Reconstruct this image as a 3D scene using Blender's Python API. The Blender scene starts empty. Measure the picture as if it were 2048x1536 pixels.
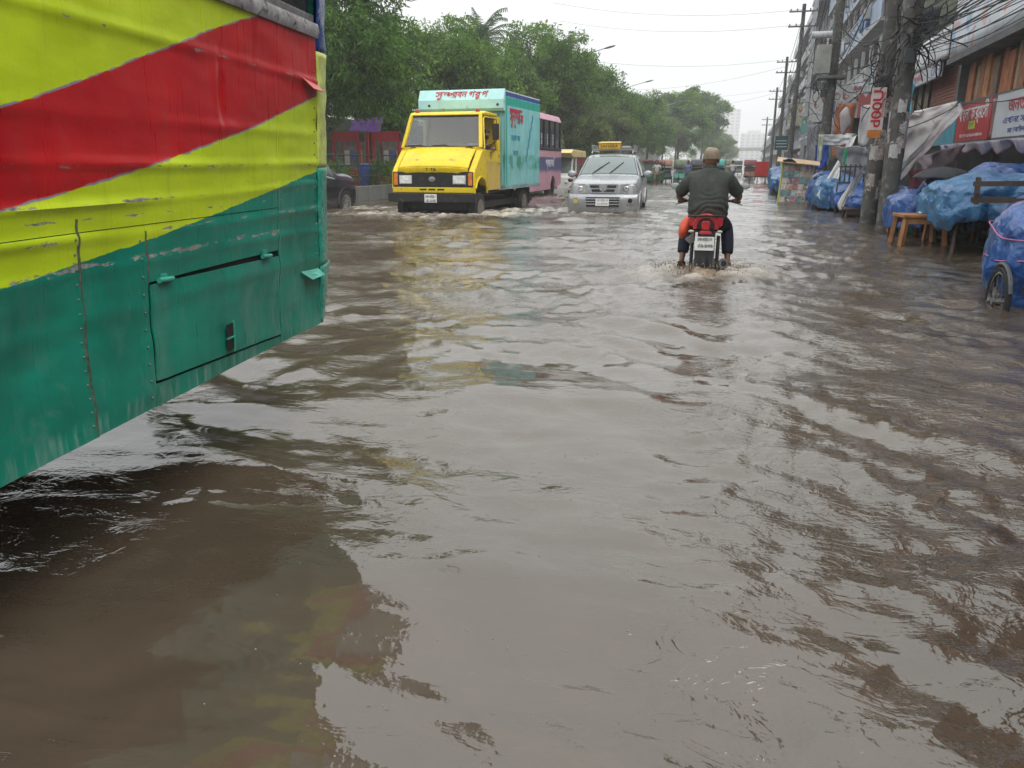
import bpy, math, random
import numpy as np
from mathutils import Vector, Matrix
random.seed(7)
rng = np.random.default_rng(7)
scn = bpy.context.scene
COL = scn.collection
R = math.radians

# ------------------------------------------------------------------ camera
cam = bpy.data.cameras.new('camera')
cam_ob = bpy.data.objects.new('camera', cam)
COL.objects.link(cam_ob)
cam.sensor_width = 36.0
cam.lens = 1538.0 / 2048.0 * 36.0
cam.clip_start = 0.05
cam.clip_end = 3000.0
cam_ob.location = (0.0, 0.0, 1.30)
cam_ob.rotation_euler = (R(90 - 16.07), 0.0, R(16.4))
scn.camera = cam_ob

# ------------------------------------------------------------------ overcast sky
SUN_EL, SUN_AZ = R(54), R(120)          # high, behind thick cloud
world = bpy.data.worlds.new('World')
scn.world = world
world.use_nodes = True
wt = world.node_tree
wt.nodes.clear()
w_out = wt.nodes.new('ShaderNodeOutputWorld')
w_bg = wt.nodes.new('ShaderNodeBackground')
w_sky = wt.nodes.new('ShaderNodeTexSky')
w_sky.sky_type = 'NISHITA'
w_sky.sun_disc = False
w_sky.sun_elevation = SUN_EL
w_sky.sun_rotation = SUN_AZ
w_sky.dust_density = 6.0
w_sky.air_density = 1.0
w_tc = wt.nodes.new('ShaderNodeTexCoord')
w_sep = wt.nodes.new('ShaderNodeSeparateXYZ')
wt.links.new(w_tc.outputs['Generated'], w_sep.inputs[0])
w_cl = wt.nodes.new('ShaderNodeClamp')
wt.links.new(w_sep.outputs['Z'], w_cl.inputs[0])
w_ma = wt.nodes.new('ShaderNodeMath'); w_ma.operation = 'MULTIPLY_ADD'
wt.links.new(w_cl.outputs[0], w_ma.inputs[0])
w_ma.inputs[1].default_value = 11.0      # an overcast sky is brighter overhead than at the skyline
w_ma.inputs[2].default_value = 6.4
w_cmb = wt.nodes.new('ShaderNodeVectorMath'); w_cmb.operation = 'SCALE'
w_cmb.inputs[0].default_value = (0.975, 0.995, 1.0)
wt.links.new(w_ma.outputs[0], w_cmb.inputs['Scale'])
w_mix = wt.nodes.new('ShaderNodeMix'); w_mix.data_type = 'RGBA'
w_mix.inputs['Factor'].default_value = 0.93   # cloud cover over the clear sky
wt.links.new(w_sky.outputs[0], w_mix.inputs['A'])
wt.links.new(w_cmb.outputs[0], w_mix.inputs['B'])
wt.links.new(w_mix.outputs['Result'], w_bg.inputs['Color'])
w_bg.inputs['Strength'].default_value = 0.1
wt.links.new(w_bg.outputs[0], w_out.inputs['Surface'])

sun = bpy.data.lights.new('sun', 'SUN')
sun.energy = 1.5
sun.angle = R(45)
sun.color = (1.0, 0.97, 0.93)
sun_ob = bpy.data.objects.new('sun', sun)
COL.objects.link(sun_ob)
sun_dir = Vector((math.sin(SUN_AZ) * math.cos(SUN_EL), math.cos(SUN_AZ) * math.cos(SUN_EL), math.sin(SUN_EL)))
sun_ob.rotation_euler = sun_dir.to_track_quat('Z', 'Y').to_euler()
sun_ob.location = sun_dir * 60

scn.view_settings.view_transform = 'Standard'
scn.view_settings.look = 'None'
scn.view_settings.exposure = 0.5
scn.view_settings.gamma = 1.0
scn.view_settings.use_curve_mapping = False
scn.cycles.use_denoising = True
scn.cycles.max_bounces = 8
scn.cycles.diffuse_bounces = 3
scn.cycles.glossy_bounces = 3
scn.cycles.transmission_bounces = 4
scn.cycles.transparent_max_bounces = 8
scn.cycles.volume_bounces = 2
scn.cycles.caustics_reflective = False
scn.cycles.caustics_refractive = False

WATER = 0.0
ROAD = -0.30

# ------------------------------------------------------------------ materials
_mats = {}
def nd(nt, kind, **kw):
    n = nt.nodes.new('ShaderNode' + kind)
    for k, v in kw.items():
        setattr(n, k, v)
    return n
def lk(nt, a, b):
    nt.links.new(a, b)
def noise(nt, vec, scale, detail=4.0, rough=0.55, dist=0.0):
    n = nd(nt, 'TexNoise')
    n.inputs['Scale'].default_value = scale
    n.inputs['Detail'].default_value = detail
    n.inputs['Roughness'].default_value = rough
    n.inputs['Distortion'].default_value = dist
    if vec is not None: lk(nt, vec, n.inputs['Vector'])
    return n.outputs[0]
def ramp(nt, fac, lo, hi, a=0.0, b=1.0):
    n = nd(nt, 'MapRange')
    n.inputs['From Min'].default_value = lo; n.inputs['From Max'].default_value = hi
    n.inputs['To Min'].default_value = a; n.inputs['To Max'].default_value = b
    lk(nt, fac, n.inputs['Value'])
    return n.outputs[0]
def math_n(nt, op, a, b=None, c=None):
    n = nd(nt, 'Math', operation=op)
    for i, x in enumerate((a, b, c)):
        if x is None: continue
        if isinstance(x, (int, float)): n.inputs[i].default_value = x
        else: lk(nt, x, n.inputs[i])
    return n.outputs[0]
def mixc(nt, fac, a, b, blend='MIX'):
    n = nd(nt, 'Mix', data_type='RGBA', blend_type=blend)
    if isinstance(fac, (int, float)): n.inputs['Factor'].default_value = fac
    else: lk(nt, fac, n.inputs['Factor'])
    for s, x in (('A', a), ('B', b)):
        if isinstance(x, tuple): n.inputs[s].default_value = (*x[:3], 1.0)
        else: lk(nt, x, n.inputs[s])
    return n.outputs['Result']
def scaled(nt, vec, sx, sy, sz):
    n = nd(nt, 'Mapping'); n.inputs['Scale'].default_value = (sx, sy, sz)
    lk(nt, vec, n.inputs['Vector']); return n.outputs[0]
def new_mat(name):
    m = bpy.data.materials.new(name); m.use_nodes = True
    nt = m.node_tree; b = nt.nodes['Principled BSDF']
    tc = nd(nt, 'TexCoord')
    return m, nt, b, tc
def pm(name, col, rough=0.55, metal=0.0, var=0.18, vs=3.0, bump=0.0, bs=40.0, dirt=None, spec=0.3, alpha=None, streak=0.0, coat=0.0, sub=None):
    """a painted / worn surface: base colour with uneven fading, optional dirt (colour, amount, scale), streaks and fine relief"""
    if name in _mats: return _mats[name]
    m, nt, b, tc = new_mat(name)
    v = tc.outputs['Object']
    c = tuple(col)
    cc = c
    if var > 0:
        n = noise(nt, v, vs, 5.0, 0.6)
        lo = tuple(max(0, x * (1 - var)) for x in c); hi = tuple(min(1, x * (1 + var)) for x in c)
        cc = mixc(nt, ramp(nt, n, 0.3, 0.7), lo, hi)
    if streak > 0:
        n = noise(nt, scaled(nt, v, 9, 9, 0.7), 1.6, 4.0)
        cc = mixc(nt, ramp(nt, n, 0.5, 0.75, 0.0, streak), cc, (0.09, 0.08, 0.07))
    if dirt:
        n = noise(nt, v, dirt[2], 7.0, 0.65)
        cc = mixc(nt, ramp(nt, n, 0.62 - dirt[1] * 0.4, 0.72 - dirt[1] * 0.25), cc, dirt[0])
    if isinstance(cc, tuple): b.inputs['Base Color'].default_value = (*cc, 1)
    else: lk(nt, cc, b.inputs['Base Color'])
    r = noise(nt, v, vs * 2.3, 4.0)
    lk(nt, ramp(nt, r, 0.3, 0.7, max(0.02, rough - 0.1), min(1.0, rough + 0.1)), b.inputs['Roughness'])
    b.inputs['Metallic'].default_value = metal
    b.inputs['Specular IOR Level'].default_value = spec
    b.inputs['Coat Weight'].default_value = coat
    b.inputs['Coat Roughness'].default_value = 0.1
    if bump > 0:
        bp = nd(nt, 'Bump'); bp.inputs['Strength'].default_value = bump; bp.inputs['Distance'].default_value = 0.02
        lk(nt, noise(nt, v, bs, 5.0, 0.6), bp.inputs['Height']); lk(nt, bp.outputs[0], b.inputs['Normal'])
    if alpha is not None: b.inputs['Alpha'].default_value = alpha
    if sub:
        b.inputs['Subsurface Weight'].default_value = sub
    _mats[name] = m
    return m
def glass_mat(name, col=(0.03, 0.04, 0.045), see=0.0, rough=0.04, tint=(0.75, 0.8, 0.8)):
    """window glass: glossy over a dark inside, or partly see-through"""
    if name in _mats: return _mats[name]
    m, nt, b, tc = new_mat(name)
    b.inputs['Base Color'].default_value = (*col, 1); b.inputs['Roughness'].default_value = rough
    b.inputs['Specular IOR Level'].default_value = 0.8
    if see > 0:
        tr = nd(nt, 'BsdfTransparent'); tr.inputs[0].default_value = (*tint, 1)
        mx = nd(nt, 'MixShader'); mx.inputs[0].default_value = see
        lk(nt, b.outputs[0], mx.inputs[1]); lk(nt, tr.outputs[0], mx.inputs[2])
        lk(nt, mx.outputs[0], nt.nodes['Material Output'].inputs['Surface'])
    _mats[name] = m
    return m

# ------------------------------------------------------------------ mesh helpers
def rotz(a): return Matrix.Rotation(a, 3, 'Z')
class MB:
    """collects shapes into one mesh"""
    def __init__(self): self.v = []; self.f = []
    def add(self, vs, fs):
        o = len(self.v); self.v += [tuple(p) for p in vs]; self.f += [tuple(i + o for i in f) for f in fs]; return self
    def box(self, x0, x1, y0, y1, z0, z1):
        vs = [(x0,y0,z0),(x1,y0,z0),(x1,y1,z0),(x0,y1,z0),(x0,y0,z1),(x1,y0,z1),(x1,y1,z1),(x0,y1,z1)]
        return self.add(vs, [(0,3,2,1),(4,5,6,7),(0,1,5,4),(1,2,6,5),(2,3,7,6),(3,0,4,7)])
    def bar(self, p, q, w, h=None, up=(0,0,1)):
        p, q = Vector(p), Vector(q); h = h or w; d = (q - p).normalized(); up = Vector(up)
        s = d.cross(up)
        if s.length < 1e-4: s = d.cross(Vector((1,0,0)))
        s.normalize(); u = s.cross(d).normalized(); s *= w / 2; u *= h / 2
        vs = [p-s-u, p+s-u, p+s+u, p-s+u, q-s-u, q+s-u, q+s+u, q-s+u]
        return self.add(vs, [(0,1,2,3),(7,6,5,4),(0,4,5,1),(1,5,6,2),(2,6,7,3),(3,7,4,0)])
    def cyl(self, p, q, r0, r1=None, n=10, caps=True):
        p, q = Vector(p), Vector(q); r1 = r0 if r1 is None else r1; d = (q - p).normalized()
        s = d.orthogonal().normalized(); u = d.cross(s)
        vs = []
        for c, r in ((p, r0), (q, r1)):
            for i in range(n):
                a = 2 * math.pi * i / n; vs.append(c + s * (r * math.cos(a)) + u * (r * math.sin(a)))
        fs = [(i, (i+1) % n, n + (i+1) % n, n + i) for i in range(n)]
        if caps: fs += [tuple(range(n-1, -1, -1)), tuple(range(n, 2*n))]
        return self.add(vs, fs)
    def tube(self, pts, r, n=5, caps=True):
        pts = [Vector(p) for p in pts]; m = len(pts); vs = []; prev = None
        for k, p in enumerate(pts):
            d = (pts[min(k+1, m-1)] - pts[max(k-1, 0)])
            d = d.normalized() if d.length > 1e-9 else Vector((0,0,1))
            if prev is None: s = d.orthogonal().normalized()
            else:
                s = prev - d * prev.dot(d); s = s.normalized() if s.length > 1e-6 else d.orthogonal().normalized()
            prev = s; u = d.cross(s); rr = r[k] if isinstance(r, (list, tuple)) else r
            for i in range(n):
                a = 2 * math.pi * i / n; vs.append(p + s * (rr * math.cos(a)) + u * (rr * math.sin(a)))
        fs = [(k*n+i, k*n+(i+1) % n, (k+1)*n+(i+1) % n, (k+1)*n+i) for k in range(m-1) for i in range(n)]
        if caps: fs += [tuple(range(n-1, -1, -1)), tuple(range((m-1)*n, m*n))]
        return self.add(vs, fs)
    def prism(self, poly, axis, a, b):
        """polygon in the two other axes, extruded along axis from a to b"""
        n = len(poly)
        def P(t, p): return {'x': (t, p[0], p[1]), 'y': (p[0], t, p[1]), 'z': (p[0], p[1], t)}[axis]
        vs = [P(a, p) for p in poly] + [P(b, p) for p in poly]
        fs = [(i, (i+1) % n, n + (i+1) % n, n + i) for i in range(n)] + [tuple(range(n-1, -1, -1)), tuple(range(n, 2*n))]
        return self.add(vs, fs)
    def lathe(self, prof, c=(0,0,0), n=16, axis='z'):
        vs = []; m = len(prof)
        for r, t in prof:
            for i in range(n):
                a = 2 * math.pi * i / n; x, y = r * math.cos(a), r * math.sin(a)
                p = {'z': (x, y, t), 'x': (t, x, y), 'y': (x, t, y)}[axis]
                vs.append((p[0]+c[0], p[1]+c[1], p[2]+c[2]))
        fs = [(k*n+i, k*n+(i+1) % n, (k+1)*n+(i+1) % n, (k+1)*n+i) for k in range(m-1) for i in range(n)]
        if m >= 4 and prof[0][0] > 0.02 and abs(prof[0][0] - prof[-1][0]) < 1e-6:      # ring: close it on itself
            if prof[0] != prof[-1]: fs += [((m-1)*n+i, (m-1)*n+(i+1) % n, (i+1) % n, i) for i in range(n)]
        else:
            if prof[0][0] > 1e-5: fs.append(tuple(range(n-1, -1, -1)))
            if prof[-1][0] > 1e-5 and m != 3 and m != 2: fs.append(tuple(range((m-1)*n, m*n)))
        return self.add(vs, fs)
    def ball(self, c, rx, ry=None, rz=None, n=12, m=8):
        ry = ry or rx; rz = rz or rx; vs = []
        for j in range(m+1):
            t = math.pi * j / m
            for i in range(n):
                a = 2*math.pi*i/n; vs.append((c[0]+rx*math.sin(t)*math.cos(a), c[1]+ry*math.sin(t)*math.sin(a), c[2]-rz*math.cos(t)))
        return self.add(vs, [(j*n+i, j*n+(i+1) % n, (j+1)*n+(i+1) % n, (j+1)*n+i) for j in range(m) for i in range(n)])
    def grid(self, fn, nu, nv, closed_u=False):
        vs = [fn(i/(nu if closed_u else nu-1), j/(nv-1)) for j in range(nv) for i in range(nu)]
        cu = nu if closed_u else nu-1
        return self.add(vs, [(j*nu+i, j*nu+(i+1) % nu, (j+1)*nu+(i+1) % nu, (j+1)*nu+i) for j in range(nv-1) for i in range(cu)])
    def slab(self, pts, th):
        """flat polygon with thickness along its normal"""
        ps = [Vector(p) for p in pts]; n = len(ps)
        nn = Vector((0,0,0))
        for i in range(n): nn += (ps[i]-ps[0]).cross(ps[(i+1) % n]-ps[0])
        nn = nn.normalized() * th
        vs = ps + [p + nn for p in ps]
        return self.add(vs, [tuple(range(n-1, -1, -1)), tuple(range(n, 2*n))] + [(i, (i+1) % n, n+(i+1) % n, n+i) for i in range(n)])
    def move(self, fn):
        self.v = [tuple(fn(Vector(p))) for p in self.v]; return self
    def mesh(self, name, mat, smooth=None):
        me = bpy.data.meshes.new(name); me.from_pydata(self.v, [], self.f); me.validate()
        if mat is not None: me.materials.append(mat)
        if smooth is not None:
            me.shade_smooth()
            if smooth < 180: me.set_sharp_from_angle(angle=R(smooth))
        return me
    def build(self, name, mat, parent=None, smooth=None, bevel=0.0, solid=0.0, loc=None, rz=None):
        o = bpy.data.objects.new(name, self.mesh(name, mat, smooth)); COL.objects.link(o)
        if parent is not None: o.parent = parent
        if loc is not None: o.location = loc
        if rz is not None: o.rotation_euler = (0, 0, rz)
        if solid:
            md = o.modifiers.new('solid', 'SOLIDIFY'); md.thickness = solid; md.offset = 0
        if bevel:
            md = o.modifiers.new('bevel', 'BEVEL'); md.width = bevel; md.segments = 2; md.limit_method = 'ANGLE'; md.angle_limit = R(40)
        return o
def mesh_np(name, V, F, mat, smooth=True):
    """fast mesh from numpy verts (n,3) and quads/tris (m,k)"""
    me = bpy.data.meshes.new(name); k = F.shape[1]
    me.vertices.add(len(V)); me.vertices.foreach_set('co', np.ascontiguousarray(V, dtype=np.float32).ravel())
    me.loops.add(F.size); me.loops.foreach_set('vertex_index', np.ascontiguousarray(F, dtype=np.int32).ravel())
    me.polygons.add(len(F)); me.polygons.foreach_set('loop_start', np.arange(0, F.size, k, dtype=np.int32))
    me.polygons.foreach_set('use_smooth', np.full(len(F), smooth, dtype=bool))
    me.update(calc_edges=True)
    if mat is not None: me.materials.append(mat)
    return me
def link(name, me, parent=None, loc=None, rz=None):
    o = bpy.data.objects.new(name, me); COL.objects.link(o)
    if parent is not None: o.parent = parent
    if loc is not None: o.location = loc
    if rz is not None: o.rotation_euler = (0, 0, rz)
    return o
def tag(o, label=None, cat=None, group=None, kind=None):
    if label: o['label'] = label
    if cat: o['category'] = cat
    if group: o['group'] = group
    if kind: o['kind'] = kind
    return o
def thing(name, label, cat, loc=(0,0,0), rz=0.0, group=None):
    o = bpy.data.objects.new(name, None); o.empty_display_size = 0.2; COL.objects.link(o)
    o.location = loc; o.rotation_euler = (0, 0, rz)
    return tag(o, label, cat, group)
def copy_tree(o, parent=None):
    c = o.copy(); COL.objects.link(c); c.parent = parent
    for ch in list(o.children): copy_tree(ch, c)
    return c
def text_mesh(body, mat, size=1.0, depth=0.004, bold=0.0, width=None):
    """flat lettering centred on the origin in its XY plane"""
    f = bpy.data.curves.new('lettering', 'FONT'); f.body = body; f.size = size; f.extrude = depth; f.offset = bold * size
    f.align_x = 'CENTER'; f.align_y = 'CENTER'
    o = bpy.data.objects.new('lettering', f); COL.objects.link(o)
    me = bpy.data.meshes.new_from_object(o)
    bpy.data.objects.remove(o); bpy.data.curves.remove(f)
    me.materials.clear(); me.materials.append(mat)
    if width and len(me.vertices):
        xs = [v.co.x for v in me.vertices]; s = width / max(1e-6, max(xs) - min(xs))
        for v in me.vertices: v.co.x *= s
    return me
def lettering(body, mat, parent, loc, rot, size=0.3, width=None, name='lettering', bold=0.0, depth=0.004):
    o = link(name, text_mesh(body, mat, size, depth, bold, width), parent)
    o.location = loc; o.rotation_euler = rot
    return o
# value noise for shaping geometry
_perm = rng.random((64, 64, 64)).astype(np.float32)
def vnoise(x, y, z=0.0):
    x = np.asarray(x, dtype=np.float64); y = np.asarray(y, dtype=np.float64); z = np.zeros_like(x) + z
    xi, yi, zi = np.floor(x).astype(int), np.floor(y).astype(int), np.floor(z).astype(int)
    fx, fy, fz = x - xi, y - yi, z - zi
    fx, fy, fz = fx*fx*(3-2*fx), fy*fy*(3-2*fy), fz*fz*(3-2*fz)
    def g(a, b, c): return _perm[(xi+a) % 64, (yi+b) % 64, (zi+c) % 64]
    def L(a, b, t): return a + (b-a)*t
    return L(L(L(g(0,0,0), g(1,0,0), fx), L(g(0,1,0), g(1,1,0), fx), fy), L(L(g(0,0,1), g(1,0,1), fx), L(g(0,1,1), g(1,1,1), fx), fy), fz) * 2 - 1
def fbm(x, y, z=0.0, o=4):
    s = 0.0; a = 1.0; t = 0.0
    for k in range(o):
        s = s + a * vnoise(np.asarray(x)*2**k + 13.7*k, np.asarray(y)*2**k + 5.1*k, np.asarray(z)*2**k); t += a; a *= 0.5
    return s / t
_pl = _perm.tolist()
def nz(x, y, z=0.0):  # scalar noise, -1..1
    xi, yi, zi = math.floor(x), math.floor(y), math.floor(z)
    fx, fy, fz = x - xi, y - yi, z - zi
    fx, fy, fz = fx*fx*(3-2*fx), fy*fy*(3-2*fy), fz*fz*(3-2*fz)
    a = _pl[xi & 63]; b = _pl[(xi+1) & 63]; y0, y1, z0, z1 = yi & 63, (yi+1) & 63, zi & 63, (zi+1) & 63
    p = a[y0][z0] + (b[y0][z0] - a[y0][z0])*fx; q = a[y1][z0] + (b[y1][z0] - a[y1][z0])*fx
    r = a[y0][z1] + (b[y0][z1] - a[y0][z1])*fx; s = a[y1][z1] + (b[y1][z1] - a[y1][z1])*fx
    p += (q - p)*fy; r += (s - r)*fy
    return (p + (r - p)*fz) * 2 - 1
# ------------------------------------------------------------------ ground and flood water
gm = pm('asphalt', (0.05, 0.05, 0.052), 0.85, var=0.3, vs=2.0, bump=0.3)
tag(MB().box(-1500, 1500, -60, 2500, -1.4, ROAD).build('ground', pm('earth', (0.10, 0.085, 0.06), 0.9)), kind='structure')
tag(MB().box(-12.6, 3.4, -55, 900, ROAD, ROAD + 0.004).build('road', gm), kind='structure')

# disturbed spots: (x, y, radius, strength, foam)
CHURN = [(-0.43, 9.70, 0.85, 0.048, 1.0), (-0.43, 10.6, 0.8, 0.035, 0.9), (-0.95, 9.9, 0.6, 0.034, 0.8), (0.1, 9.9, 0.6, 0.034, 0.8),
         (-0.43, 8.6, 0.9, 0.014, 0.3), (-0.43, 7.4, 1.0, 0.008, 0.12), (-1.0, 10.8, 0.8, 0.014, 0.2), (0.2, 10.8, 0.8, 0.014, 0.2),
         (-6.5, 19.5, 1.3, 0.06, 1.0), (-7.8, 18.6, 1.8, 0.045, 0.7), (-9.2, 19.2, 1.4, 0.05, 0.85), (-6.1, 21.5, 1.4, 0.05, 0.9), (-6.2, 24.0, 1.4, 0.03, 0.5),
         (-5.6, 19.8, 1.3, 0.03, 0.4), (-10.6, 21.4, 1.6, 0.04, 0.8), (-10.4, 19.0, 1.6, 0.03, 0.5), (-3.6, 21.0, 1.3, 0.04, 0.8), (-4.6, 21.6, 0.9, 0.04, 0.8), (-2.6, 21.6, 0.8, 0.03, 0.6),
         (-5.4, 22.6, 1.6, 0.03, 0.4), (-7.4, 30.0, 2.0, 0.03, 0.5), (2.0, 19.0, 1.6, 0.02, 0.25), (1.2, 16.0, 2.0, 0.02, 0.25), (0.8, 12.5, 2.0, 0.018, 0.2), (1.4, 9.5, 1.5, 0.012, 0.12),
         (-2.0, 14.5, 2.0, 0.012, 0.1), (-1.6, 5.2, 0.5, 0.012, 0.0)]
def wave_height(X, Y):
    D = np.hypot(X, Y) + 0.3
    h = np.zeros_like(X)
    wr = np.random.default_rng(21)
    wx = 0.55 * fbm(X * 0.35, Y * 0.35, 3.3, 2); wy = 0.55 * fbm(X * 0.35, Y * 0.35, 9.1, 2)
    calm = 1 - 0.72 * np.exp(-((np.clip(X + 0.6, 0, 99) / 0.45) ** 2)) * np.exp(-((np.clip(Y - 4.4, 0, 99) / 1.6) ** 2))      # sheltered by the bus
    masks = [np.clip(0.85 + 1.5 * vnoise(X * f + q * 3.1, Y * f + q * 1.7, 0.5), 0.05, 2.2) for q, f in enumerate((0.45, 0.8, 0.6, 1.1, 0.35))]
    for k in range(84):
        lam = 0.085 * (1.9 / 0.085) ** wr.random()
        side = wr.random()
        ang = (R(60) if side < 0.42 else R(120) if side < 0.78 else wr.random() * 2 * math.pi) + wr.normal() * 0.36
        kk = 2 * math.pi / lam
        a = 0.0044 * lam ** 0.82 * (0.4 + 1.2 * wr.random()) * (1.5 if 0.14 < lam < 0.6 else 1.0)
        fade = np.clip((lam / (D * 0.0085) - 2.0) / 2.5, 0, 1)
        ph = kk * ((X + wx) * math.cos(ang) + (Y + wy) * math.sin(ang)) + wr.random() * 6.28
        if k % 2: s = np.sin(ph) + 0.25 * np.cos(2 * ph + 0.4)
        else: s = 1.0 - 2.0 * np.sqrt(np.abs(np.sin(ph * 0.5)) + 0.004)      # peaked crest, flat trough
        h += a * fade * masks[k % 5] * s * (1.0 if lam > 0.45 else calm)
    # calmer close to the camera's right and in the lee of the bus, livelier up the road
    live = 0.60 + 0.25 * np.clip((Y - 3.0) / 8.0, 0, 1) + 0.25 * fbm(X * 0.4 + 4, Y * 0.4, 2.2, 2)
    h *= np.clip(live, 0.35, 1.5)
    # a bow wave rolling away from the motorbike and from the truck
    for (cx, cy, tx, amp, wid, ln) in ((-0.43, 9.9, 0.42, 0.020, 0.20, 6.0), (-0.43, 9.9, -0.42, 0.020, 0.20, 6.0), (-6.6, 19.3, 0.55, 0.035, 0.30, 9.0), (-4.0, 21.0, 0.6, 0.03, 0.3, 9.0), (-2.9, 21.0, -0.5, 0.03, 0.3, 9.0)):
        back = cy - Y
        u = (X - cx) - tx * back
        for q in range(3):
            h += amp * (0.8 ** q) * np.exp(-((u / (1 if tx > 0 else -1) + q * wid * 2.1 + 0.25*fbm(X*1.2, Y*1.2, 4.0, 2)) / wid) ** 2) * np.clip(back / 0.6, 0, 1) * np.exp(-np.clip(back, 0, 99) / ln) 
    foam = np.zeros_like(X)
    for (cx, cy, r, amp, fo) in CHURN:
        sel = (np.abs(X - cx) < r * 3) & (np.abs(Y - cy) < r * 3)
        if not sel.any(): continue
        x, y = X[sel], Y[sel]
        w = np.exp(-(((x - cx) ** 2 + (y - cy) ** 2) / (r * r)))
        n1 = fbm(x * 5.0, y * 5.0, cx, 4); n2 = 1 - np.abs(fbm(x * 3.3 + 7, y * 3.3, cy, 3)) * 2.4
        h[sel] += amp * w * (n1 * 1.3 + n2 * 0.7)
        foam[sel] = np.maximum(foam[sel], fo * w * (0.55 + 0.9 * n1 + 0.35 * n2))
    # long soft swells rolling out from between the vehicles
    for lam, ang, a in ((1.5, R(66), 0.0085), (1.05, R(112), 0.0065), (2.3, R(80), 0.010), (0.8, R(48), 0.004)):
        ph = 2*math.pi/lam * ((X + 1.6*wx) * math.cos(ang) + (Y + 1.6*wy) * math.sin(ang)) + lam*3
        h += a * (1.0 - 2.0*np.sqrt(np.sin(ph*0.5)**2 + 0.012)) * np.clip(0.7 + 1.2*vnoise(X*0.35 + lam*7, Y*0.35, 0.2), 0, 1.6) * np.exp(-((D - 3.5)/9.0)**2)
    return h, np.clip(foam, 0, 1), calm
def build_water():
    rs = [0.0]; r = 0.75
    rad = [r]
    while r < 420: r *= 1.0085 if r < 70 else 1.04; rad.append(r)
    rad += [700, 1200, 2200]
    rad = np.array(rad)
    look = math.pi / 2 + R(16.4)
    a_in = np.linspace(-R(43), R(43), 640)
    a_out = np.linspace(R(43), 2 * math.pi - R(43), 62)[1:-1]
    ang = np.concatenate([a_in, a_out]) + look
    A, Rr = np.meshgrid(ang, rad)
    X = Rr * np.cos(A); Y = Rr * np.sin(A)
    h, foam, calm = wave_height(X, Y)
    fadefar = np.clip((120 - Rr) / 60, 0, 1)
    Z = WATER + h * fadefar
    nr, na = X.shape
    V = np.stack([X.ravel(), Y.ravel(), Z.ravel()], 1)
    V = np.vstack([V, [[0, 0, 0]]])
    i = np.arange(nr - 1)[:, None] * na; j = np.arange(na)[None, :]; j2 = (j + 1) % na
    F = np.stack([(i + j).ravel(), (i + na + j).ravel(), (i + na + j2).ravel(), (i + j2).ravel()], 1)[:, ::-1]
    c = len(V) - 1
    me = mesh_np('flood_water', V, np.ascontiguousarray(F), None)
    at = me.attributes.new('foam', 'FLOAT', 'POINT')
    at.data.foreach_set('value', np.append(foam.ravel(), 0).astype(np.float32))
    ac_ = me.attributes.new('calm', 'FLOAT', 'POINT'); ac_.data.foreach_set('value', np.append(calm.ravel(), 1).astype(np.float32))
    return me
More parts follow.
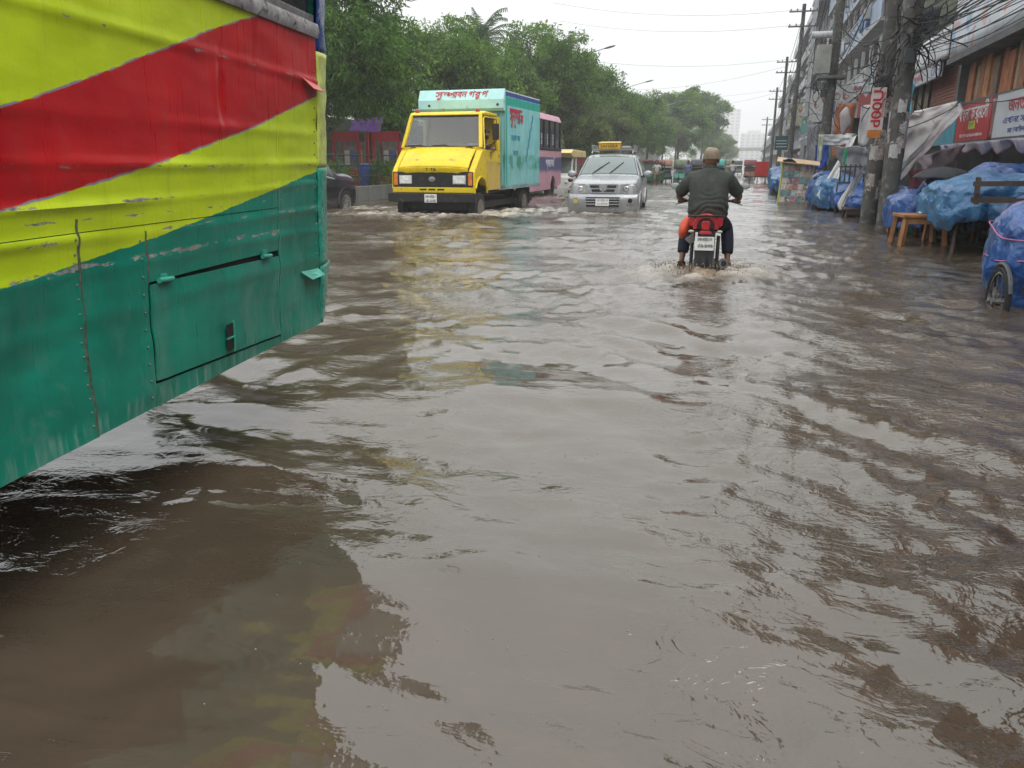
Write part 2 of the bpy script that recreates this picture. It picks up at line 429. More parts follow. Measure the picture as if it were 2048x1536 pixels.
def water_mat():
    m, nt, b, tc = new_mat('muddy_water')
    v = tc.outputs['Object']
    n = noise(nt, v, 0.7, 4.0)
    c = mixc(nt, ramp(nt, n, 0.3, 0.7), (0.060, 0.046, 0.031), (0.086, 0.066, 0.046))
    sw = noise(nt, scaled(nt, v, 1.0, 1.6, 1), 2.2, 5.0, 0.6, 1.4)
    c = mixc(nt, ramp(nt, sw, 0.45, 0.75, 0.0, 0.35), c, (0.105, 0.080, 0.056))
    fa = nd(nt, 'Attribute', attribute_name='foam').outputs['Fac']
    fn = noise(nt, v, 22.0, 6.0, 0.7)
    ff = ramp(nt, math_n(nt, 'ADD', fa, math_n(nt, 'MULTIPLY', fn, 0.55)), 0.52, 1.15)
    c = mixc(nt, math_n(nt, 'MULTIPLY', ff, 0.85), c, (0.58, 0.52, 0.44))
    # scattered specks of bubbles and scum
    vo = nd(nt, 'TexVoronoi'); vo.inputs['Scale'].default_value = 9.0; lk(nt, v, vo.inputs['Vector'])
    lk(nt, c, b.inputs['Base Color'])
    lk(nt, ramp(nt, ff, 0, 1, 0.02, 0.45), b.inputs['Roughness'])
    b.inputs['IOR'].default_value = 1.72
    # fine relief: capillary ripples in patches, drop rings
    cap = noise(nt, scaled(nt, v, 1.0, 1.9, 1.0), 11.0, 3.0, 0.55, 0.6)
    cap2 = noise(nt, scaled(nt, v, 1.5, 1.0, 1.0), 34.0, 2.0, 0.5, 0.3)
    patch = ramp(nt, noise(nt, v, 0.9, 3.0), 0.38, 0.60, 0.22, 1.0)
    patch = math_n(nt, 'MULTIPLY', patch, nd(nt, 'Attribute', attribute_name='calm').outputs['Fac'])
    rip = math_n(nt, 'MULTIPLY', math_n(nt, 'ADD', math_n(nt, 'MULTIPLY', cap, 1.0), math_n(nt, 'MULTIPLY', cap2, 0.28)), patch)
    rg = noise(nt, scaled(nt, v, 1.0, 1.7, 1.0), 3.6, 4.0, 0.55, 0.9)
    rg = math_n(nt, 'POWER', math_n(nt, 'SUBTRACT', 1.0, math_n(nt, 'ABSOLUTE', math_n(nt, 'MULTIPLY_ADD', rg, 2.0, -1.0))), 9.0)
    rip = math_n(nt, 'ADD', rip, math_n(nt, 'MULTIPLY', rg, math_n(nt, 'MULTIPLY', patch, 0.32)))
    rv = nd(nt, 'TexVoronoi'); rv.inputs['Scale'].default_value = 2.3; rv.inputs['Randomness'].default_value = 1.0; lk(nt, v, rv.inputs['Vector'])
    d = rv.outputs['Distance']
    rn = nd(nt, 'SeparateColor'); lk(nt, rv.outputs['Color'], rn.inputs[0])
    on = ramp(nt, rn.outputs[0], 0.45, 0.5)
    r0 = math_n(nt, 'MULTIPLY', rn.outputs[1], 0.13)
    ring = math_n(nt, 'MULTIPLY', math_n(nt, 'SINE', math_n(nt, 'MULTIPLY', d, 120.0)),
                  math_n(nt, 'MULTIPLY', on, ramp(nt, math_n(nt, 'ABSOLUTE', math_n(nt, 'SUBTRACT', d, r0)), 0.0, 0.075, 1.0, 0.0)))
    hh = math_n(nt, 'ADD', math_n(nt, 'MULTIPLY', rip, 1.0), math_n(nt, 'MULTIPLY', ring, 0.022))
    hh = math_n(nt, 'ADD', hh, math_n(nt, 'MULTIPLY', ff, math_n(nt, 'MULTIPLY', fn, 2.2)))
    bp = nd(nt, 'Bump'); bp.inputs['Strength'].default_value = 1.0; bp.inputs['Distance'].default_value = 0.0095
    lk(nt, hh, bp.inputs['Height']); lk(nt, bp.outputs[0], b.inputs['Normal'])
    return m
_w = build_water(); _w.materials.append(water_mat())
tag(link('flood_water', _w), kind='structure')

# bubbles and drop splashes riding on the brown water beside the bus
bb_ = MB(); br_ = np.random.default_rng(4)
bx = br_.uniform(-1.5, 0.9, 150); by = br_.uniform(1.3, 3.6, 150); bh, _, _ = wave_height(bx, by)
for x, y, z in zip(bx, by, bh):
    if x > -0.35 and br_.random() < 0.7: continue
    r = br_.uniform(0.0012, 0.0032); bb_.ball((x, y, z + r*0.2), r, r, r*0.9, 8, 6)
tag(bb_.build('bubbles', pm('bubble_film', (0.26, 0.23, 0.19), 0.1, var=0.1, spec=0.6), smooth=180), 'tiny pale bubbles floating on the brown water by the bus', 'bubbles', kind='stuff')
# ------------------------------------------------------------------ the green, red and lime bus beside the camera
def bus_paint():
    m, nt, b, tc = new_mat('bus_paint')
    v = tc.outputs['Object']
    sp = nd(nt, 'SeparateXYZ'); lk(nt, v, sp.inputs[0])
    s = math_n(nt, 'MULTIPLY', sp.outputs['Y'], -1.0); h = sp.outputs['Z']
    s = math_n(nt, 'MAXIMUM', s, -0.2)
    wob = math_n(nt, 'MULTIPLY', math_n(nt, 'SUBTRACT', noise(nt, v, 14.0, 3.0), 0.5), 0.014)
    h = math_n(nt, 'ADD', h, wob)
    def poly(c):
        r = math_n(nt, 'MULTIPLY_ADD', s, c[0], c[1]); r = math_n(nt, 'MULTIPLY_ADD', s, r, c[2]); return math_n(nt, 'MULTIPLY_ADD', s, r, c[3])
    g = poly((0.0112, -0.0207, -0.1327, 0.7723)); rl = poly((-0.0017, 0.0359, -0.2762, 1.1304)); rt = poly((0.0502, -0.1935, -0.0854, 1.4969))
    fade = noise(nt, v, 2.6, 5.0, 0.6)
    fine = noise(nt, scaled(nt, v, 1, 6, 14), 3.0, 4.0)
    lime = mixc(nt, ramp(nt, fade, 0.3, 0.7), (0.36, 0.49, 0.008), (0.49, 0.62, 0.018))
    red = mixc(nt, ramp(nt, fade, 0.3, 0.7), (0.32, 0.006, 0.009), (0.47, 0.014, 0.016))
    grn = mixc(nt, ramp(nt, fade, 0.3, 0.72), (0.002, 0.13, 0.090), (0.006, 0.22, 0.150))
    scuff = noise(nt, scaled(nt, v, 1, 2.2, 1.1), 2.1, 6.0, 0.7, 0.5)
    grn = mixc(nt, math_n(nt, 'MULTIPLY', ramp(nt, scuff, 0.5, 0.72), ramp(nt, h, 0.5, 0.1, 0.25, 0.85)), grn, (0.095, 0.215, 0.175))
    rub = noise(nt, scaled(nt, v, 1, 38, 4), 1.0, 3.0, 0.5, 0.6)
    low = math_n(nt, 'MULTIPLY', ramp(nt, h, 0.075, 0.04), ramp(nt, rub, 0.5, 0.68, 0, 0.5))
    grn = mixc(nt, low, grn, (0.2, 0.32, 0.28))
    c = mixc(nt, ramp(nt, math_n(nt, 'SUBTRACT', h, g), -0.001, 0.001), grn, lime)
    c = mixc(nt, ramp(nt, math_n(nt, 'SUBTRACT', h, rl), -0.001, 0.001), c, red)
    c = mixc(nt, ramp(nt, math_n(nt, 'SUBTRACT', h, rt), -0.001, 0.001), c, lime)
    # a thin bluish line left where the stripes were masked
    edge = math_n(nt, 'MINIMUM', math_n(nt, 'ABSOLUTE', math_n(nt, 'SUBTRACT', h, rl)), math_n(nt, 'ABSOLUTE', math_n(nt, 'SUBTRACT', h, rt)))
    c = mixc(nt, math_n(nt, 'MULTIPLY', ramp(nt, edge, 0.0045, 0.002), ramp(nt, noise(nt, v, 6.0, 3.0), 0.42, 0.5)), c, (0.22, 0.2, 0.27))
    # chips down to filler along horizontal creases, and stray ones
    chn = noise(nt, scaled(nt, v, 1, 7, 26), 1.0, 6.0, 0.72)
    band = None
    for hz, wd in ((1.196, 0.012), (0.805, 0.014), (0.70, 0.012), (0.60, 0.012), (0.655, 0.01), (0.52, 0.03)):
        t = ramp(nt, math_n(nt, 'ABSOLUTE', math_n(nt, 'SUBTRACT', sp.outputs['Z'], hz)), 0.0, wd, 1.0, 0.0)
        band = t if band is None else math_n(nt, 'MAXIMUM', band, t)
    chip = ramp(nt, math_n(nt, 'ADD', chn, math_n(nt, 'MULTIPLY', band, 0.16)), 0.70, 0.715)
    c = mixc(nt, chip, c, mixc(nt, ramp(nt, noise(nt, v, 30.0), 0.4, 0.6), (0.14, 0.14, 0.13), (0.26, 0.25, 0.24)))
    blob = ramp(nt, noise(nt, scaled(nt, v, 1, 1, 1.5), 5.5, 8.0, 0.72), 0.70, 0.712)
    c = mixc(nt, blob, c, (0.21, 0.2, 0.19))
    # run-off grime and rust spots
    gr = noise(nt, scaled(nt, v, 1, 15, 1.4), 1.3, 6.0, 0.62)
    c = mixc(nt, ramp(nt, gr, 0.55, 0.82, 0.0, 0.28), c, (0.045, 0.04, 0.03))
    c = mixc(nt, ramp(nt, fine, 0.66, 0.8, 0.0, 0.12), c, (0.35, 0.34, 0.28))
    ru = ramp(nt, noise(nt, v, 8.0, 8.0, 0.75), 0.69, 0.73)
    c = mixc(nt, math_n(nt, 'MULTIPLY', ru, ramp(nt, h, 0.2, 0.03)), c, (0.16, 0.07, 0.03))
    lk(nt, c, b.inputs['Base Color'])
    lk(nt, ramp(nt, math_n(nt, 'MAXIMUM', chip, gr), 0.3, 0.9, 0.20, 0.65), b.inputs['Roughness'])
    b.inputs['Specular IOR Level'].default_value = 0.42
    bp = nd(nt, 'Bump'); bp.inputs['Strength'].default_value = 0.45; bp.inputs['Distance'].default_value = 0.01
    hh = math_n(nt, 'ADD', math_n(nt, 'MULTIPLY', noise(nt, scaled(nt, v, 1, 1.6, 4.0), 2.2, 3.0), 0.9), math_n(nt, 'MULTIPLY', noise(nt, v, 90.0, 3.0), 0.12))
    hh = math_n(nt, 'SUBTRACT', hh, math_n(nt, 'MULTIPLY', chip, 0.12))
    lk(nt, hh, bp.inputs['Height']); lk(nt, bp.outputs[0], b.inputs['Normal'])
    return m
bus_c = Vector((-2.105, 3.552, 0.486)); bus_h = R(7.9876); bus_t = 0.058
bus = thing('bus', 'battered bus painted lime, red and green close at the left edge', 'bus', bus_c)
bus.rotation_euler = (Matrix.Rotation(bus_h, 3, 'Z') @ Matrix.Rotation(bus_t, 3, 'Y')).to_euler()
BP = bus_paint()
def bus_dent(s, h):
    """outward relief of the sheet metal, s back from the corner, h up from the skirt"""
    d = 0.012 * fbm(s * 1.3, h * 2.6, 0.7, 3) + 0.006 * fbm(s * 3.5 + 3, h * 9, 1.9, 3)
    for hz, amp, wd in ((1.196, 0.015, 0.016), (0.815, 0.011, 0.016), (0.70, 0.011, 0.012), (0.60, 0.010, 0.014), (0.36, 0.006, 0.03), (0.95, 0.006, 0.02), (0.50, 0.006, 0.016)):
        hw = hz + 0.016 * vnoise(s * 0.9, s * 0 + hz * 7)
        d = d + amp * np.exp(-((h - hw) / wd) ** 2) * (0.35 + 0.65 * np.clip(vnoise(s * 1.4 + hz * 5, hz * 3 + 0 * s) + 0.5, 0, 1))
    d = d - 0.014 * np.exp(-(((s - 0.93) / 0.022) ** 2)) * np.exp(-(((h - 1.07) / 0.085) ** 2))       # torn crack in the red sheet
    d = d + 0.006 * np.exp(-(((s - 0.955) / 0.02) ** 2)) * np.exp(-(((h - 1.07) / 0.1) ** 2))
    d = d - 0.016 * np.exp(-(((s - 1.95) / 0.3) ** 2)) * np.exp(-(((h - 0.3) / 0.25) ** 2))
    return d
def bus_panel(name, s0, s1, h0, h1, off=0.0, step=0.012, curl=0.003, bend=None, lab=None):
    ns = max(4, int((s1 - s0) / step)); nh = max(4, int((h1 - h0) / step))
    S, H = np.meshgrid(np.linspace(s0, s1, ns), np.linspace(h0, h1, nh))
    H0 = H.copy()
    if bend is not None: H = bend(S, H)
    ed = np.minimum(np.minimum(S - s0, s1 - S), 0.06) / 0.06
    D = bus_dent(S, H) + off + curl * (1 - ed) ** 3 * vnoise(H * 9 + s0 * 17, S * 0 + 3.3)
    n = S.size
    V = np.stack([D.ravel(), -S.ravel(), H.ravel()], 1)
    B = np.stack([D.ravel() - 0.006, -S.ravel(), H.ravel()], 1)
    i = np.arange(nh - 1)[:, None] * ns + np.arange(ns - 1)[None, :]
    q = np.stack([i, i + ns, i + ns + 1, i + 1], -1).reshape(-1, 4)
    F = [q, q[:, ::-1] + n]
    rim = np.concatenate([np.arange(ns), np.arange(1, nh) * ns + ns - 1, (nh - 1) * ns + np.arange(ns - 2, -1, -1), np.arange(nh - 2, 0, -1) * ns])
    r2 = np.roll(rim, -1)
    F.append(np.stack([rim, r2, r2 + n, rim + n], 1))
    me = mesh_np(name, np.vstack([V, B]), np.vstack(F), BP)
    me.set_sharp_from_angle(angle=R(50))
    o = link(name, me, bus)
    if lab: tag(o, lab)
    return o
SILL = 1.385
bus_panel('side_panel', 0.005, 0.468, 0.0, SILL, 0.0)
bus_panel('side_panel', 0.4715, 2.30, 0.622, SILL, 0.001)
bus_panel('side_panel', 0.4715, 1.468, 0.432, 0.619, -0.001)
bus_panel('side_panel', 1.4715, 1.782, 0.0, 0.619, -0.001)
bus_panel('side_panel', 1.786, 2.30, 0.0, 0.619, 0.002)
bus_panel('side_panel', 2.304, 2.9, 0.45, SILL, 0.0, 0.02)
bus_panel('side_panel', 2.904, 9.0, 0.25, SILL, 0.0, 0.08)
# baggage hatch: skewed lower edge, gap round it, hinges and a slot for the latch
hat_lo = lambda s: 0.042 + (s - 0.478) * 0.049
hatch = bus_panel('hatch_door', 0.478, 1.462, 0.042, 0.42, 0.004, 0.012, 0.006, bend=lambda S, H: H * 0 + hat_lo(S) + (H - 0.042) / 0.378 * (0.405 + (S - 0.478) * 0.018 - hat_lo(S)), lab='plain green luggage hatch with a slot and two hinges')
bus_panel('skirt_strip', 0.4715, 1.4685, -0.004, 0.035, -0.003, 0.01, 0.003, bend=lambda S, H: (H + 0.004) / 0.039 * (hat_lo(S) - 0.008) - 0.004)
dk = pm('bus_underside', (0.012, 0.012, 0.012), 0.8, var=0.4)
MB().box(-0.06, -0.012, -1.468, -0.4715, 0.0, 0.44).build('hatch_well', dk, bus)
gm_ = pm('bus_green_metal', (0.03, 0.27, 0.2), 0.35, var=0.3, vs=12, dirt=((0.06, 0.06, 0.05), 0.1, 30))
for hs in (1.388, 0.623):
    MB().cyl((0.013, -hs - 0.04, 0.424 + (hs - 0.6) * 0.012), (0.013, -hs + 0.04, 0.42 + (hs - 0.6) * 0.012), 0.0095, n=10).box(0.0, 0.012, -hs - 0.02, -hs + 0.012, 0.424, 0.45).build('hinge', gm_, hatch, smooth=40)
slot = MB()
slot.box(0.0115, 0.0155, -0.998, -0.948, 0.085, 0.192)
slot.build('latch_slot', dk, hatch)
MB().box(0.013, 0.021, -1.006, -0.944, 0.133, 0.139).build('latch_bar', gm_, hatch)
MB().box(0.010, 0.018, -0.9455, -0.938, 0.075, 0.2).build('slot_lip', gm_, hatch)
# folded step plates
for (s0, s1, z0, z1, mt, lb) in ((0.012, 0.2, 1.175, 1.195, pm('bus_red_metal', (0.45, 0.05, 0.05), 0.4, var=0.3), 'red folded metal flap'), (0.03, 0.25, 0.290, 0.30, gm_, 'green folded metal step')):
    o = MB().slab([(0.004, -s0, z0), (0.004, -s1, z1), (0.036, -s1 + 0.07, z1 - 0.045), (0.040, -s0, z0 - 0.03)], 0.004).build('step_plate', mt, bus)
    tag(o, lb)
# rivets beside the seams
rv = MB(); 
rm = pm('rivet_steel', (0.14, 0.16, 0.13), 0.5, 0.3)
for s_, n_ in ((1.50, 22), (1.80, 30), (0.04, 24)):
    for k in range(n_):
        hh_ = 0.04 + 1.3 * k / n_
        if s_ > 1 and hh_ > 0.63: continue
        dd = float(bus_dent(np.array([s_]), np.array([hh_]))[0])
        rv.ball((dd + 0.002, -s_, hh_), 0.004, n=6, m=4)
tag(rv.build('rivets', rm, bus, smooth=60), kind='stuff')
# seam bead, cracked and dirty, on the vertical joint
sb = MB(); sd = pm('seam_filler', (0.07, 0.08, 0.06), 0.9, var=0.6, vs=60)
pts = [(float(bus_dent(np.array([1.784]), np.array([h_]))[0]) + 0.001, -1.784 + 0.003 * nz(h_ * 30, 2), h_) for h_ in np.linspace(0.0, 0.66, 40)]
sb.tube(pts, 0.0042, 5); sb.build('seam_bead', sd, bus)
pts = [(float(bus_dent(np.array([1.47]), np.array([h_]))[0]) + 0.0005, -1.47 + 0.002 * nz(h_ * 30, 5), h_) for h_ in np.linspace(0.43, 0.60, 16)]
MB().tube(pts, 0.003, 5).build('seam_bead', sd, bus)
# rounded rear corner in three pieces
def corner(name, h0, h1, mat, rad=0.12, flare=0.0, taper=0.0):
    m = MB()
    nh = max(3, int((h1 - h0) / 0.02))
    def fn(u, t):
        a = u * math.pi * 0.5; h = h0 + (h1 - h0) * t
        rr = rad + flare - taper * (1 - t)
        bulge = 0.004 * nz(h * 9, u * 5, 2.0) + 0.004 * nz(h * 22, u * 9, 4.0)
        return (flare * 0.4 - rad + (rad + bulge) * math.cos(a), (rr * 2.3 + bulge) * math.sin(a), h)
    m.grid(fn, 12, nh)
    return m.build(name, mat, bus, smooth=60, solid=0.006)
lm = pm('bus_lime_corner', (0.45, 0.52, 0.12), 0.35, var=0.35, vs=14, dirt=((0.5, 0.52, 0.4), 0.12, 18), bump=0.3, bs=25)
gc = pm('bus_green_corner', (0.02, 0.23, 0.165), 0.3, var=0.4, vs=14, dirt=((0.3, 0.4, 0.36), 0.12, 16), bump=0.3, bs=25)
bc = pm('bus_blue_corner', (0.012, 0.04, 0.16), 0.3, var=0.4, vs=12, dirt=((0.35, 0.4, 0.45), 0.16, 14), bump=0.3, bs=25)
corner('corner_panel', 0.30, 0.79, gc)
tag(corner('corner_panel', 0.793, 1.33, lm), 'scratched lime corner panel')
tag(corner('corner_panel', 1.333, 2.35, bc), 'blue corner panel with scraped paint')
tag(corner('corner_panel', 0.0, 0.297, gc, 0.12, 0.012, 0.07), 'dented lower corner panel tapering inward')
# rear wall, roof, floor, window band
MB().box(-2.28, -0.12, 0.262, 0.28, 0.02, 2.35).build('rear_wall', gc, bus)
MB().box(-2.4, -0.02, -9.0, 0.05, 2.36, 2.46).build('roof', pm('bus_roof', (0.5, 0.52, 0.5), 0.5), bus, bevel=0.04)
MB().box(-2.39, -0.03, -9.0, 0.095, 0.005, 0.05).build('floor_pan', dk, bus)
MB().box(-2.4, -2.36, -9.0, 0.0, 0.0, 2.36).build('far_side', lm, bus)
al = pm('window_rail_metal', (0.42, 0.42, 0.42), 0.35, 0.6, var=0.4, vs=20, dirt=((0.08, 0.07, 0.06), 0.2, 24))
MB().prism([(0.0, SILL), (0.012, SILL), (0.020, SILL + 0.03), (0.012, SILL + 0.062), (-0.03, SILL + 0.062), (-0.03, SILL)], 'y', -9.0, -0.004).move(lambda p: p).build('window_rail', al, bus, smooth=30)
MB().box(-0.035, -0.008, -9.0, -0.004, SILL + 0.063, SILL + 0.10).build('window_track', pm('window_track_grey', (0.2, 0.2, 0.2), 0.4, 0.5, var=0.4, vs=30), bus, bevel=0.004)
for k in range(9):
    s0 = 0.02 + k * 1.0
    MB().box(-0.03, -0.022, -(s0 + 0.95), -(s0 + 0.02), SILL + 0.1, 2.3).build('window_pane', glass_mat('bus_glass', (0.02, 0.022, 0.022)), bus)
    MB().box(-0.04, -0.004, -(s0 + 1.005), -(s0 + 0.955), SILL + 0.1, 2.36).build('window_post', al, bus)
# wheel behind the arch
tyre = pm('tyre_rubber', (0.018, 0.018, 0.018), 0.8, var=0.3, vs=20)
for wy in (-2.95, -7.3):
    for wx in (-0.2, -2.2):
        w = MB().lathe([(0.28, -0.13), (0.44, -0.13), (0.5, -0.09), (0.5, 0.09), (0.44, 0.13), (0.28, 0.13)], (wx, wy, -0.29), 28, 'x').build('wheel', tyre, bus, smooth=40)
        MB().lathe([(0.0, 0.0), (0.2, 0.04), (0.28, 0.1)], (wx, wy, -0.29), 20, 'x').build('hub', dk, w, smooth=40)
# ------------------------------------------------------------------ figures grown from a jointed skeleton
def skin_mesh(joints, bones, mat, name, levels=2, root=None):
    """joints: name -> ((x,y,z), radius or (rx,ry)); bones: pairs of names; one continuous surface"""
    names = list(joints); idx = {n: i for i, n in enumerate(names)}
    me = bpy.data.meshes.new(name); me.from_pydata([joints[n][0] for n in names], [(idx[a], idx[b]) for a, b in bones], [])
    o = bpy.data.objects.new(name, me); COL.objects.link(o)
    md = o.modifiers.new('skin', 'SKIN'); md.use_smooth_shade = True
    sv = me.skin_vertices[0].data
    for i, n in enumerate(names):
        r = joints[n][1]; sv[i].radius = r if isinstance(r, tuple) else (r, r)
        sv[i].use_root = (n == (root or names[0]))
    ss = o.modifiers.new('sub', 'SUBSURF'); ss.levels = levels; ss.render_levels = levels
    dg = bpy.context.evaluated_depsgraph_get(); dg.update()
    out = bpy.data.meshes.new_from_object(o.evaluated_get(dg))
    bpy.data.objects.remove(o); bpy.data.meshes.remove(me)
    out.name = name; out.materials.clear(); out.materials.append(mat); out.shade_smooth()
    return out
SK = pm('skin_brown', (0.19, 0.095, 0.058), 0.5, var=0.15, vs=12, sub=0.0)
HAIR = pm('hair_black', (0.012, 0.010, 0.009), 0.6, var=0.3, vs=40)
def head_mesh(mat, c=(0,0,0), yaw=0.0, scale=1.0, name='body_head'):
    """head with brow, nose, jaw and ears, facing +Y; returned as MB"""
    m = MB(); n, k = 28, 20
    def fn(u, t):
        a = u * 2 * math.pi; th = t * math.pi
        x, y, z = math.sin(th) * math.cos(a), math.sin(th) * math.sin(a), -math.cos(th)
        X, Y, Z = 0.076 * x, 0.096 * y, 0.122 * z
        if z < -0.1:
            f = (-z - 0.1) / 0.9; X *= 1 - 0.32 * f; Y = Y * (1 - 0.18 * f) + 0.012 * f
        if y > 0:
            nose = math.exp(-((x / 0.20) ** 2) - (((z + 0.12) / 0.22) ** 2)); Y += 0.024 * nose * y
            Y -= 0.009 * (math.exp(-(((abs(x) - 0.40) / 0.2) ** 2) - (((z - 0.1) / 0.13) ** 2)))
            Y += 0.006 * math.exp(-((x / 0.32) ** 2) - (((z + 0.52) / 0.10) ** 2)) + 0.008 * math.exp(-((x / 0.3) ** 2) - (((z + 0.85) / 0.15) ** 2))
            Y += 0.006 * math.exp(-(((z - 0.25) / 0.12) ** 2)) * (abs(x) < 0.8)
        return (X, Y, Z)
    m.grid(fn, n, k, closed_u=True)
    for s in (-1, 1):
        m.ball((s * 0.079, -0.008, -0.005), 0.010, 0.022, 0.032, 8, 6)
    ca, sa = math.cos(yaw), math.sin(yaw)
    m.move(lambda p: (c[0] + scale * (p.x * ca - p.y * sa), c[1] + scale * (p.x * sa + p.y * ca), c[2] + scale * p.z))
    return m
def hand_joints(J, B, pre, wrist, palm_dir, side, curl_dir, start):
    """five fingers that bend from palm_dir towards curl_dir; side is the direction to the thumb"""
    w = Vector(wrist); d = Vector(palm_dir).normalized(); s = Vector(side).normalized(); c = Vector(curl_dir).normalized()
    J[pre + 'palm'] = (w + d * 0.055, (0.036, 0.020)); B.append((start, pre + 'palm'))
    for i, L in enumerate((0.80, 0.95, 1.0, 0.86)):
        base = w + d * 0.088 + s * (0.030 - 0.020 * i)
        k1 = base + (d * 0.8 + c * 0.5).normalized() * 0.032 * L; k2 = k1 + (d * 0.15 + c).normalized() * 0.028 * L; k3 = k2 + (c * 0.8 - d * 0.6).normalized() * 0.022 * L
        J[f'{pre}f{i}a'] = (base, 0.0095); J[f'{pre}f{i}b'] = (k1, 0.009); J[f'{pre}f{i}c'] = (k2, 0.0085); J[f'{pre}f{i}d'] = (k3, 0.0075)
        B += [(pre + 'palm', f'{pre}f{i}a'), (f'{pre}f{i}a', f'{pre}f{i}b'), (f'{pre}f{i}b', f'{pre}f{i}c'), (f'{pre}f{i}c', f'{pre}f{i}d')]
    t0 = w + d * 0.03 + s * 0.034; t1 = t0 + (s * 0.6 + d * 0.6 + c * 0.3).normalized() * 0.032; t2 = t1 + (d * 0.6 + c * 0.8).normalized() * 0.028
    J[pre + 't0'] = (t0, 0.011); J[pre + 't1'] = (t1, 0.010); J[pre + 't2'] = (t2, 0.0085)
    B += [(pre + 'palm', pre + 't0'), (pre + 't0', pre + 't1'), (pre + 't1', pre + 't2')]

# ------------------------------------------------------------------ motorbike seen from behind (local z = 0 on the road)
mx, my = -0.43, 10.05
moto = thing('motorcycle', 'red and black motorcycle wading away with a white number plate', 'motorcycle', (mx, my, -0.27), R(1.5))
blk = pm('black_plastic', (0.018, 0.018, 0.02), 0.45, var=0.3, vs=20, dirt=((0.12, 0.1, 0.08), 0.06, 14))
redp = pm('moto_red_paint', (0.42, 0.012, 0.018), 0.2, var=0.15, coat=0.6)
chrome = pm('chrome_metal', (0.55, 0.55, 0.55), 0.18, 0.95, var=0.2)
grey_m = pm('grey_metal', (0.2, 0.2, 0.2), 0.4, 0.7, var=0.3)
def spoked_wheel(parent, c, r, wtyre, axis='x', spokes=0, n=32):
    o = MB().lathe([(r - wtyre*0.9, -wtyre/2), (r - wtyre*0.3, -wtyre*0.5), (r, -wtyre*0.22), (r, wtyre*0.22), (r - wtyre*0.3, wtyre*0.5), (r - wtyre*0.9, wtyre/2)], c, n, axis).build('wheel', tyre, parent, smooth=40)
    rim = MB(); rr = r - wtyre * 0.9
    rim.lathe([(rr - 0.02, -wtyre*0.3), (rr + 0.004, -wtyre*0.35), (rr + 0.004, wtyre*0.35), (rr - 0.02, wtyre*0.3), (rr - 0.02, -wtyre*0.3)], c, n, axis)
    rim.build('rim', chrome, o, smooth=40)
    hub = MB(); hub.lathe([(0.0, -0.05), (0.035, -0.05), (0.035, 0.05), (0.0, 0.05)], c, 10, axis)
    for k in range(spokes):
        a = 2*math.pi*k/spokes; e = 0.03 if k % 2 else -0.03
        d = {'x': (0, math.cos(a), math.sin(a)), 'y': (math.cos(a), 0, math.sin(a))}[axis]; t = {'x': (1,0,0), 'y': (0,1,0)}[axis]
        hub.cyl([c[i] + d[i]*0.03 + t[i]*e for i in range(3)], [c[i] + d[i]*(rr-0.01) for i in range(3)], 0.003, n=4, caps=False)
    hub.build('spokes', grey_m, o)
    return o
spoked_wheel(moto, (0, -0.22, 0.30), 0.30, 0.12, spokes=8)
spoked_wheel(moto, (0, 1.06, 0.30), 0.30, 0.10, spokes=8)
# tail cowl: shield-shaped, red arch round a black middle
def arch(w, top, bot, th, y0, y1):
    out = []; inn = []
    for k in range(17):
        a = math.pi * k / 16
        out.append((w * math.cos(a), bot + (top - bot) * math.sin(a) ** 0.8)); inn.append(((w - th) * math.cos(a), bot + (top - th - bot) * math.sin(a) ** 0.8))
    return out + inn[::-1]
MB().prism(arch(0.165, 0.985, 0.80, 0.05, 0, 0), 'y', -0.44, -0.02).move(lambda p: (p.x * (1 - 0.10 * (-p.y) / 0.44), p.y, p.z - 0.03 * (p.y + 0.44))).build('tail_cowl', redp, moto, smooth=40, bevel=0.006)
MB().prism([(-0.125, 0.80), (0.125, 0.80), (0.118, 0.88), (0.07, 0.935), (-0.07, 0.935), (-0.118, 0.88)], 'y', -0.43, -0.05).build('tail_core', blk, moto, bevel=0.01)
lens = pm('tail_lens', (0.5, 0.008, 0.012), 0.12, var=0.2, coat=0.8)
MB().prism([(-0.045, 0.795), (0.045, 0.795), (0.052, 0.88), (0.038, 0.90), (-0.038, 0.90), (-0.052, 0.88)], 'y', -0.462, -0.425).build('tail_light', lens, moto, smooth=40, bevel=0.008)
MB().prism([(-0.075, 0.745), (0.075, 0.745), (0.06, 0.785), (-0.06, 0.785)], 'y', -0.455, -0.40).build('lower_lens', lens, moto, bevel=0.006)
for s in (-1, 1):
    MB().prism([(s*0.10, 0.80), (s*0.195, 0.84), (s*0.20, 0.93), (s*0.165, 0.96), (s*0.13, 0.90)], 'y', -0.36, 0.10).build('side_cowl', redp, moto, bevel=0.012)
    g = MB().cyl((s*0.08, -0.40, 0.775), (s*0.13, -0.42, 0.775), 0.010).build('indicator', blk, moto, smooth=40)
    MB().ball((s*0.165, -0.425, 0.775), 0.036, 0.026, 0.019, 12, 8).build('lens', pm('clear_lens', (0.42, 0.40, 0.36), 0.15, var=0.1), g, smooth=180)
MB().tube([(-0.20, 0.0, 0.95), (-0.21, -0.3, 0.945), (-0.14, -0.46, 0.955), (0, -0.49, 0.965), (0.14, -0.46, 0.955), (0.21, -0.3, 0.945), (0.20, 0.0, 0.95)], 0.013, 8).build('grab_rail', blk, moto, smooth=60)
MB().box(-0.125, 0.125, -0.30, 0.50, 0.78, 0.86).build('seat', blk, moto, bevel=0.03)
tank = MB(); tank.ball((0, 0.62, 0.88), 0.15, 0.27, 0.13, 16, 10); tank.build('fuel_tank', redp, moto, smooth=180)
MB().box(-0.10, 0.10, 0.05, 0.75, 0.30, 0.78).build('engine_block', grey_m, moto, bevel=0.03)
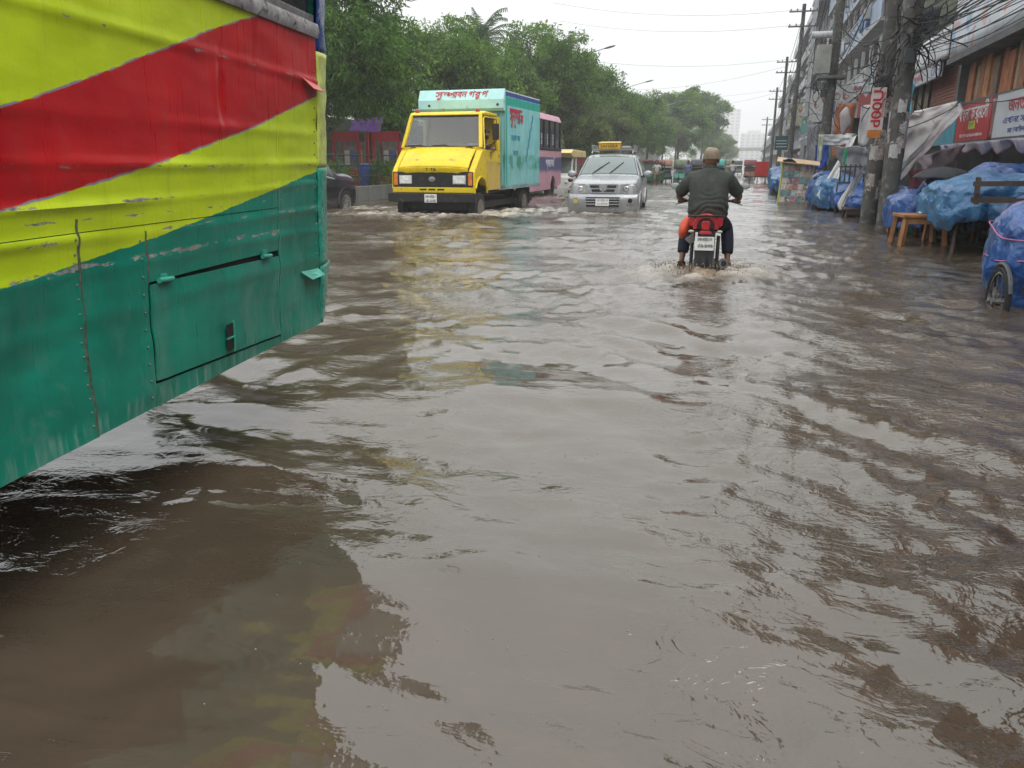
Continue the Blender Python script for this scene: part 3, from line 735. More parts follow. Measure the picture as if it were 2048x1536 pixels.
# plate and mud flap
plate = pm('plate_white', (0.72, 0.72, 0.70), 0.4, var=0.06)
pl = MB().slab([(-0.11, -0.462, 0.555), (0.11, -0.462, 0.555), (0.11, -0.452, 0.715), (-0.11, -0.452, 0.715)], 0.004).build('number_plate', plate, moto, bevel=0.002)
ink = pm('plate_ink', (0.02, 0.02, 0.025), 0.5, var=0.0)
grey_ink = pm('plate_ink_faded', (0.18, 0.18, 0.2), 0.6, var=0.3, vs=60)
lettering('ঢাকা-মেট্রো-ল', grey_ink, pl, (0, -0.463, 0.685), (R(90), 0, 0), 0.055, 0.17, bold=0.004, depth=0.002)
lettering('৫২-৮০৬', ink, pl, (0.01, -0.467, 0.61), (R(90), 0, 0), 0.07, 0.17, bold=0.008, depth=0.002)
MB().prism([(-0.10, 0.30), (0.10, 0.30), (0.115, 0.56), (-0.115, 0.56)], 'y', -0.45, -0.44).build('mud_flap', pm('flap_grey', (0.035, 0.036, 0.04), 0.5, var=0.3, vs=8), moto, bevel=0.004)
for s in (-1, 1):
    sp_ = MB(); pts = []
    for k in range(81):
        t = k/80; a = t * 2*math.pi * 9; pts.append((s*0.155 + 0.022*math.cos(a), -0.12 - 0.10*t + 0.022*math.sin(a), 0.68 - 0.36*t))
    sp_.tube(pts, 0.006, 5); sp_.cyl((s*0.155, -0.12, 0.70), (s*0.155, -0.23, 0.28), 0.021)
    sp_.build('shock_absorber', blk, moto, smooth=60)
    MB().bar((s*0.12, 0.25, 0.36), (s*0.12, -0.25, 0.30), 0.03, 0.05).build('swing_arm', blk, moto)
ex = MB().cyl((0.17, 0.35, 0.26), (0.235, -0.42, 0.40), 0.05, 0.062, 18).build('exhaust', pm('exhaust_steel', (0.10, 0.10, 0.10), 0.35, 0.7, var=0.4, vs=14), moto, smooth=40)
e0 = Vector((0.235, -0.42, 0.40)); ed = Vector((0.065, -0.77, 0.14)).normalized()
MB().cyl(e0, e0 + ed*0.02, 0.064, 0.055, 18).build('exhaust_ring', pm('ring_steel', (0.12, 0.12, 0.12), 0.4, 0.6), ex, smooth=40)
MB().cyl(e0 + ed*0.0205, e0 + ed*0.024, 0.034, 0.034, 16).build('exhaust_mouth', dk, ex, smooth=40)
# orange bag strapped to the left flank
bag = MB(); bag.ball((-0.25, -0.08, 0.80), 0.075, 0.20, 0.15, 16, 10)
bag.move(lambda p: (p.x + 0.04 * (p.z - 0.8) / 0.15, p.y, p.z + 0.012 * nz(p.y * 14, p.z * 14)))
bg = bag.build('strapped_bag', pm('orange_cloth', (0.62, 0.09, 0.045), 0.6, var=0.25, vs=9, bump=0.3), None, smooth=180)
tag(bg, 'orange bag hanging on the left flank of the motorcycle', 'bag'); bg.location = (mx, my, -0.27); bg.rotation_euler = (0, 0, R(1.5))
MB().prism([(-0.03, 0.60), (0.02, 0.62), (0.02, 0.75), (-0.10, 0.66)], 'y', -0.20, 0.05).move(lambda p: (p.x - 0.15, p.y, p.z)).build('side_guard', grey_m, moto, bevel=0.01)
# handlebar, grips, levers, mirrors, fork
hb = MB(); hb.tube([(-0.38, 0.62, 1.075), (-0.22, 0.66, 1.09), (-0.10, 0.72, 1.07), (0.10, 0.72, 1.07), (0.22, 0.66, 1.09), (0.38, 0.62, 1.075)], 0.011, 8); hb.build('handlebar', blk, moto, smooth=60)
for s in (-1, 1):
    MB().cyl((s*0.255, 0.65, 1.088), (s*0.40, 0.615, 1.073), 0.018, n=10).build('grip', blk, moto, smooth=60)
    MB().tube([(s*0.24, 0.70, 1.08), (s*0.32, 0.72, 1.065), (s*0.43, 0.69, 1.03)], 0.0065, 6).build('lever', blk, moto, smooth=60)
    ml = MB().tube([(s*0.23, 0.66, 1.10), (s*0.30, 0.67, 1.19), (s*0.42, 0.68, 1.27)], 0.006, 6).build('mirror_stalk', blk, moto, smooth=60)
    MB().ball((s*0.445, 0.68, 1.275), 0.062, 0.020, 0.042, 16, 8).build('mirror_shell', blk, ml, smooth=180)
    MB().ball((s*0.445, 0.664, 1.275), 0.056, 0.006, 0.037, 16, 8).build('mirror_glass', glass_mat('mirror_glass', (0.35, 0.38, 0.4) if s > 0 else (0.35, 0.38, 0.4), rough=0.03), ml, smooth=180)
    MB().cyl((s*0.09, 1.05, 0.30), (s*0.09, 0.74, 1.05), 0.022).build('fork', grey_m, moto, smooth=40)
MB().ball((0, 0.86, 0.93), 0.10, 0.09, 0.11, 14, 10).build('headlamp', blk, moto, smooth=180)

# ------------------------------------------------------------------ the rider
rider = thing('person', 'rider in dark green shirt and khaki cap seen from behind on motorcycle', 'person', (mx, my, -0.27), R(1.5))
J = {'pel': ((0, 0.10, 0.92), (0.13, 0.12)), 'bel': ((0, 0.10, 1.05), (0.14, 0.13)), 'che': ((0, 0.14, 1.28), (0.15, 0.12)), 'upc': ((0, 0.17, 1.40), (0.12, 0.09)), 'nek': ((0, 0.20, 1.475), 0.075), 'hd0': ((0, 0.225, 1.54), 0.070)}
B = [('pel', 'bel'), ('bel', 'che'), ('che', 'upc'), ('upc', 'nek'), ('nek', 'hd0')]
for s, q in ((-1, 'l'), (1, 'r')):
    J[q+'sh'] = ((s*0.185, 0.17, 1.385), 0.070); J[q+'ua'] = ((s*0.27, 0.22, 1.29), 0.056); J[q+'el'] = ((s*0.375, 0.33, 1.17), 0.046); J[q+'fa'] = ((s*0.365, 0.45, 1.125), 0.042); J[q+'wr'] = ((s*0.335, 0.55, 1.10), 0.030)
    B += [('upc', q+'sh'), (q+'sh', q+'ua'), (q+'ua', q+'el'), (q+'el', q+'fa'), (q+'fa', q+'wr')]
    hand_joints(J, B, q, J[q+'wr'][0], (-s*0.05, 0.9, 0.1), (-s*1, 0, 0), (0, 0.15, -1), q+'wr')
    J[q+'hp'] = ((s*0.11, 0.16, 0.88), 0.098); J[q+'th'] = ((s*0.19, 0.36, 0.83), 0.080); J[q+'kn'] = ((s*0.245, 0.55, 0.76), 0.062); J[q+'cf'] = ((s*0.265, 0.36, 0.58), 0.056); J[q+'an'] = ((s*0.285, 0.22, 0.38), 0.036); J[q+'hl'] = ((s*0.285, 0.17, 0.325), 0.034); J[q+'ft'] = ((s*0.295, 0.32, 0.30), (0.042, 0.026)); J[q+'to'] = ((s*0.30, 0.40, 0.295), (0.04, 0.018))
    B += [('pel', q+'hp'), (q+'hp', q+'th'), (q+'th', q+'kn'), (q+'kn', q+'cf'), (q+'cf', q+'an'), (q+'an', q+'hl'), (q+'hl', q+'ft'), (q+'ft', q+'to')]
link('body', skin_mesh(J, B, SK, 'body'), rider)
hm = head_mesh(SK, (0, 0.235, 1.60), 0.0, 1.16); hm.build('head', SK, rider, smooth=180)
shirt = pm('shirt_dark_green', (0.043, 0.050, 0.043), 0.85, var=0.22, vs=7, bump=0.35, bs=14)
def remesh(mb, mat, voxel, name, relax=6):
    """overlapping closed shapes fused into one continuous skin"""
    o = bpy.data.objects.new(name, mb.mesh(name, mat)); COL.objects.link(o)
    md = o.modifiers.new('remesh', 'REMESH'); md.mode = 'VOXEL'; md.voxel_size = voxel
    sm_ = o.modifiers.new('smooth', 'SMOOTH'); sm_.iterations = relax; sm_.factor = 0.5
    dg = bpy.context.evaluated_depsgraph_get(); dg.update(); out = bpy.data.meshes.new_from_object(o.evaluated_get(dg)); bpy.data.objects.remove(o)
    out.name = name; out.materials.clear(); out.materials.append(mat); out.shade_smooth(); return out
SEC = [(0.885, 0.225, 0.165, 0.10), (0.95, 0.242, 0.18, 0.10), (1.05, 0.248, 0.185, 0.095), (1.15, 0.238, 0.175, 0.11), (1.25, 0.236, 0.165, 0.13), (1.34, 0.242, 0.150, 0.145), (1.40, 0.235, 0.130, 0.16), (1.445, 0.195, 0.110, 0.17), (1.48, 0.135, 0.098, 0.18), (1.505, 0.098, 0.09, 0.19)]
tb = MB(); V = []; n_ = 36
for (z, wx_, wy_, cy_) in SEC:
    for i in range(n_):
        a = 2*math.pi*i/n_; k_ = (abs(math.cos(a))**2.6 + abs(math.sin(a))**2.6) ** (-1/2.6); V.append((wx_*k_*math.cos(a), cy_ + wy_*k_*math.sin(a), z))
tb.add(V, [(r_*n_+i, r_*n_+(i+1) % n_, (r_+1)*n_+(i+1) % n_, (r_+1)*n_+i) for r_ in range(len(SEC)-1) for i in range(n_)] + [tuple(range(n_-1, -1, -1)), tuple(range((len(SEC)-1)*n_, len(SEC)*n_))])
for s in (-1, 1):
    tb.tube([(s*0.12, 0.165, 1.40), (s*0.20, 0.175, 1.375), (s*0.265, 0.205, 1.315), (s*0.315, 0.245, 1.255), (s*0.36, 0.29, 1.205)], [0.085, 0.098, 0.094, 0.088, 0.086], 16)
sm = remesh(tb, shirt, 0.011, 'shirt', 10)
for v in sm.vertices:      # cloth folds, strongest round the waist
    w_ = max(0.0, min(1.0, (1.30 - v.co.z) / 0.3)); f = 0.006 * w_ * math.sin(v.co.z * 70 + 7 * nz(v.co.x * 6, v.co.z * 4) + abs(v.co.x) * 22) + 0.007 * nz(v.co.x * 8, v.co.z * 7, v.co.y * 6) + 0.004 * nz(v.co.x * 24, v.co.z * 12, v.co.y * 9)
    v.co += v.normal * f
link('shirt', sm, rider)
MB().lathe([(0.098, 1.475), (0.086, 1.52), (0.080, 1.522), (0.086, 1.475)], (0, 0.20, 0), 18).move(lambda p: (p.x, p.y, p.z + (p.y - 0.2) * -0.25)).build('collar', shirt, rider, smooth=60)
trou = pm('navy_cloth', (0.008, 0.010, 0.022), 0.85, var=0.3, vs=8, bump=0.3)
TJ = {'pel': ((0, 0.12, 0.90), (0.18, 0.15))}; TB = []
for s, q in ((-1, 'l'), (1, 'r')):
    TJ[q+'hp'] = ((s*0.115, 0.17, 0.88), 0.118); TJ[q+'th'] = ((s*0.195, 0.36, 0.825), 0.100); TJ[q+'kn'] = ((s*0.25, 0.55, 0.75), 0.084); TJ[q+'cf'] = ((s*0.27, 0.37, 0.60), 0.084); TJ[q+'cu'] = ((s*0.28, 0.27, 0.455), 0.076); TJ[q+'ce'] = ((s*0.28, 0.265, 0.44), 0.068)
    TB += [('pel', q+'hp'), (q+'hp', q+'th'), (q+'th', q+'kn'), (q+'kn', q+'cf'), (q+'cf', q+'cu'), (q+'cu', q+'ce')]
link('trousers', skin_mesh(TJ, TB, trou, 'trousers'), rider)
leather = pm('sandal_leather', (0.11, 0.05, 0.025), 0.55, var=0.3)
for s in (-1, 1):
    sd_ = MB().prism([(-0.05, 0.13), (0.05, 0.13), (0.056, 0.34), (0.04, 0.43), (-0.03, 0.43), (-0.052, 0.34)], 'z', 0.262, 0.285).move(lambda p: (p.x + s*0.292, p.y, p.z)).build('sandal', leather, rider, bevel=0.006)
    MB().tube([(s*0.292 - 0.047, 0.30, 0.28), (s*0.292 - 0.03, 0.30, 0.325), (s*0.292 + 0.03, 0.30, 0.325), (s*0.292 + 0.047, 0.30, 0.28)], 0.012, 6).build('strap', leather, sd_, smooth=60)
    MB().tube([(s*0.285 - 0.045, 0.20, 0.28), (s*0.285 - 0.04, 0.145, 0.34), (s*0.285, 0.128, 0.355), (s*0.285 + 0.04, 0.145, 0.34), (s*0.285 + 0.045, 0.20, 0.28)], 0.010, 6).build('strap', leather, sd_, smooth=60)
capm = pm('cap_khaki', (0.24, 0.20, 0.145), 0.9, var=0.25, vs=9, bump=0.4, bs=60)
cp = MB()
cp.grid(lambda u, t: ((0.099 * math.cos(u*2*math.pi) * math.cos(t*math.pi/2) ** 0.55 * (1 + 0.02*nz(u*9, t*5)), 0.235 + 0.122 * math.sin(u*2*math.pi) * math.cos(t*math.pi/2) ** 0.55, 1.622 + 0.125 * math.sin(t*math.pi/2) ** 0.9 + 0.008*nz(u*7, t*4, 3))), 28, 10, closed_u=True)
cp.lathe([(0.086, 1.622), (0.089, 1.65)], (0, 0, 0), 28).move(lambda p: p)
c2 = MB(); c2.v = cp.v; c2.f = cp.f[:27*0 + 28*9]
cap = c2.build('cap', capm, rider, smooth=60, solid=0.005)
MB().lathe([(0.1002, 0.0), (0.1025, 0.004), (0.1025, 0.026), (0.1002, 0.032)], (0, 0, 1.605), 32).move(lambda p: (p.x, p.y * 1.23 + 0.235, p.z)).build('band', capm, cap, smooth=60)
MB().slab([(-0.085, 0.31, 1.622), (0.085, 0.31, 1.622), (0.07, 0.42, 1.612), (0.0, 0.445, 1.609), (-0.07, 0.42, 1.612)], 0.006).build('peak', capm, cap, bevel=0.004)
# splash thrown up by the rear wheel and the feet
sp = MB(); r_ = random.Random(3)
for k in range(760):
    cx, cy = r_.choice(((0.0, -0.45), (0.0, -0.40), (-0.33, 0.15), (0.3, 0.1), (-0.15, -0.5), (0.15, -0.5)))
    x = mx + cx + r_.gauss(0, 0.16); y = my + cy + r_.gauss(0, 0.14); z = abs(r_.gauss(0, 0.06)) + 0.005
    sz = r_.uniform(0.004, 0.012) * (1.0 if z < 0.06 else 0.7)
    sp.ball((x, y, z), sz*0.8, sz*0.8 * r_.uniform(0.8, 1.5), sz * r_.uniform(0.8, 1.8), 6, 4)
tag(sp.build('splash', pm('splash_water', (0.32, 0.26, 0.20), 0.15, var=0.2, vs=30), smooth=180), 'muddy spray thrown up behind the motorcycle', 'splash', kind='stuff')
lump = MB()
lump.grid(lambda u, t: (mx + (u - 0.5) * 0.72, my - 0.55 + (t - 0.5) * 0.7, -0.02 + 0.075 * math.exp(-((u-0.5)/0.26)**2 - ((t-0.5)/0.26)**2) * (1 + 0.9 * nz(u*7, t*5, 1.0)) + 0.018 * nz(u*18, t*12, 2.0) - 0.05 * (max(abs(u-0.5), abs(t-0.5)) * 2) ** 3), 44, 36)
tag(lump.build('wake_crest', pm('wake_foam', (0.24, 0.18, 0.12), 0.25, var=0.35, vs=26, bump=0.5, bs=50), smooth=180), 'foaming brown crest of water behind the motorcycle wheel', 'wake')
# ------------------------------------------------------------------ yellow truck with a turquoise box (local frame: front at y = 0 facing -Y, x right in the picture, z = 0 on the road)
TX, TY, TZ = -7.80, 19.15, -0.30
truck = thing('delivery_truck', 'yellow cab truck with turquoise corrugated cargo box driving through water', 'truck', (TX, TY, TZ), R(-1.0))
yel = pm('truck_yellow', (0.64, 0.47, 0.004), 0.3, var=0.12, vs=2.5, coat=0.15, dirt=((0.30, 0.21, 0.06), 0.07, 5), streak=0.12)
yel_d = pm('truck_door_yellow', (0.50, 0.36, 0.07), 0.5, var=0.25, vs=3, dirt=((0.42, 0.32, 0.14), 0.2, 3), streak=0.25)
tblk = pm('truck_black', (0.014, 0.014, 0.015), 0.5, var=0.4, vs=9, dirt=((0.06, 0.055, 0.05), 0.1, 8))
# cab side outline (y, z): nose, bonnet slope, windscreen, roof, back
def cabx(z):   # half width, drawn in towards the roof
    return 1.16 if z < 1.9 else 1.16 - 0.14 * (z - 1.9) / 0.95
hood = MB()
def hoodf(u, t):
    x = (u - 0.5) * 2 * 1.14; y = 0.03 + 0.66 * t; z = 1.49 + 0.49 * t ** 0.8 - 0.05 * abs((u - 0.5) * 2) ** 3
    y += 0.06 * abs((u - 0.5) * 2) ** 4 * (1 - t)
    z += 0.012 * math.exp(-((u - 0.27) / 0.09) ** 2 - ((t - 0.35) / 0.22) ** 2) * 2.2 - 0.02 * math.exp(-((u - 0.34) / 0.05) ** 2 - ((t - 0.3) / 0.12) ** 2) + 0.02 * math.exp(-((t - 0.28) / 0.03) ** 2) * 0.5
    return (x * 0.86, y, z)
hood.grid(hoodf, 40, 24); hood.build('bonnet', yel, truck, smooth=60, solid=0.02)
front = MB()
front.grid(lambda u, t: ((u - 0.5) * 2 * 0.98, 0.03 + 0.06 * abs((u - 0.5) * 2) ** 4 - 0.03 * math.sin(t * math.pi / 2), 1.49 - 0.05 * abs((u - 0.5) * 2) ** 3 - 0.14 * (1 - t) + 0.0 + 0.006 * nz(u * 14, t * 4)), 40, 8)
front.build('bonnet_lip', yel, truck, smooth=60, solid=0.02)
for s in (-1, 1):   # front wings with wheel arch
    w = MB()
    pl_ = [(0.05, 0.90), (0.06, 1.34), (0.13, 1.44), (0.69, 1.93), (1.02, 1.93), (1.02, 1.2)] + [(1.02 - 0.02 - 0.44 * (1 - math.cos(a)), 0.78 + 0.44 * math.sin(a)) for a in (0.5, 0.9, 1.3, 1.7, 2.1, 2.5)] + [(0.14, 0.72), (0.07, 0.72)]
    w.prism(pl_, 'x', s * 0.975, s * 1.16)
    w.build('front_wing', yel, truck, smooth=30, bevel=0.055)
    lip = MB(); lip.tube([(s * 1.165, 1.02 - 0.02 - 0.46 * (1 - math.cos(a)), 0.78 + 0.46 * math.sin(a)) for a in np.linspace(0.1, 2.75, 14)], 0.03, 6)
    lip.build('arch_lip', yel, truck, smooth=60)
# grille panel
MB().box(-1.12, 1.12, 0.035, 0.06, 0.985, 1.37).build('grille_panel', tblk, truck, bevel=0.01)
for k in range(7):
    MB().box(-0.5, 0.5, 0.022, 0.034, 1.03 + k * 0.045, 1.045 + k * 0.045).build('grille_slat', pm('grille_slat_black', (0.03, 0.03, 0.032), 0.35), truck)
em = MB(); em.lathe([(0.0, -0.02), (0.06, -0.02), (0.075, -0.01), (0.075, 0.0)], (0, 0.0, 0), 20, 'y'); em.move(lambda p: (p.x * 1.3, p.y + 0.02, p.z * 0.95 + 1.18)); em.build('emblem', grey_m, truck, smooth=40)
for s in (-1, 1):
    hl = MB().box(s*0.75 - 0.18, s*0.75 + 0.18, 0.015, 0.034, 1.06, 1.28).build('headlight', pm('lamp_housing', (0.5, 0.5, 0.48), 0.3, 0.5), truck, bevel=0.012)
    MB().box(s*0.75 - 0.155, s*0.75 + 0.155, 0.003, 0.0145, 1.08, 1.26).build('lens', pm('lamp_lens', (0.62, 0.64, 0.62), 0.12, var=0.25, vs=12, bump=0.4, bs=60), hl, bevel=0.005)
    MB().box(s*1.04 - 0.05, s*1.04 + 0.06, 0.02, 0.05, 1.03, 1.34).build('turn_signal', pm('amber_lens', (0.55, 0.16, 0.03), 0.2, var=0.3, vs=12), truck, bevel=0.01)
val = MB().box(-1.12, 1.12, 0.03, 0.07, 0.845, 0.98).build('valance', yel, truck, bevel=0.012)
for k in range(3):
    MB().box(-0.36 + k*0.25, -0.17 + k*0.25, 0.022, 0.032, 0.905, 0.945).build('vent_slot', tblk, val, bevel=0.004)
bum = MB().box(-1.22, 1.22, -0.10, 0.06, 0.60, 0.84).build('bumper', tblk, truck, bevel=0.025)
np_ = MB().box(-0.17, 0.17, -0.115, -0.103, 0.60, 0.81).build('number_plate', plate, truck, bevel=0.004)
lettering('ঢাকা মেট্রো', ink, np_, (0, -0.117, 0.745), (R(90), 0, 0), 0.10, 0.29, bold=0.01, depth=0.002)
lettering('১৪-২১৩৪', ink, np_, (0, -0.117, 0.645), (R(90), 0, 0), 0.12, 0.28, bold=0.012, depth=0.002)
MB().box(-1.0, 1.0, 0.35, 5.9, 0.42, 0.58).build('chassis', tblk, truck)
MB().box(-0.85, 0.85, 0.50, 0.72, 0.34, 0.50).build('front_axle', tblk, truck, bevel=0.03)
# cab: roof, pillars, windscreen frame, doors, back wall
zt, zb = 2.80, 1.98
yb, ytop = 0.70, 1.06      # windscreen foot and head
MB().prism([(ytop - 0.05, zt), (ytop + 0.02, zt + 0.07), (ytop + 0.25, zt + 0.11), (2.25, zt + 0.09), (2.25, zt)], 'x', -1.04, 1.04).build('cab_roof', yel, truck, smooth=40, bevel=0.06)
MB().box(-1.12, 1.12, 2.2, 2.26, 0.85, zt).build('cab_back', yel, truck)
MB().box(-1.1, 1.1, 0.95, 2.2, 0.80, 0.86).build('cab_floor', tblk, truck)
sc = MB().prism([(-1.135, 1.90), (1.135, 1.90), (1.125, 2.0), (-1.125, 2.0)], 'y', yb - 0.01, yb + 0.05).build('scuttle', yel, truck, bevel=0.01)
lettering('চিকু', tblk, sc, (0.80, yb - 0.014, 1.95), (R(90), 0, 0), 0.12, 0.22, bold=0.01)
lettering('চিকু', tblk, sc, (-0.80, yb - 0.014, 1.95), (R(90), 0, 0), 0.11, 0.16, bold=0.01)
def sidep(s, y, z, o=0.0): return (s * (cabx(z) + o), y, z)
for s in (-1, 1):
    a, b_ = sidep(s, yb, zb - 0.02, -0.05), sidep(s, ytop, zt, -0.05)
    MB().bar(a, b_, 0.10, 0.09, up=(0, 0, 1)).build('windscreen_pillar', yel, truck, bevel=0.015)
    MB().prism([(s*1.07, 1.88), (s*1.15, 1.88), (s*1.02, zt), (s*0.94, zt)], 'y', 2.08, 2.2).build('rear_pillar', yel, truck, bevel=0.012)
    door = MB().prism([(1.04, 0.88), (2.16, 0.88), (2.16, 1.90), (0.86, 1.93), (0.86, 1.60), (1.04, 1.3)], 'x', s * 1.10, s * 1.152).build('door', yel_d if s > 0 else yel, truck, bevel=0.012)
    if s > 0:
        MB().prism([(0.87, 1.62), (2.16, 1.62), (2.16, 1.895), (0.87, 1.925)], 'x', 1.1535, 1.158).build('upper_band', yel, door)
        for k in range(4): lettering('সমগ্র বাংলাদেশ'[:9 - k], tblk, door, (1.160, 1.36, 1.86 - k * 0.05), (R(90), 0, R(90)), 0.04, 0.26 - 0.03 * k, depth=0.001)
        lettering('৫৬', tblk, door, (1.160, 2.02, 1.76), (R(90), 0, R(90)), 0.12, 0.13, bold=0.01, depth=0.001)
        MB().box(1.154, 1.17, 1.98, 2.10, 1.56, 1.585).build('handle', tblk, door, bevel=0.004)
    MB().tube([sidep(s, 0.88, 1.95, -0.01), sidep(s, 1.02, 2.42, -0.01), sidep(s, 1.12, 2.70, -0.01), sidep(s, 1.25, 2.76, -0.01), sidep(s, 2.12, 2.76, -0.01), sidep(s, 2.12, 1.93, -0.01)], 0.026, 6).build('window_frame', yel, door, smooth=60)
    ax_ = 1.40 if s > 0 else 1.16
    arm = MB().tube([sidep(s, 1.1, 1.98, 0.02), (s*ax_, 1.10, 2.15), (s*ax_, 1.10, 2.68), (s*1.04, 1.2, 2.74)], 0.014, 6).build('mirror_arm', tblk, truck, smooth=60)
    MB().box(s*ax_ - 0.09, s*ax_ + 0.09, 1.03, 1.08, 2.17, 2.58).build('mirror', tblk, arm, bevel=0.02)
    beacon = MB().lathe([(0.055, 0.0), (0.055, 0.06), (0.03, 0.09), (0.0, 0.095)], (s * 0.86, ytop + 0.12, zt + 0.075), 12).build('marker_lamp', pm('red_lens', (0.28, 0.035, 0.02), 0.25), truck, smooth=40)
rub = MB().tube([(-1.06, yb + 0.01, 2.0), (1.06, yb + 0.01, 2.0), (0.985, ytop - 0.01, zt - 0.02), (-0.985, ytop - 0.01, zt - 0.02), (-1.06, yb + 0.01, 2.0)], 0.022, 6).build('windscreen_seal', tblk, truck, smooth=60)
MB().slab([(-1.05, yb + 0.015, 2.005), (1.05, yb + 0.015, 2.005), (0.98, ytop - 0.005, zt - 0.025), (-0.98, ytop - 0.005, zt - 0.025)], 0.004).build('windscreen', glass_mat('windscreen_glass', (0.17, 0.18, 0.19), 0.6, 0.03, (0.92, 0.94, 0.94)), truck)
for s in (-1, 1):
    wp = MB().tube([(s*0.35 - 0.1, yb - 0.01, 2.0), (s*0.35 - 0.25 + 0.0, yb + 0.015, 2.045), (s*0.35 - 0.62, yb + 0.02, 2.03)], 0.010, 5).build('wiper', tblk, truck)
# inside: dash with papers, wheel, seats
MB().box(-1.05, 1.05, 0.80, 1.25, 1.62, 1.97).build('dashboard', pm('dash_grey', (0.12, 0.12, 0.12), 0.6), truck, bevel=0.03)
for (x0, x1, c) in ((-1.0, -0.72, (0.75, 0.76, 0.74)), (-0.45, 0.05, (0.6, 0.68, 0.66)), (0.1, 0.4, (0.6, 0.4, 0.36)), (0.42, 0.62, (0.66, 0.66, 0.64)), (0.68, 1.0, (0.8, 0.8, 0.78))):
    MB().box(x0, x1, 0.90, 1.12, 1.972, 2.05 + 0.06 * random.random()).build('dash_cloth', pm('dash_cloth_%d' % int(x0 * 10 + 50), c, 0.8), truck, bevel=0.01)
st = MB(); st.lathe([(0.19, -0.015), (0.205, 0.0), (0.19, 0.015), (0.175, 0.0), (0.19, -0.015)], (0, 0, 0), 24, 'z'); st.move(lambda p: (p.x + 0.52 - 1.0, p.y * 0.75 + 1.30 - p.z * 0.5, 2.12 + p.y * 0.6 + p.z * 0.8)); st.build('steering_wheel', pm('wheel_grey', (0.45, 0.45, 0.45), 0.5), truck, smooth=60)
for x in (-0.5, 0.5): MB().box(x - 0.42, x + 0.42, 1.6, 2.15, 1.15, 1.4).box(x - 0.42, x + 0.42, 2.05, 2.18, 1.4, 2.1).build('seat', pm('seat_brown', (0.14, 0.08, 0.05), 0.8), truck, bevel=0.04)
# corrugated box
def box_paint():
    m, nt, b, tc = new_mat('truck_box_paint'); v = tc.outputs['Object']
    sp_ = nd(nt, 'SeparateXYZ'); lk(nt, v, sp_.inputs[0]); y, z, x = sp_.outputs['Y'], sp_.outputs['Z'], sp_.outputs['X']
    n = noise(nt, v, 2.0, 5.0); c = mixc(nt, ramp(nt, n, 0.3, 0.7), (0.16, 0.44, 0.46), (0.24, 0.54, 0.54))
    side = ramp(nt, x, 1.10, 1.11)
    zz = math_n(nt, 'ADD', z, math_n(nt, 'MULTIPLY', math_n(nt, 'SUBTRACT', noise(nt, v, 3.0), 0.5), 0.05))
    def band(a0, a1, val, soft=0.01): return math_n(nt, 'MULTIPLY', ramp(nt, val, a0, a0 + soft), ramp(nt, val, a1, a1 + soft, 1.0, 0.0))
    green = math_n(nt, 'MAXIMUM', band(3.14, 3.36, zz), band(2.66, 2.80, y))
    c = mixc(nt, math_n(nt, 'MULTIPLY', side, green), c, (0.01, 0.33, 0.26))
    c = mixc(nt, math_n(nt, 'MULTIPLY', side, ramp(nt, z, 3.37, 3.39)), c, (0.025, 0.06, 0.25))
    lowg = math_n(nt, 'MULTIPLY', band(1.35, 1.75, zz, 0.1), ramp(nt, noise(nt, v, 2.4, 5.0), 0.42, 0.6))
    c = mixc(nt, math_n(nt, 'MULTIPLY', side, lowg), c, (0.02, 0.26, 0.2))
    diag = math_n(nt, 'ABSOLUTE', math_n(nt, 'SUBTRACT', y, math_n(nt, 'MULTIPLY_ADD', z, 0.55, 3.75)))
    c = mixc(nt, math_n(nt, 'MULTIPLY', math_n(nt, 'MULTIPLY', side, band(1.6, 3.0, z)), ramp(nt, diag, 0.09, 0.07)), c, (0.03, 0.22, 0.34))
    st_ = noise(nt, scaled(nt, v, 12, 12, 0.8), 1.2, 5.0)
    c = mixc(nt, math_n(nt, 'MULTIPLY', ramp(nt, st_, 0.46, 0.8, 0, 0.75), ramp(nt, z, 3.2, 1.0, 0.35, 1.0)), c, (0.17, 0.16, 0.12))
    c = mixc(nt, ramp(nt, noise(nt, v, 9.0, 7.0, 0.7), 0.66, 0.72, 0, 0.8), c, (0.34, 0.40, 0.38))
    lk(nt, c, b.inputs['Base Color']); b.inputs['Roughness'].default_value = 0.42
    return m
bxp = box_paint()
def corrugate(L, n, d):
    pts = []
    for k in range(n):
        t = L * k / n; w = L / n
        pts += [(t, 0), (t + 0.40 * w, 0), (t + 0.50 * w, d), (t + 0.90 * w, d)]
    return pts + [(L, 0)]
cb0, cb1, cz0, cz1 = 2.55, 6.20, 0.98, 3.50
bxw = {1: 1.17, -1: 1.32}
def corr_side(s):
    pr = corrugate(cb1 - cb0, 26, -0.022); V = []
    for (t, d) in pr: V += [(s * (bxw[s] + d), cb0 + t, cz0), (s * (bxw[s] + d), cb0 + t, cz1)]
    m = MB(); n = len(pr); m.add(V, [((2*i, 2*i+2, 2*i+3, 2*i+1) if s > 0 else (2*i+1, 2*i+3, 2*i+2, 2*i)) for i in range(n - 1)])
    return m
side_r = corr_side(1).build('box_side', bxp, truck, solid=0.004)
corr_side(-1).build('box_side', bxp, truck, solid=0.004)
pr = corrugate(2.49, 19, 0.022); V = []
for (t, d) in pr: V += [(-1.32 + t, cb0 + d, cz0), (-1.32 + t, cb0 + d, 3.02)]
MB().add(V, [(2*i, 2*i+2, 2*i+3, 2*i+1) for i in range(len(pr) - 1)]).build('box_front', bxp, truck, solid=0.004)
MB().box(-1.31, 1.16, cb0 + 0.01, cb1, 3.49, 3.53).build('box_roof', pm('box_roof_white', (0.6, 0.65, 0.65), 0.5), truck)
MB().box(-1.30, 1.15, cb1 - 0.03, cb1, cz0, cz1).build('box_rear', bxp, truck)
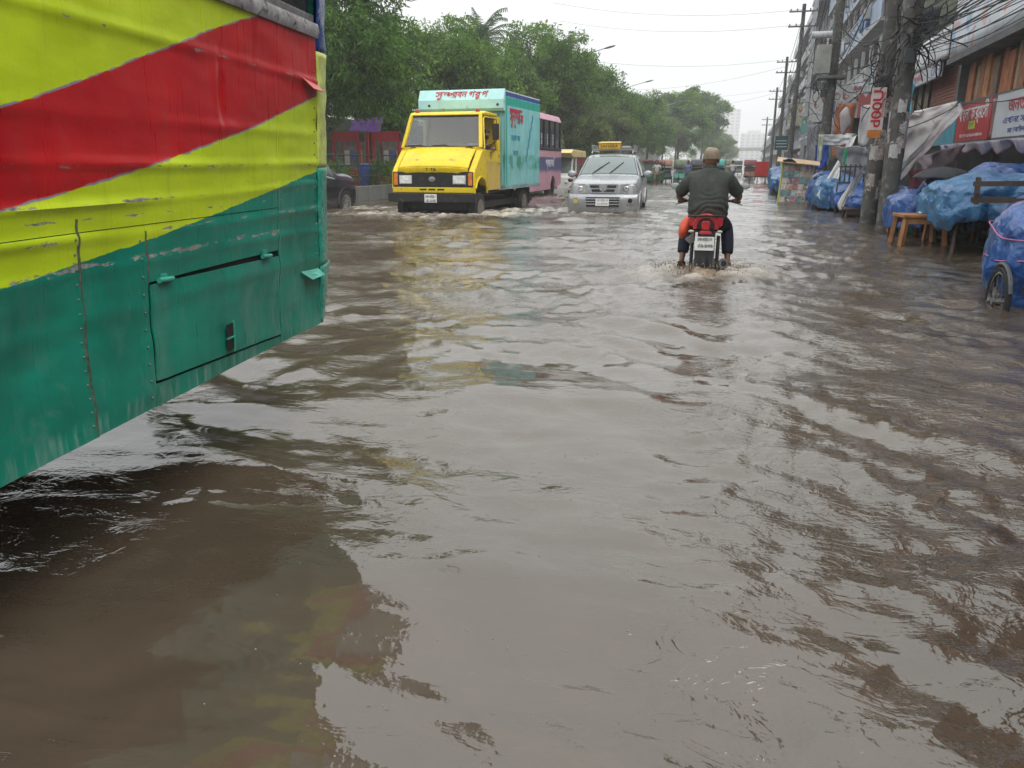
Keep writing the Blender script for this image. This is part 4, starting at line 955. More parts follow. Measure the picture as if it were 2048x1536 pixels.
MB().box(-1.35, 1.2, cb0 - 0.02, cb1 + 0.02, 0.86, 0.975).build('box_sill', pm('sill_grey_green', (0.22, 0.33, 0.33), 0.6, var=0.3, streak=0.5), truck, bevel=0.01)
hd = MB().prism([(2.54, 2.97), (2.42, 2.97), (2.36, 3.05), (2.36, 3.28), (2.50, 3.56), (2.56, 3.56)], 'x', -1.36, 1.19).build('box_header', pm('header_turquoise', (0.36, 0.62, 0.62), 0.35, var=0.12, vs=2, dirt=((0.3, 0.4, 0.38), 0.06, 6)), truck, bevel=0.012)
rp = pm('sign_red', (0.42, 0.02, 0.035), 0.5, var=0.1)
tilt = (R(90) - math.atan2(0.14, 0.28), 0, 0)
def letters(items, mat, parent, org, rot, skew=0.0):
    for (body, dx, dz, size, width) in items:
        me = text_mesh(body, mat, size, 0.003, 0.012, width)
        if skew:
            for v in me.vertices: v.co.x += skew * v.co.y
        o = link('lettering', me, parent); q = Matrix.Rotation(rot[2], 3, 'Z') @ Matrix.Rotation(rot[0], 3, 'X')
        o.location = Vector(org) + q @ Vector((dx, dz, 0)); o.rotation_euler = rot
letters([('সু', -0.56, 0, 0.27, 0.27), ('ন', -0.34, 0.025, 0.18, 0.18), ('দ', -0.22, -0.02, 0.22, 0.17), ('রবন', 0.06, 0, 0.27, 0.44), ('গ', 0.42, 0, 0.27, 0.19), ('রু', 0.60, -0.01, 0.25, 0.20), ('প', 0.80, 0, 0.27, 0.18)], rp, hd, (-0.18, 2.424, 3.425), tilt, 0.15)
for s in (-1, 1):
    b4 = MB(); b4.cyl((s * 1.02, 2.362, 3.14), (s * 1.02, 2.345, 3.14), 0.035, n=8); b4.build('bolt', tblk, hd)
letters([('সুন্দর', -0.05, 0, 0.52, 1.0), ('ক', 0.62, -0.05, 0.4, 0.3)], rp, side_r, (1.178, 3.55, 2.86), (R(90), 0, R(90)))
MB().box(1.174, 1.180, 2.98, 4.2, 3.02, 3.08).build('headstroke', rp, side_r)
letters([('বাতাস ঘর', 0, 0, 0.22, 0.9), ('ফোন', 0, -0.42, 0.22, 0.5)], pm('sign_teal', (0.03, 0.25, 0.33), 0.6, var=0.3), side_r, (1.178, 3.55, 2.28), (R(90), 0, R(90)))
# wheels
def truck_wheel(x, y, w=0.24, r=0.42):
    o = MB().lathe([(0.25, -w/2), (0.37, -w/2), (r, -w*0.36), (r, w*0.36), (0.37, w/2), (0.25, w/2)], (x, y, r), 28, 'x').build('wheel', tyre, truck, smooth=35)
    s = 1 if x > 0 else -1
    MB().lathe([(0.0, x + s*0.02), (0.09, x + s*0.03), (0.12, x - s*0.02), (0.24, x + s*0.02), (0.25, x + s*w/2)], (0, y, r), 20, 'x').build('hub', pm('hub_grey', (0.16, 0.15, 0.13), 0.6, 0.3, var=0.4, vs=9), o, smooth=35)
for s in (-1, 1):
    truck_wheel(s * 1.0, 0.62); truck_wheel(s * 1.0, 4.6, 0.28); truck_wheel(s * 0.66, 4.6, 0.24)
    MB().box(s*1.0 - 0.14, s*1.0 + 0.14, 5.15, 5.17, 0.35, 0.86).build('mud_guard', tblk, truck)
# driver leaning at the side window, forearm over the sill
drv = thing('person', 'bearded driver with forearm over the sill of yellow truck window', 'person', (TX, TY, TZ), R(-1.0))
DJ = {'pel': ((0.62, 1.95, 1.45), (0.15, 0.13)), 'che': ((0.70, 1.90, 1.85), (0.16, 0.12)), 'upc': ((0.76, 1.87, 2.02), (0.12, 0.09)), 'nek': ((0.82, 1.84, 2.14), 0.06), 'hd': ((0.86, 1.80, 2.22), 0.06),
      'rs': ((0.95, 1.80, 1.98), 0.065), 'ru': ((1.06, 1.72, 1.93), 0.055), 're': ((1.17, 1.62, 1.95), 0.048), 'rf': ((1.20, 1.50, 1.97), 0.04), 'rw': ((1.22, 1.40, 1.96), 0.032),
      'ls': ((0.58, 1.82, 1.98), 0.065), 'le': ((0.42, 1.62, 1.75), 0.05), 'lw': ((0.35, 1.42, 1.95), 0.034)}
DB = [('pel', 'che'), ('che', 'upc'), ('upc', 'nek'), ('nek', 'hd'), ('upc', 'rs'), ('rs', 'ru'), ('ru', 're'), ('re', 'rf'), ('rf', 'rw'), ('upc', 'ls'), ('ls', 'le'), ('le', 'lw')]
hand_joints(DJ, DB, 'R', DJ['rw'][0], (0.1, -0.9, -0.2), (-0.2, 0, 1), (0.2, -0.2, -1), 'rw')
hand_joints(DJ, DB, 'L', DJ['lw'][0], (-0.2, -0.9, 0.2), (1, 0, 0.2), (0, -0.2, -1), 'lw')
link('body', skin_mesh(DJ, DB, SK, 'body'), drv)
hm = head_mesh(SK, (0.90, 1.74, 2.33), R(200), 1.0); hm.build('head', SK, drv, smooth=180)
ha = MB(); ha.grid(lambda u, t: (0.90 + 0.084 * math.cos(u*6.283) * math.cos(t*1.57), 1.755 + 0.105 * math.sin(u*6.283) * math.cos(t*1.57), 2.37 + 0.10 * math.sin(t*1.57)), 20, 8, closed_u=True); ha.build('hair', HAIR, drv, smooth=180, solid=0.012)
bd = MB(); bd.grid(lambda u, t: (0.90 + 0.068 * math.sin((u - 0.5) * 3.6) , 1.735 - 0.098 * math.cos((u - 0.5) * 3.0) * (1 - 0.25 * t), 2.30 - 0.10 * t), 14, 6); bd.build('beard', HAIR, drv, smooth=180, solid=0.012)
DS = {'pel': ((0.62, 1.95, 1.50), (0.18, 0.16)), 'che': ((0.70, 1.90, 1.85), (0.195, 0.15)), 'upc': ((0.76, 1.87, 2.02), (0.15, 0.11)), 'nk': ((0.80, 1.85, 2.09), 0.08), 'rs': ((0.95, 1.80, 1.98), 0.082), 'ru': ((1.06, 1.72, 1.93), 0.074), 'ls': ((0.58, 1.82, 1.98), 0.082), 'le': ((0.48, 1.68, 1.82), 0.07)}
link('shirt', skin_mesh(DS, [('pel', 'che'), ('che', 'upc'), ('upc', 'nk'), ('upc', 'rs'), ('rs', 'ru'), ('upc', 'ls'), ('ls', 'le')], pm('shirt_black', (0.02, 0.02, 0.022), 0.9), 'shirt'), drv)
lettering('T', tblk, truck, (-0.13, -0.018, 1.42), (R(82), 0, 0), 0.11, 0.07, bold=0.006)
lettering('TA', tblk, truck, (0.05, -0.018, 1.42), (R(82), 0, 0), 0.11, 0.17, bold=0.006)
# ------------------------------------------------------------------ cars: a lofted shell, panes and lamps laid on its surface
def cr(pts, t):
    """monotone-ish Catmull-Rom through rows of values; t in 0..len-1"""
    n = len(pts); i = min(int(t), n - 2); f = t - i
    p0 = pts[max(i-1, 0)]; p1 = pts[i]; p2 = pts[i+1]; p3 = pts[min(i+2, n-1)]
    out = []
    for a, b, c, d in zip(p0, p1, p2, p3):
        m1 = (c - a) * 0.5 if (b - a) * (c - b) > 0 else 0.0; m2 = (d - b) * 0.5 if (c - b) * (d - c) > 0 else 0.0
        lim = 3 * abs(c - b); m1 = max(-lim, min(lim, m1)); m2 = max(-lim, min(lim, m2))
        f2, f3 = f*f, f*f*f
        out.append((2*f3-3*f2+1)*b + (f3-2*f2+f)*m1 + (-2*f3+3*f2)*c + (f3-f2)*m2)
    return out
class CarShell:
    """stations: (y, zbottom, half width low, z shoulder, half width shoulder, z top edge, half width top, z top centre)"""
    def __init__(self, st): self.st = st
    def sec(self, s):
        y, zb, wl, zs, ws, zt, wt, zc = cr(self.st, s)
        return y, [(wl * 0.93, zb), (wl, zb + (zs - zb) * 0.35), (ws, zs), (wt, zt), (wt * 0.55, zc - (zc - zt) * 0.25), (0.0, zc)]
    def pt(self, s, w, off=0.0):
        """w in -5..5 round the section, 0 at the roof centre line"""
        y, pf = self.sec(s); t = 5 - abs(w)
        x, z = cr(pf, t); sg = 1 if w >= 0 else -1
        p = Vector((sg * x, y, z))
        if off:
            e = 0.05
            a = self.pt(min(s+e, len(self.st)-1), w) - self.pt(max(s-e, 0), w); b = self.pt(s, min(w+e, 5)) - self.pt(s, max(w-e, -5))
            n = b.cross(a); c = Vector((0, y, 0.8 if abs(w) > 2 else z - 1.0))
            if n.length > 1e-9:
                n.normalize()
                if n.dot(p - c) < 0: n = -n
                p = p + n * off
        return p
    def shell(self, mat, parent, ns=64, nw=44, name='body'):
        S = len(self.st) - 1; m = MB()
        m.grid(lambda u, t: tuple(self.pt(t * S, -5 + 10 * u)), nw, ns)
        for k in (0, 1):
            row = [k * (ns-1) * nw + i for i in range(nw)]
            m.f.append(tuple(row if k else row[::-1]))
        return m.build(name, mat, parent, smooth=35)
    def patch(self, name, mat, parent, s0, s1, w0, w1, off=0.006, nu=10, nv=10, s0b=None, s1b=None, th=0.004):
        """pane between stations s0..s1 and ring positions w0..w1; s0b,s1b are the ends at w1"""
        s0b = s0 if s0b is None else s0b; s1b = s1 if s1b is None else s1b; m = MB()
        def fn(u, t):
            w = w0 + (w1 - w0) * t; a = s0 + (s0b - s0) * t; b = s1 + (s1b - s1) * t
            return tuple(self.pt(a + (b - a) * u, w, off))
        m.grid(fn, nu, nv); return m.build(name, mat, parent, smooth=60, solid=th)
def car_wheel(parent, x, y, r, w, spokes=10, dark=False):
    s = 1 if x > 0 else -1
    o = MB().lathe([(r*0.62, -w/2), (r*0.9, -w/2), (r, -w*0.34), (r, w*0.34), (r*0.9, w/2), (r*0.62, w/2)], (x, y, r), 28, 'x').build('wheel', tyre, parent, smooth=35)
    rim = MB(); rim.lathe([(0.0, x + s*w*0.42), (r*0.16, x + s*w*0.42), (r*0.17, x + s*w*0.30), (r*0.17, x + s*w*0.1)], (0, y, r), 18, 'x')
    rim.lathe([(r*0.56, x + s*w*0.46), (r*0.64, x + s*w*0.51), (r*0.64, x + s*w*0.1), (r*0.56, x + s*w*0.1)], (0, y, r), 28, 'x')
    for k in range(spokes):
        a = 2*math.pi*k/spokes
        rim.bar((x + s*w*0.38, y + r*0.15*math.cos(a), r + r*0.15*math.sin(a)), (x + s*w*0.44, y + r*0.6*math.cos(a), r + r*0.6*math.sin(a)), r*0.07, r*0.07, up=(1,0,0))
    rim.build('rim', pm('alloy_rim', (0.5, 0.5, 0.5), 0.25, 0.8), o, smooth=35)
    MB().lathe([(0.0, x + s*w*0.08), (r*0.6, x + s*w*0.08)], (0, y, r), 20, 'x').build('brake_disc', dk, o)
    return o
cglass = glass_mat('car_glass', (0.10, 0.13, 0.125), rough=0.05)
# ---- silver off-roader: front at y = 0, heading -Y
suv = thing('suv', 'silver off-roader with loaded roof rack wading towards the camera', 'car', (-3.70, 21.35, -0.30), R(4.0))
silver = pm('silver_paint', (0.34, 0.35, 0.365), 0.32, 0.3, var=0.05, coat=0.4, dirt=((0.3, 0.27, 0.24), 0.02, 5))
S = CarShell([(0.02, 0.32, 0.80, 0.72, 0.80, 1.00, 0.74, 1.03), (0.10, 0.30, 0.90, 0.76, 0.92, 1.06, 0.82, 1.09), (0.35, 0.30, 0.95, 0.80, 0.96, 1.12, 0.84, 1.15), (0.9, 0.32, 0.95, 0.84, 0.96, 1.18, 0.85, 1.21), (1.32, 0.32, 0.94, 0.92, 0.945, 1.22, 0.86, 1.25),
              (1.72, 0.32, 0.93, 0.98, 0.94, 1.52, 0.76, 1.57), (2.12, 0.32, 0.93, 1.02, 0.94, 1.74, 0.69, 1.80), (2.6, 0.32, 0.93, 1.04, 0.94, 1.79, 0.68, 1.85), (3.7, 0.32, 0.94, 1.06, 0.94, 1.79, 0.68, 1.85), (4.45, 0.32, 0.94, 1.06, 0.94, 1.76, 0.67, 1.82), (4.72, 0.40, 0.90, 1.02, 0.90, 1.50, 0.68, 1.55)])
S.shell(silver, suv)
S.patch('windscreen', glass_mat('suv_windscreen', (0.12, 0.155, 0.15), rough=0.05), suv, 4.15, 5.88, -1.92, 1.92, 0.006, 14, 24, th=0.004)
for s in (-1, 1):
    S.patch('side_window', cglass, suv, 5.3, 7.0, s*2.15, s*2.85, 0.006, 10, 6, 5.05, 7.0)
    S.patch('side_window', cglass, suv, 7.1, 8.0, s*2.15, s*2.85, 0.006, 8, 6)
    S.patch('side_window', cglass, suv, 8.1, 9.0, s*2.15, s*2.85, 0.006, 8, 6)
    S.patch('windscreen_trim', silver, suv, 4.1, 5.95, s*1.93, s*2.08, 0.012, 10, 4)
    m = MB(); m.ball((s*1.10, 1.62, 1.28), 0.125, 0.06, 0.10, 14, 10); mr = m.build('mirror', silver, suv, smooth=180)
    MB().bar((s*0.88, 1.62, 1.20), (s*1.02, 1.62, 1.24), 0.05, 0.04).build('stalk', blk, mr)
    car_wheel(suv, s*0.83, 0.85, 0.38, 0.25); car_wheel(suv, s*0.83, 3.72, 0.38, 0.25)
    # wide arch flares
    for wy in (0.85, 3.72):
        MB().tube([(s*0.945, wy + 0.46*math.cos(a), 0.36 + 0.46*math.sin(a)) for a in np.linspace(0.1, 3.04, 14)], 0.035, 6).build('arch_flare', silver, suv, smooth=60)
def frn(x): return 0.16 * (abs(x) / 0.95) ** 2.5
def fplate(name, poly, mat, parent, y0, th=0.02, mirror=1, bevel=0.006, sub=8):
    """plate following the curved nose; poly in (x, z)"""
    m = MB(); pts = []
    n = len(poly)
    for i in range(n):
        a, b = poly[i], poly[(i+1) % n]; k = max(1, int(math.hypot(b[0]-a[0], b[1]-a[1]) / 0.12))
        pts += [(a[0] + (b[0]-a[0])*j/k, a[1] + (b[1]-a[1])*j/k) for j in range(k)]
    n = len(pts); V = [(mirror*x, frn(x) + y0, z) for x, z in pts] + [(mirror*x, frn(x) + y0 + th, z) for x, z in pts]
    if mirror < 0: V = V
    # strip triangulation through the centre
    cx = sum(p[0] for p in pts)/n; cz = sum(p[1] for p in pts)/n
    V += [(mirror*cx, frn(cx) + y0, cz), (mirror*cx, frn(cx) + y0 + th, cz)]
    F = [(i, (i+1) % n, 2*n) for i in range(n)] + [((i+1) % n + n, i + n, 2*n+1) for i in range(n)] + [(i, i+n, (i+1) % n + n, (i+1) % n) for i in range(n)]
    m.add(V, F); return m.build(name, mat, parent, smooth=30)
bumper = MB()
def bumpf(u, t):
    x = (u - 0.5) * 2 * 0.96; z = 0.27 + 0.50 * t
    y = frn(x) - 0.10 - 0.05 * math.sin(min(1, t * 1.3) * math.pi * 0.5) + 0.10 * max(0, t - 0.8) / 0.2 * 0.6 + 0.05 * (1 - t) ** 3
    return (x, y, z)
bumper.grid(bumpf, 36, 14); bm = bumper.build('front_bumper', silver, suv, smooth=60, solid=0.02)
for s in (-1, 1): MB().prism([(0.05, 0.28), (0.36, 0.28), (0.36, 0.80), (0.06, 0.78)], 'x', s*0.935, s*0.965).build('bumper_end', silver, bm, bevel=0.01)
dgr = pm('grille_dark', (0.015, 0.016, 0.018), 0.4)
lg = fplate('lower_grille', [(-0.44, 0.44), (0.44, 0.44), (0.46, 0.70), (-0.46, 0.70)], dgr, suv, -0.168)
for k in range(3): MB().box(-0.45, 0.45, -0.185, -0.165, 0.50 + 0.07*k, 0.525 + 0.07*k).build('slat', silver, lg, bevel=0.004)
npl = MB().box(-0.18, 0.18, -0.20, -0.186, 0.47, 0.66).build('number_plate', plate, suv, bevel=0.004)
lettering('ঢাকা মেট্রো-ঘ', grey_ink, npl, (0, -0.202, 0.615), (R(90), 0, 0), 0.08, 0.30, bold=0.006, depth=0.001)
lettering('১১-৪৭০৬', grey_ink, npl, (0, -0.202, 0.525), (R(90), 0, 0), 0.09, 0.28, bold=0.006, depth=0.001)
ug = fplate('upper_grille', [(-0.33, 0.80), (0.33, 0.80), (0.40, 1.04), (-0.40, 1.04)], silver, suv, -0.055, 0.05)
for s in (-1, 1):
    for (za, zb_, xa, xb) in ((0.94, 1.005, 0.10, 0.365), (0.835, 0.90, 0.03, 0.32)):
        fplate('grille_slot', [(xa, za), (xb - 0.02, za), (xb, zb_), (xa + (0.02 if za > 0.9 else 0.04), zb_)], dgr, ug, -0.062, 0.006, s)
    fplate('headlight', [(0.44, 0.80), (0.86, 0.78), (0.91, 0.95), (0.88, 1.05), (0.46, 1.035)], pm('suv_lamp', (0.32, 0.33, 0.32), 0.12, 0.3, var=0.3, vs=7, coat=1.0), suv, -0.045, 0.04, s)
    r1 = MB().lathe([(0.0, -0.01), (0.06, -0.012), (0.075, 0.0)], (s*0.62, frn(0.62) - 0.048, 0.91), 18, 'y').build('reflector', chrome, suv, smooth=40)
    fg = MB().lathe([(0.085, -0.03), (0.085, 0.0), (0.065, -0.02), (0.065, -0.03), (0.085, -0.03)], (s*0.74, frn(0.74) - 0.155, 0.60), 20, 'y').build('fog_lamp_ring', silver, suv, smooth=40)
    MB().lathe([(0.0, -0.022), (0.062, -0.02)], (s*0.74, frn(0.74) - 0.155, 0.60), 18, 'y').build('fog_lamp', pm('fog_yellow', (0.5, 0.38, 0.06), 0.2) if s < 0 else dgr, fg, smooth=40)
for a in (90, 210, 330):   # three-diamond badge
    q = R(a); d = lambda r, t: (r*math.cos(q+t), r*math.sin(q+t))
    MB().prism([(0, 0.0), d(0.062, 0.52), d(0.105, 0.0), d(0.062, -0.52)], 'y', -0.075, -0.062).move(lambda p: (p.x, p.y, p.z + 0.925)).build('badge', chrome, ug)
for (x0, dx) in ((-0.50, 0.42), (0.10, 0.36)):
    a, b_ = S.pt(4.18, -1.92 * x0 / 0.8, 0.02), S.pt(5.25, -1.92 * (x0 + dx) / 0.9 * -1 if False else 0, 0.02)
    pa = S.pt(4.2, 2.0 * x0, 0.02); pb = S.pt(5.1, 2.0 * (x0 + dx), 0.02)
    wip = MB().tube([pa, (pa + pb) / 2 + Vector((0, -0.012, 0.006)), pb], 0.015, 5).build('wiper', blk, suv)
rk = MB()
for s in (-1, 1):
    MB().tube([(s*0.60, 2.3, 1.86), (s*0.60, 2.4, 1.93), (s*0.60, 4.1, 1.93), (s*0.60, 4.2, 1.86)], 0.018, 6).build('roof_rail', silver, suv, smooth=60)
rack = thing('roof_rack', 'roof rack basket with yellow lettered box on the silver off-roader', 'roof rack', (-3.70, 21.35, -0.30), R(4.0))
for k in range(6): MB().box(-0.62, 0.62, 2.45 + k*0.28, 2.48 + k*0.28, 1.965, 1.985).build('crossbar', silver, rack)
for s in (-1, 1):
    MB().tube([(s*0.62, 2.45, 1.97), (s*0.62, 2.42, 2.09), (s*0.62, 3.9, 2.09), (s*0.62, 3.9, 1.97)], 0.014, 6).build('side_rail', silver, rack, smooth=60)
    for k in range(8): MB().cyl((s*0.62, 2.5 + k*0.19, 1.97), (s*0.62, 2.5 + k*0.19, 2.09), 0.007, n=5).build('stanchion', silver, rack)
yb_ = MB().box(-0.42, 0.20, 2.40, 2.95, 1.99, 2.14).build('lettered_box', pm('box_amber', (0.62, 0.36, 0.03), 0.5, var=0.15), rack, bevel=0.01)
lettering('SAHARA', pm('box_ink', (0.08, 0.05, 0.02), 0.6), yb_, (-0.11, 2.397, 2.06), (R(90), 0, 0), 0.12, 0.52, bold=0.008, depth=0.002)
MB().slab([(-0.45, 2.38, 2.145), (0.25, 2.38, 2.145), (0.18, 3.0, 2.19), (-0.4, 3.0, 2.19)], 0.02).build('box_lid', pm('lid_tan', (0.55, 0.42, 0.14), 0.6), yb_)
MB().box(0.24, 0.50, 2.5, 3.4, 1.99, 2.07).build('load', pm('load_grey', (0.3, 0.31, 0.3), 0.7), rack, bevel=0.02)
MB().box(-0.7, 0.7, 0.3, 4.5, 0.25, 0.42).build('underbody', dk, suv)

# ---- black crossover at the far left, front away from the camera (front at y = 0 heading +Y after turning)
bcar = thing('car', 'black crossover half hidden behind the bus with spoked alloy wheel', 'car', (-12.35, 22.0, -0.30), R(180))
blackp = pm('black_paint', (0.012, 0.014, 0.017), 0.18, 0.2, var=0.1, coat=0.8)
_ks = ([(0.02, 0.30, 0.72, 0.62, 0.74, 0.86, 0.66, 0.90), (0.12, 0.28, 0.86, 0.72, 0.88, 0.98, 0.76, 1.02), (0.5, 0.28, 0.91, 0.80, 0.92, 1.04, 0.80, 1.08), (1.25, 0.28, 0.91, 0.90, 0.92, 1.10, 0.80, 1.14), (1.75, 0.28, 0.91, 0.94, 0.915, 1.38, 0.72, 1.43),
              (2.25, 0.28, 0.91, 0.96, 0.915, 1.62, 0.64, 1.67), (3.1, 0.28, 0.91, 0.98, 0.915, 1.66, 0.63, 1.71), (4.0, 0.28, 0.91, 1.00, 0.90, 1.58, 0.62, 1.63), (4.4, 0.34, 0.86, 1.00, 0.86, 1.28, 0.66, 1.33), (4.52, 0.45, 0.78, 0.90, 0.78, 1.02, 0.66, 1.05)])
_up = lambda z: z if z < 0.5 else 0.5 + (z - 0.5) * 1.42
K = CarShell([(max(0.02, q[0] - 0.12), q[1], q[2], _up(q[3]), q[4], _up(q[5]), q[6], _up(q[7])) for q in _ks])
K.shell(blackp, bcar)
K.patch('windscreen', cglass, bcar, 3.1, 4.9, -1.9, 1.9, 0.006, 10, 16)
for s in (-1, 1):
    K.patch('side_window', cglass, bcar, 3.75, 5.6, s*2.12, s*2.85, 0.006, 10, 6, 3.35, 5.6)
    K.patch('side_window', cglass, bcar, 5.7, 6.9, s*2.12, s*2.85, 0.006, 10, 6)
    K.patch('window_trim', chrome, bcar, 3.3, 6.95, s*2.88, s*2.96, 0.010, 16, 3)
    K.patch('pillar_trim', chrome, bcar, 3.35, 3.50, s*2.1, s*2.9, 0.010, 4, 8, 3.2, 3.32) if False else None
    MB().box(s*0.905, s*0.925, 1.95, 2.1, 1.08, 1.11).build('door_handle', chrome, bcar, bevel=0.004)
    car_wheel(bcar, s*0.80, 0.72, 0.41, 0.25, 14); car_wheel(bcar, s*0.80, 3.5, 0.41, 0.25, 14)
    for wy in (0.72, 3.5):
        MB().tube([(s*0.905, wy + 0.48*math.cos(a), 0.40 + 0.48*math.sin(a)) for a in np.linspace(0.05, 3.09, 14)], 0.03, 6).build('arch_trim', blk, bcar, smooth=60)
    MB().ball((s*0.70, 0.10, 0.84), 0.16, 0.08, 0.06, 12, 8).build('headlight', pm('clear_lamp', (0.5, 0.52, 0.52), 0.1), bcar, smooth=180)
# ---- maroon saloon behind the off-roader
mcar = thing('car', 'maroon saloon peeking out behind the silver off-roader', 'car', (-5.72, 29.9, -0.38), R(3.0))
maroon = pm('maroon_paint', (0.07, 0.012, 0.018), 0.22, 0.2, var=0.1, coat=0.7)
Q = CarShell([(0.02, 0.25, 0.70, 0.52, 0.72, 0.70, 0.64, 0.73), (0.12, 0.24, 0.82, 0.60, 0.84, 0.80, 0.72, 0.83), (0.5, 0.24, 0.86, 0.66, 0.865, 0.86, 0.76, 0.90), (1.2, 0.24, 0.86, 0.74, 0.865, 0.94, 0.76, 0.98), (1.7, 0.24, 0.86, 0.80, 0.86, 1.18, 0.66, 1.22),
              (2.2, 0.24, 0.86, 0.84, 0.86, 1.36, 0.58, 1.41), (3.0, 0.24, 0.86, 0.85, 0.86, 1.37, 0.58, 1.42), (3.7, 0.24, 0.86, 0.86, 0.86, 1.15, 0.62, 1.19), (4.3, 0.26, 0.84, 0.84, 0.84, 0.95, 0.7, 0.98), (4.45, 0.34, 0.78, 0.76, 0.78, 0.86, 0.66, 0.88)])
Q.shell(maroon, mcar)
Q.patch('windscreen', glass_mat('suv_windscreen'), mcar, 3.1, 4.9, -1.95, 1.95, 0.006, 10, 16)
for s in (-1, 1):
    Q.patch('side_window', cglass, mcar, 3.9, 5.7, s*2.15, s*2.85, 0.006, 8, 6, 3.5, 5.7); Q.patch('side_window', cglass, mcar, 5.8, 6.8, s*2.15, s*2.85, 0.006, 8, 6)
    m = MB(); m.ball((s*0.98, 1.5, 1.0), 0.11, 0.06, 0.08, 12, 8); m.build('mirror', maroon, mcar, smooth=180)
    MB().ball((s*0.66, 0.10, 0.68), 0.17, 0.07, 0.07, 12, 8).build('headlight', pm('clear_lamp', (0.5, 0.52, 0.52), 0.1), mcar, smooth=180)
    car_wheel(mcar, s*0.76, 0.85, 0.31, 0.2, 5); car_wheel(mcar, s*0.76, 3.4, 0.31, 0.2, 5)
    MB().lathe([(0.0, -0.01), (0.045, -0.01), (0.05, 0.01)], (s*0.62, 0.06, 0.40), 12, 'y').build('fog_lamp', chrome, mcar, smooth=40)
MB().box(-0.4, 0.4, -0.005, 0.03, 0.52, 0.64).build('grille', dgr, mcar, bevel=0.01)
MB().box(-0.7, 0.7, 0.0, 0.05, 0.30, 0.42).build('bumper_bar', dgr, mcar, bevel=0.02)

# ---- pink and purple bus behind the truck
pbus = thing('bus', 'faded pink bus with purple band and dark windows behind the truck', 'bus', (-9.25, 27.0, -0.30), R(0.5))
def pink_paint():
    m, nt, b, tc = new_mat('pink_bus_paint'); v = tc.outputs['Object']
    sp_ = nd(nt, 'SeparateXYZ'); lk(nt, v, sp_.inputs[0]); z = sp_.outputs['Z']
    n = noise(nt, v, 2.0, 5.0)
    pk = mixc(nt, ramp(nt, n, 0.3, 0.7), (0.46, 0.22, 0.30), (0.58, 0.33, 0.40))
    pu = mixc(nt, ramp(nt, n, 0.3, 0.7), (0.06, 0.065, 0.16), (0.10, 0.10, 0.22))
    zz = math_n(nt, 'ADD', z, math_n(nt, 'MULTIPLY', math_n(nt, 'SUBTRACT', noise(nt, scaled(nt, v, 1, 3, 0.6), 3.0), 0.5), 0.25))
    bd = math_n(nt, 'MULTIPLY', ramp(nt, zz, 1.05, 1.2), ramp(nt, z, 1.64, 1.66, 1.0, 0.0))
    c = mixc(nt, bd, pk, pu)
    c = mixc(nt, ramp(nt, noise(nt, scaled(nt, v, 8, 8, 0.8), 1.4, 5.0), 0.52, 0.8, 0, 0.6), c, (0.2, 0.14, 0.15))
    lk(nt, c, b.inputs['Base Color']); b.inputs['Roughness'].default_value = 0.45
    return m
pkm = pink_paint()
PX = 1.22
side = [(0.0, 0.45), (9.0 * 0 + 6.3, 0.45)] + [(6.8 + 0.5 * math.cos(a), 0.45 + 0.5 * math.sin(a)) for a in np.linspace(math.pi, 0, 9)] + [(7.3, 0.45), (8.4, 0.62), (8.4, 1.98), (0.0, 1.98)]
for s in (-1, 1): MB().prism(side, 'x', s*PX, s*(PX - 0.05)).build('side_panel', pkm, pbus)
MB().prism([(-PX, 2.98), (-PX + 0.12, 3.22), (0, 3.30), (PX - 0.12, 3.22), (PX, 2.98)], 'y', 0.0, 8.4).build('roof', pkm, pbus, smooth=40, bevel=0.03)
MB().box(-PX + 0.05, PX - 0.05, 8.30, 8.36, 0.6, 2.98).build('end_wall', pkm, pbus); MB().box(-PX + 0.05, PX - 0.05, 0.02, 0.08, 0.6, 2.98).build('end_wall', pkm, pbus)
pg = glass_mat('bus_dark_glass', (0.015, 0.016, 0.02), rough=0.08)
for s in (-1, 1):
    MB().box(s*(PX - 0.04) - 0.01, s*(PX - 0.04) + 0.01, 0.1, 8.25, 2.0, 2.96).build('window_band', pg, pbus)
    for k in range(9):
        MB().box(s*PX - 0.025, s*PX + 0.012, k*1.02 + 0.0, k*1.02 + 0.06, 1.982, 2.978).build('window_post', pm('bus_post_black', (0.02, 0.02, 0.022), 0.5), pbus)
    MB().box(s*PX - 0.02, s*PX + 0.015, 0.0, 8.38, 1.90, 1.975).build('waist_rail', pm('bus_post_black', (0.02, 0.02, 0.022)), pbus)
    truck_w = MB().lathe([(0.26, -0.13), (0.42, -0.13), (0.46, -0.08), (0.46, 0.08), (0.42, 0.13), (0.26, 0.13)], (s*1.05, 6.8, 0.46), 26, 'x').build('wheel', tyre, pbus, smooth=40)
    MB().lathe([(0.0, s*1.08), (0.26, s*1.05)], (0, 6.8, 0.46), 16, 'x').build('hub', grey_m, truck_w)
letters([('প্রজাপতি', 0, 0, 0.40, 1.7)], pm('bus_white_ink', (0.6, 0.6, 0.66), 0.5, var=0.2), pbus, (PX + 0.004, 6.2, 1.42), (R(90), 0, R(90)))
for k in range(3):
    lettering('০', pm('bus_white_ink', (0.6, 0.6, 0.66)), pbus, (PX + 0.004, 4.65 + k*1.02, 2.4), (R(90), 0, R(90)), 0.4, 0.2, depth=0.001)
    lettering('৪', pm('bus_white_ink', (0.6, 0.6, 0.66)), pbus, (PX + 0.004, 4.65 + k*1.02, 2.2), (R(90), 0, R(90)), 0.3, 0.15, depth=0.001)
MB().box(-1.1, 1.1, 0.1, 8.2, 0.42, 0.5).build('floor_pan', dk, pbus)

pbus.scale = (1, 1, 1.1)
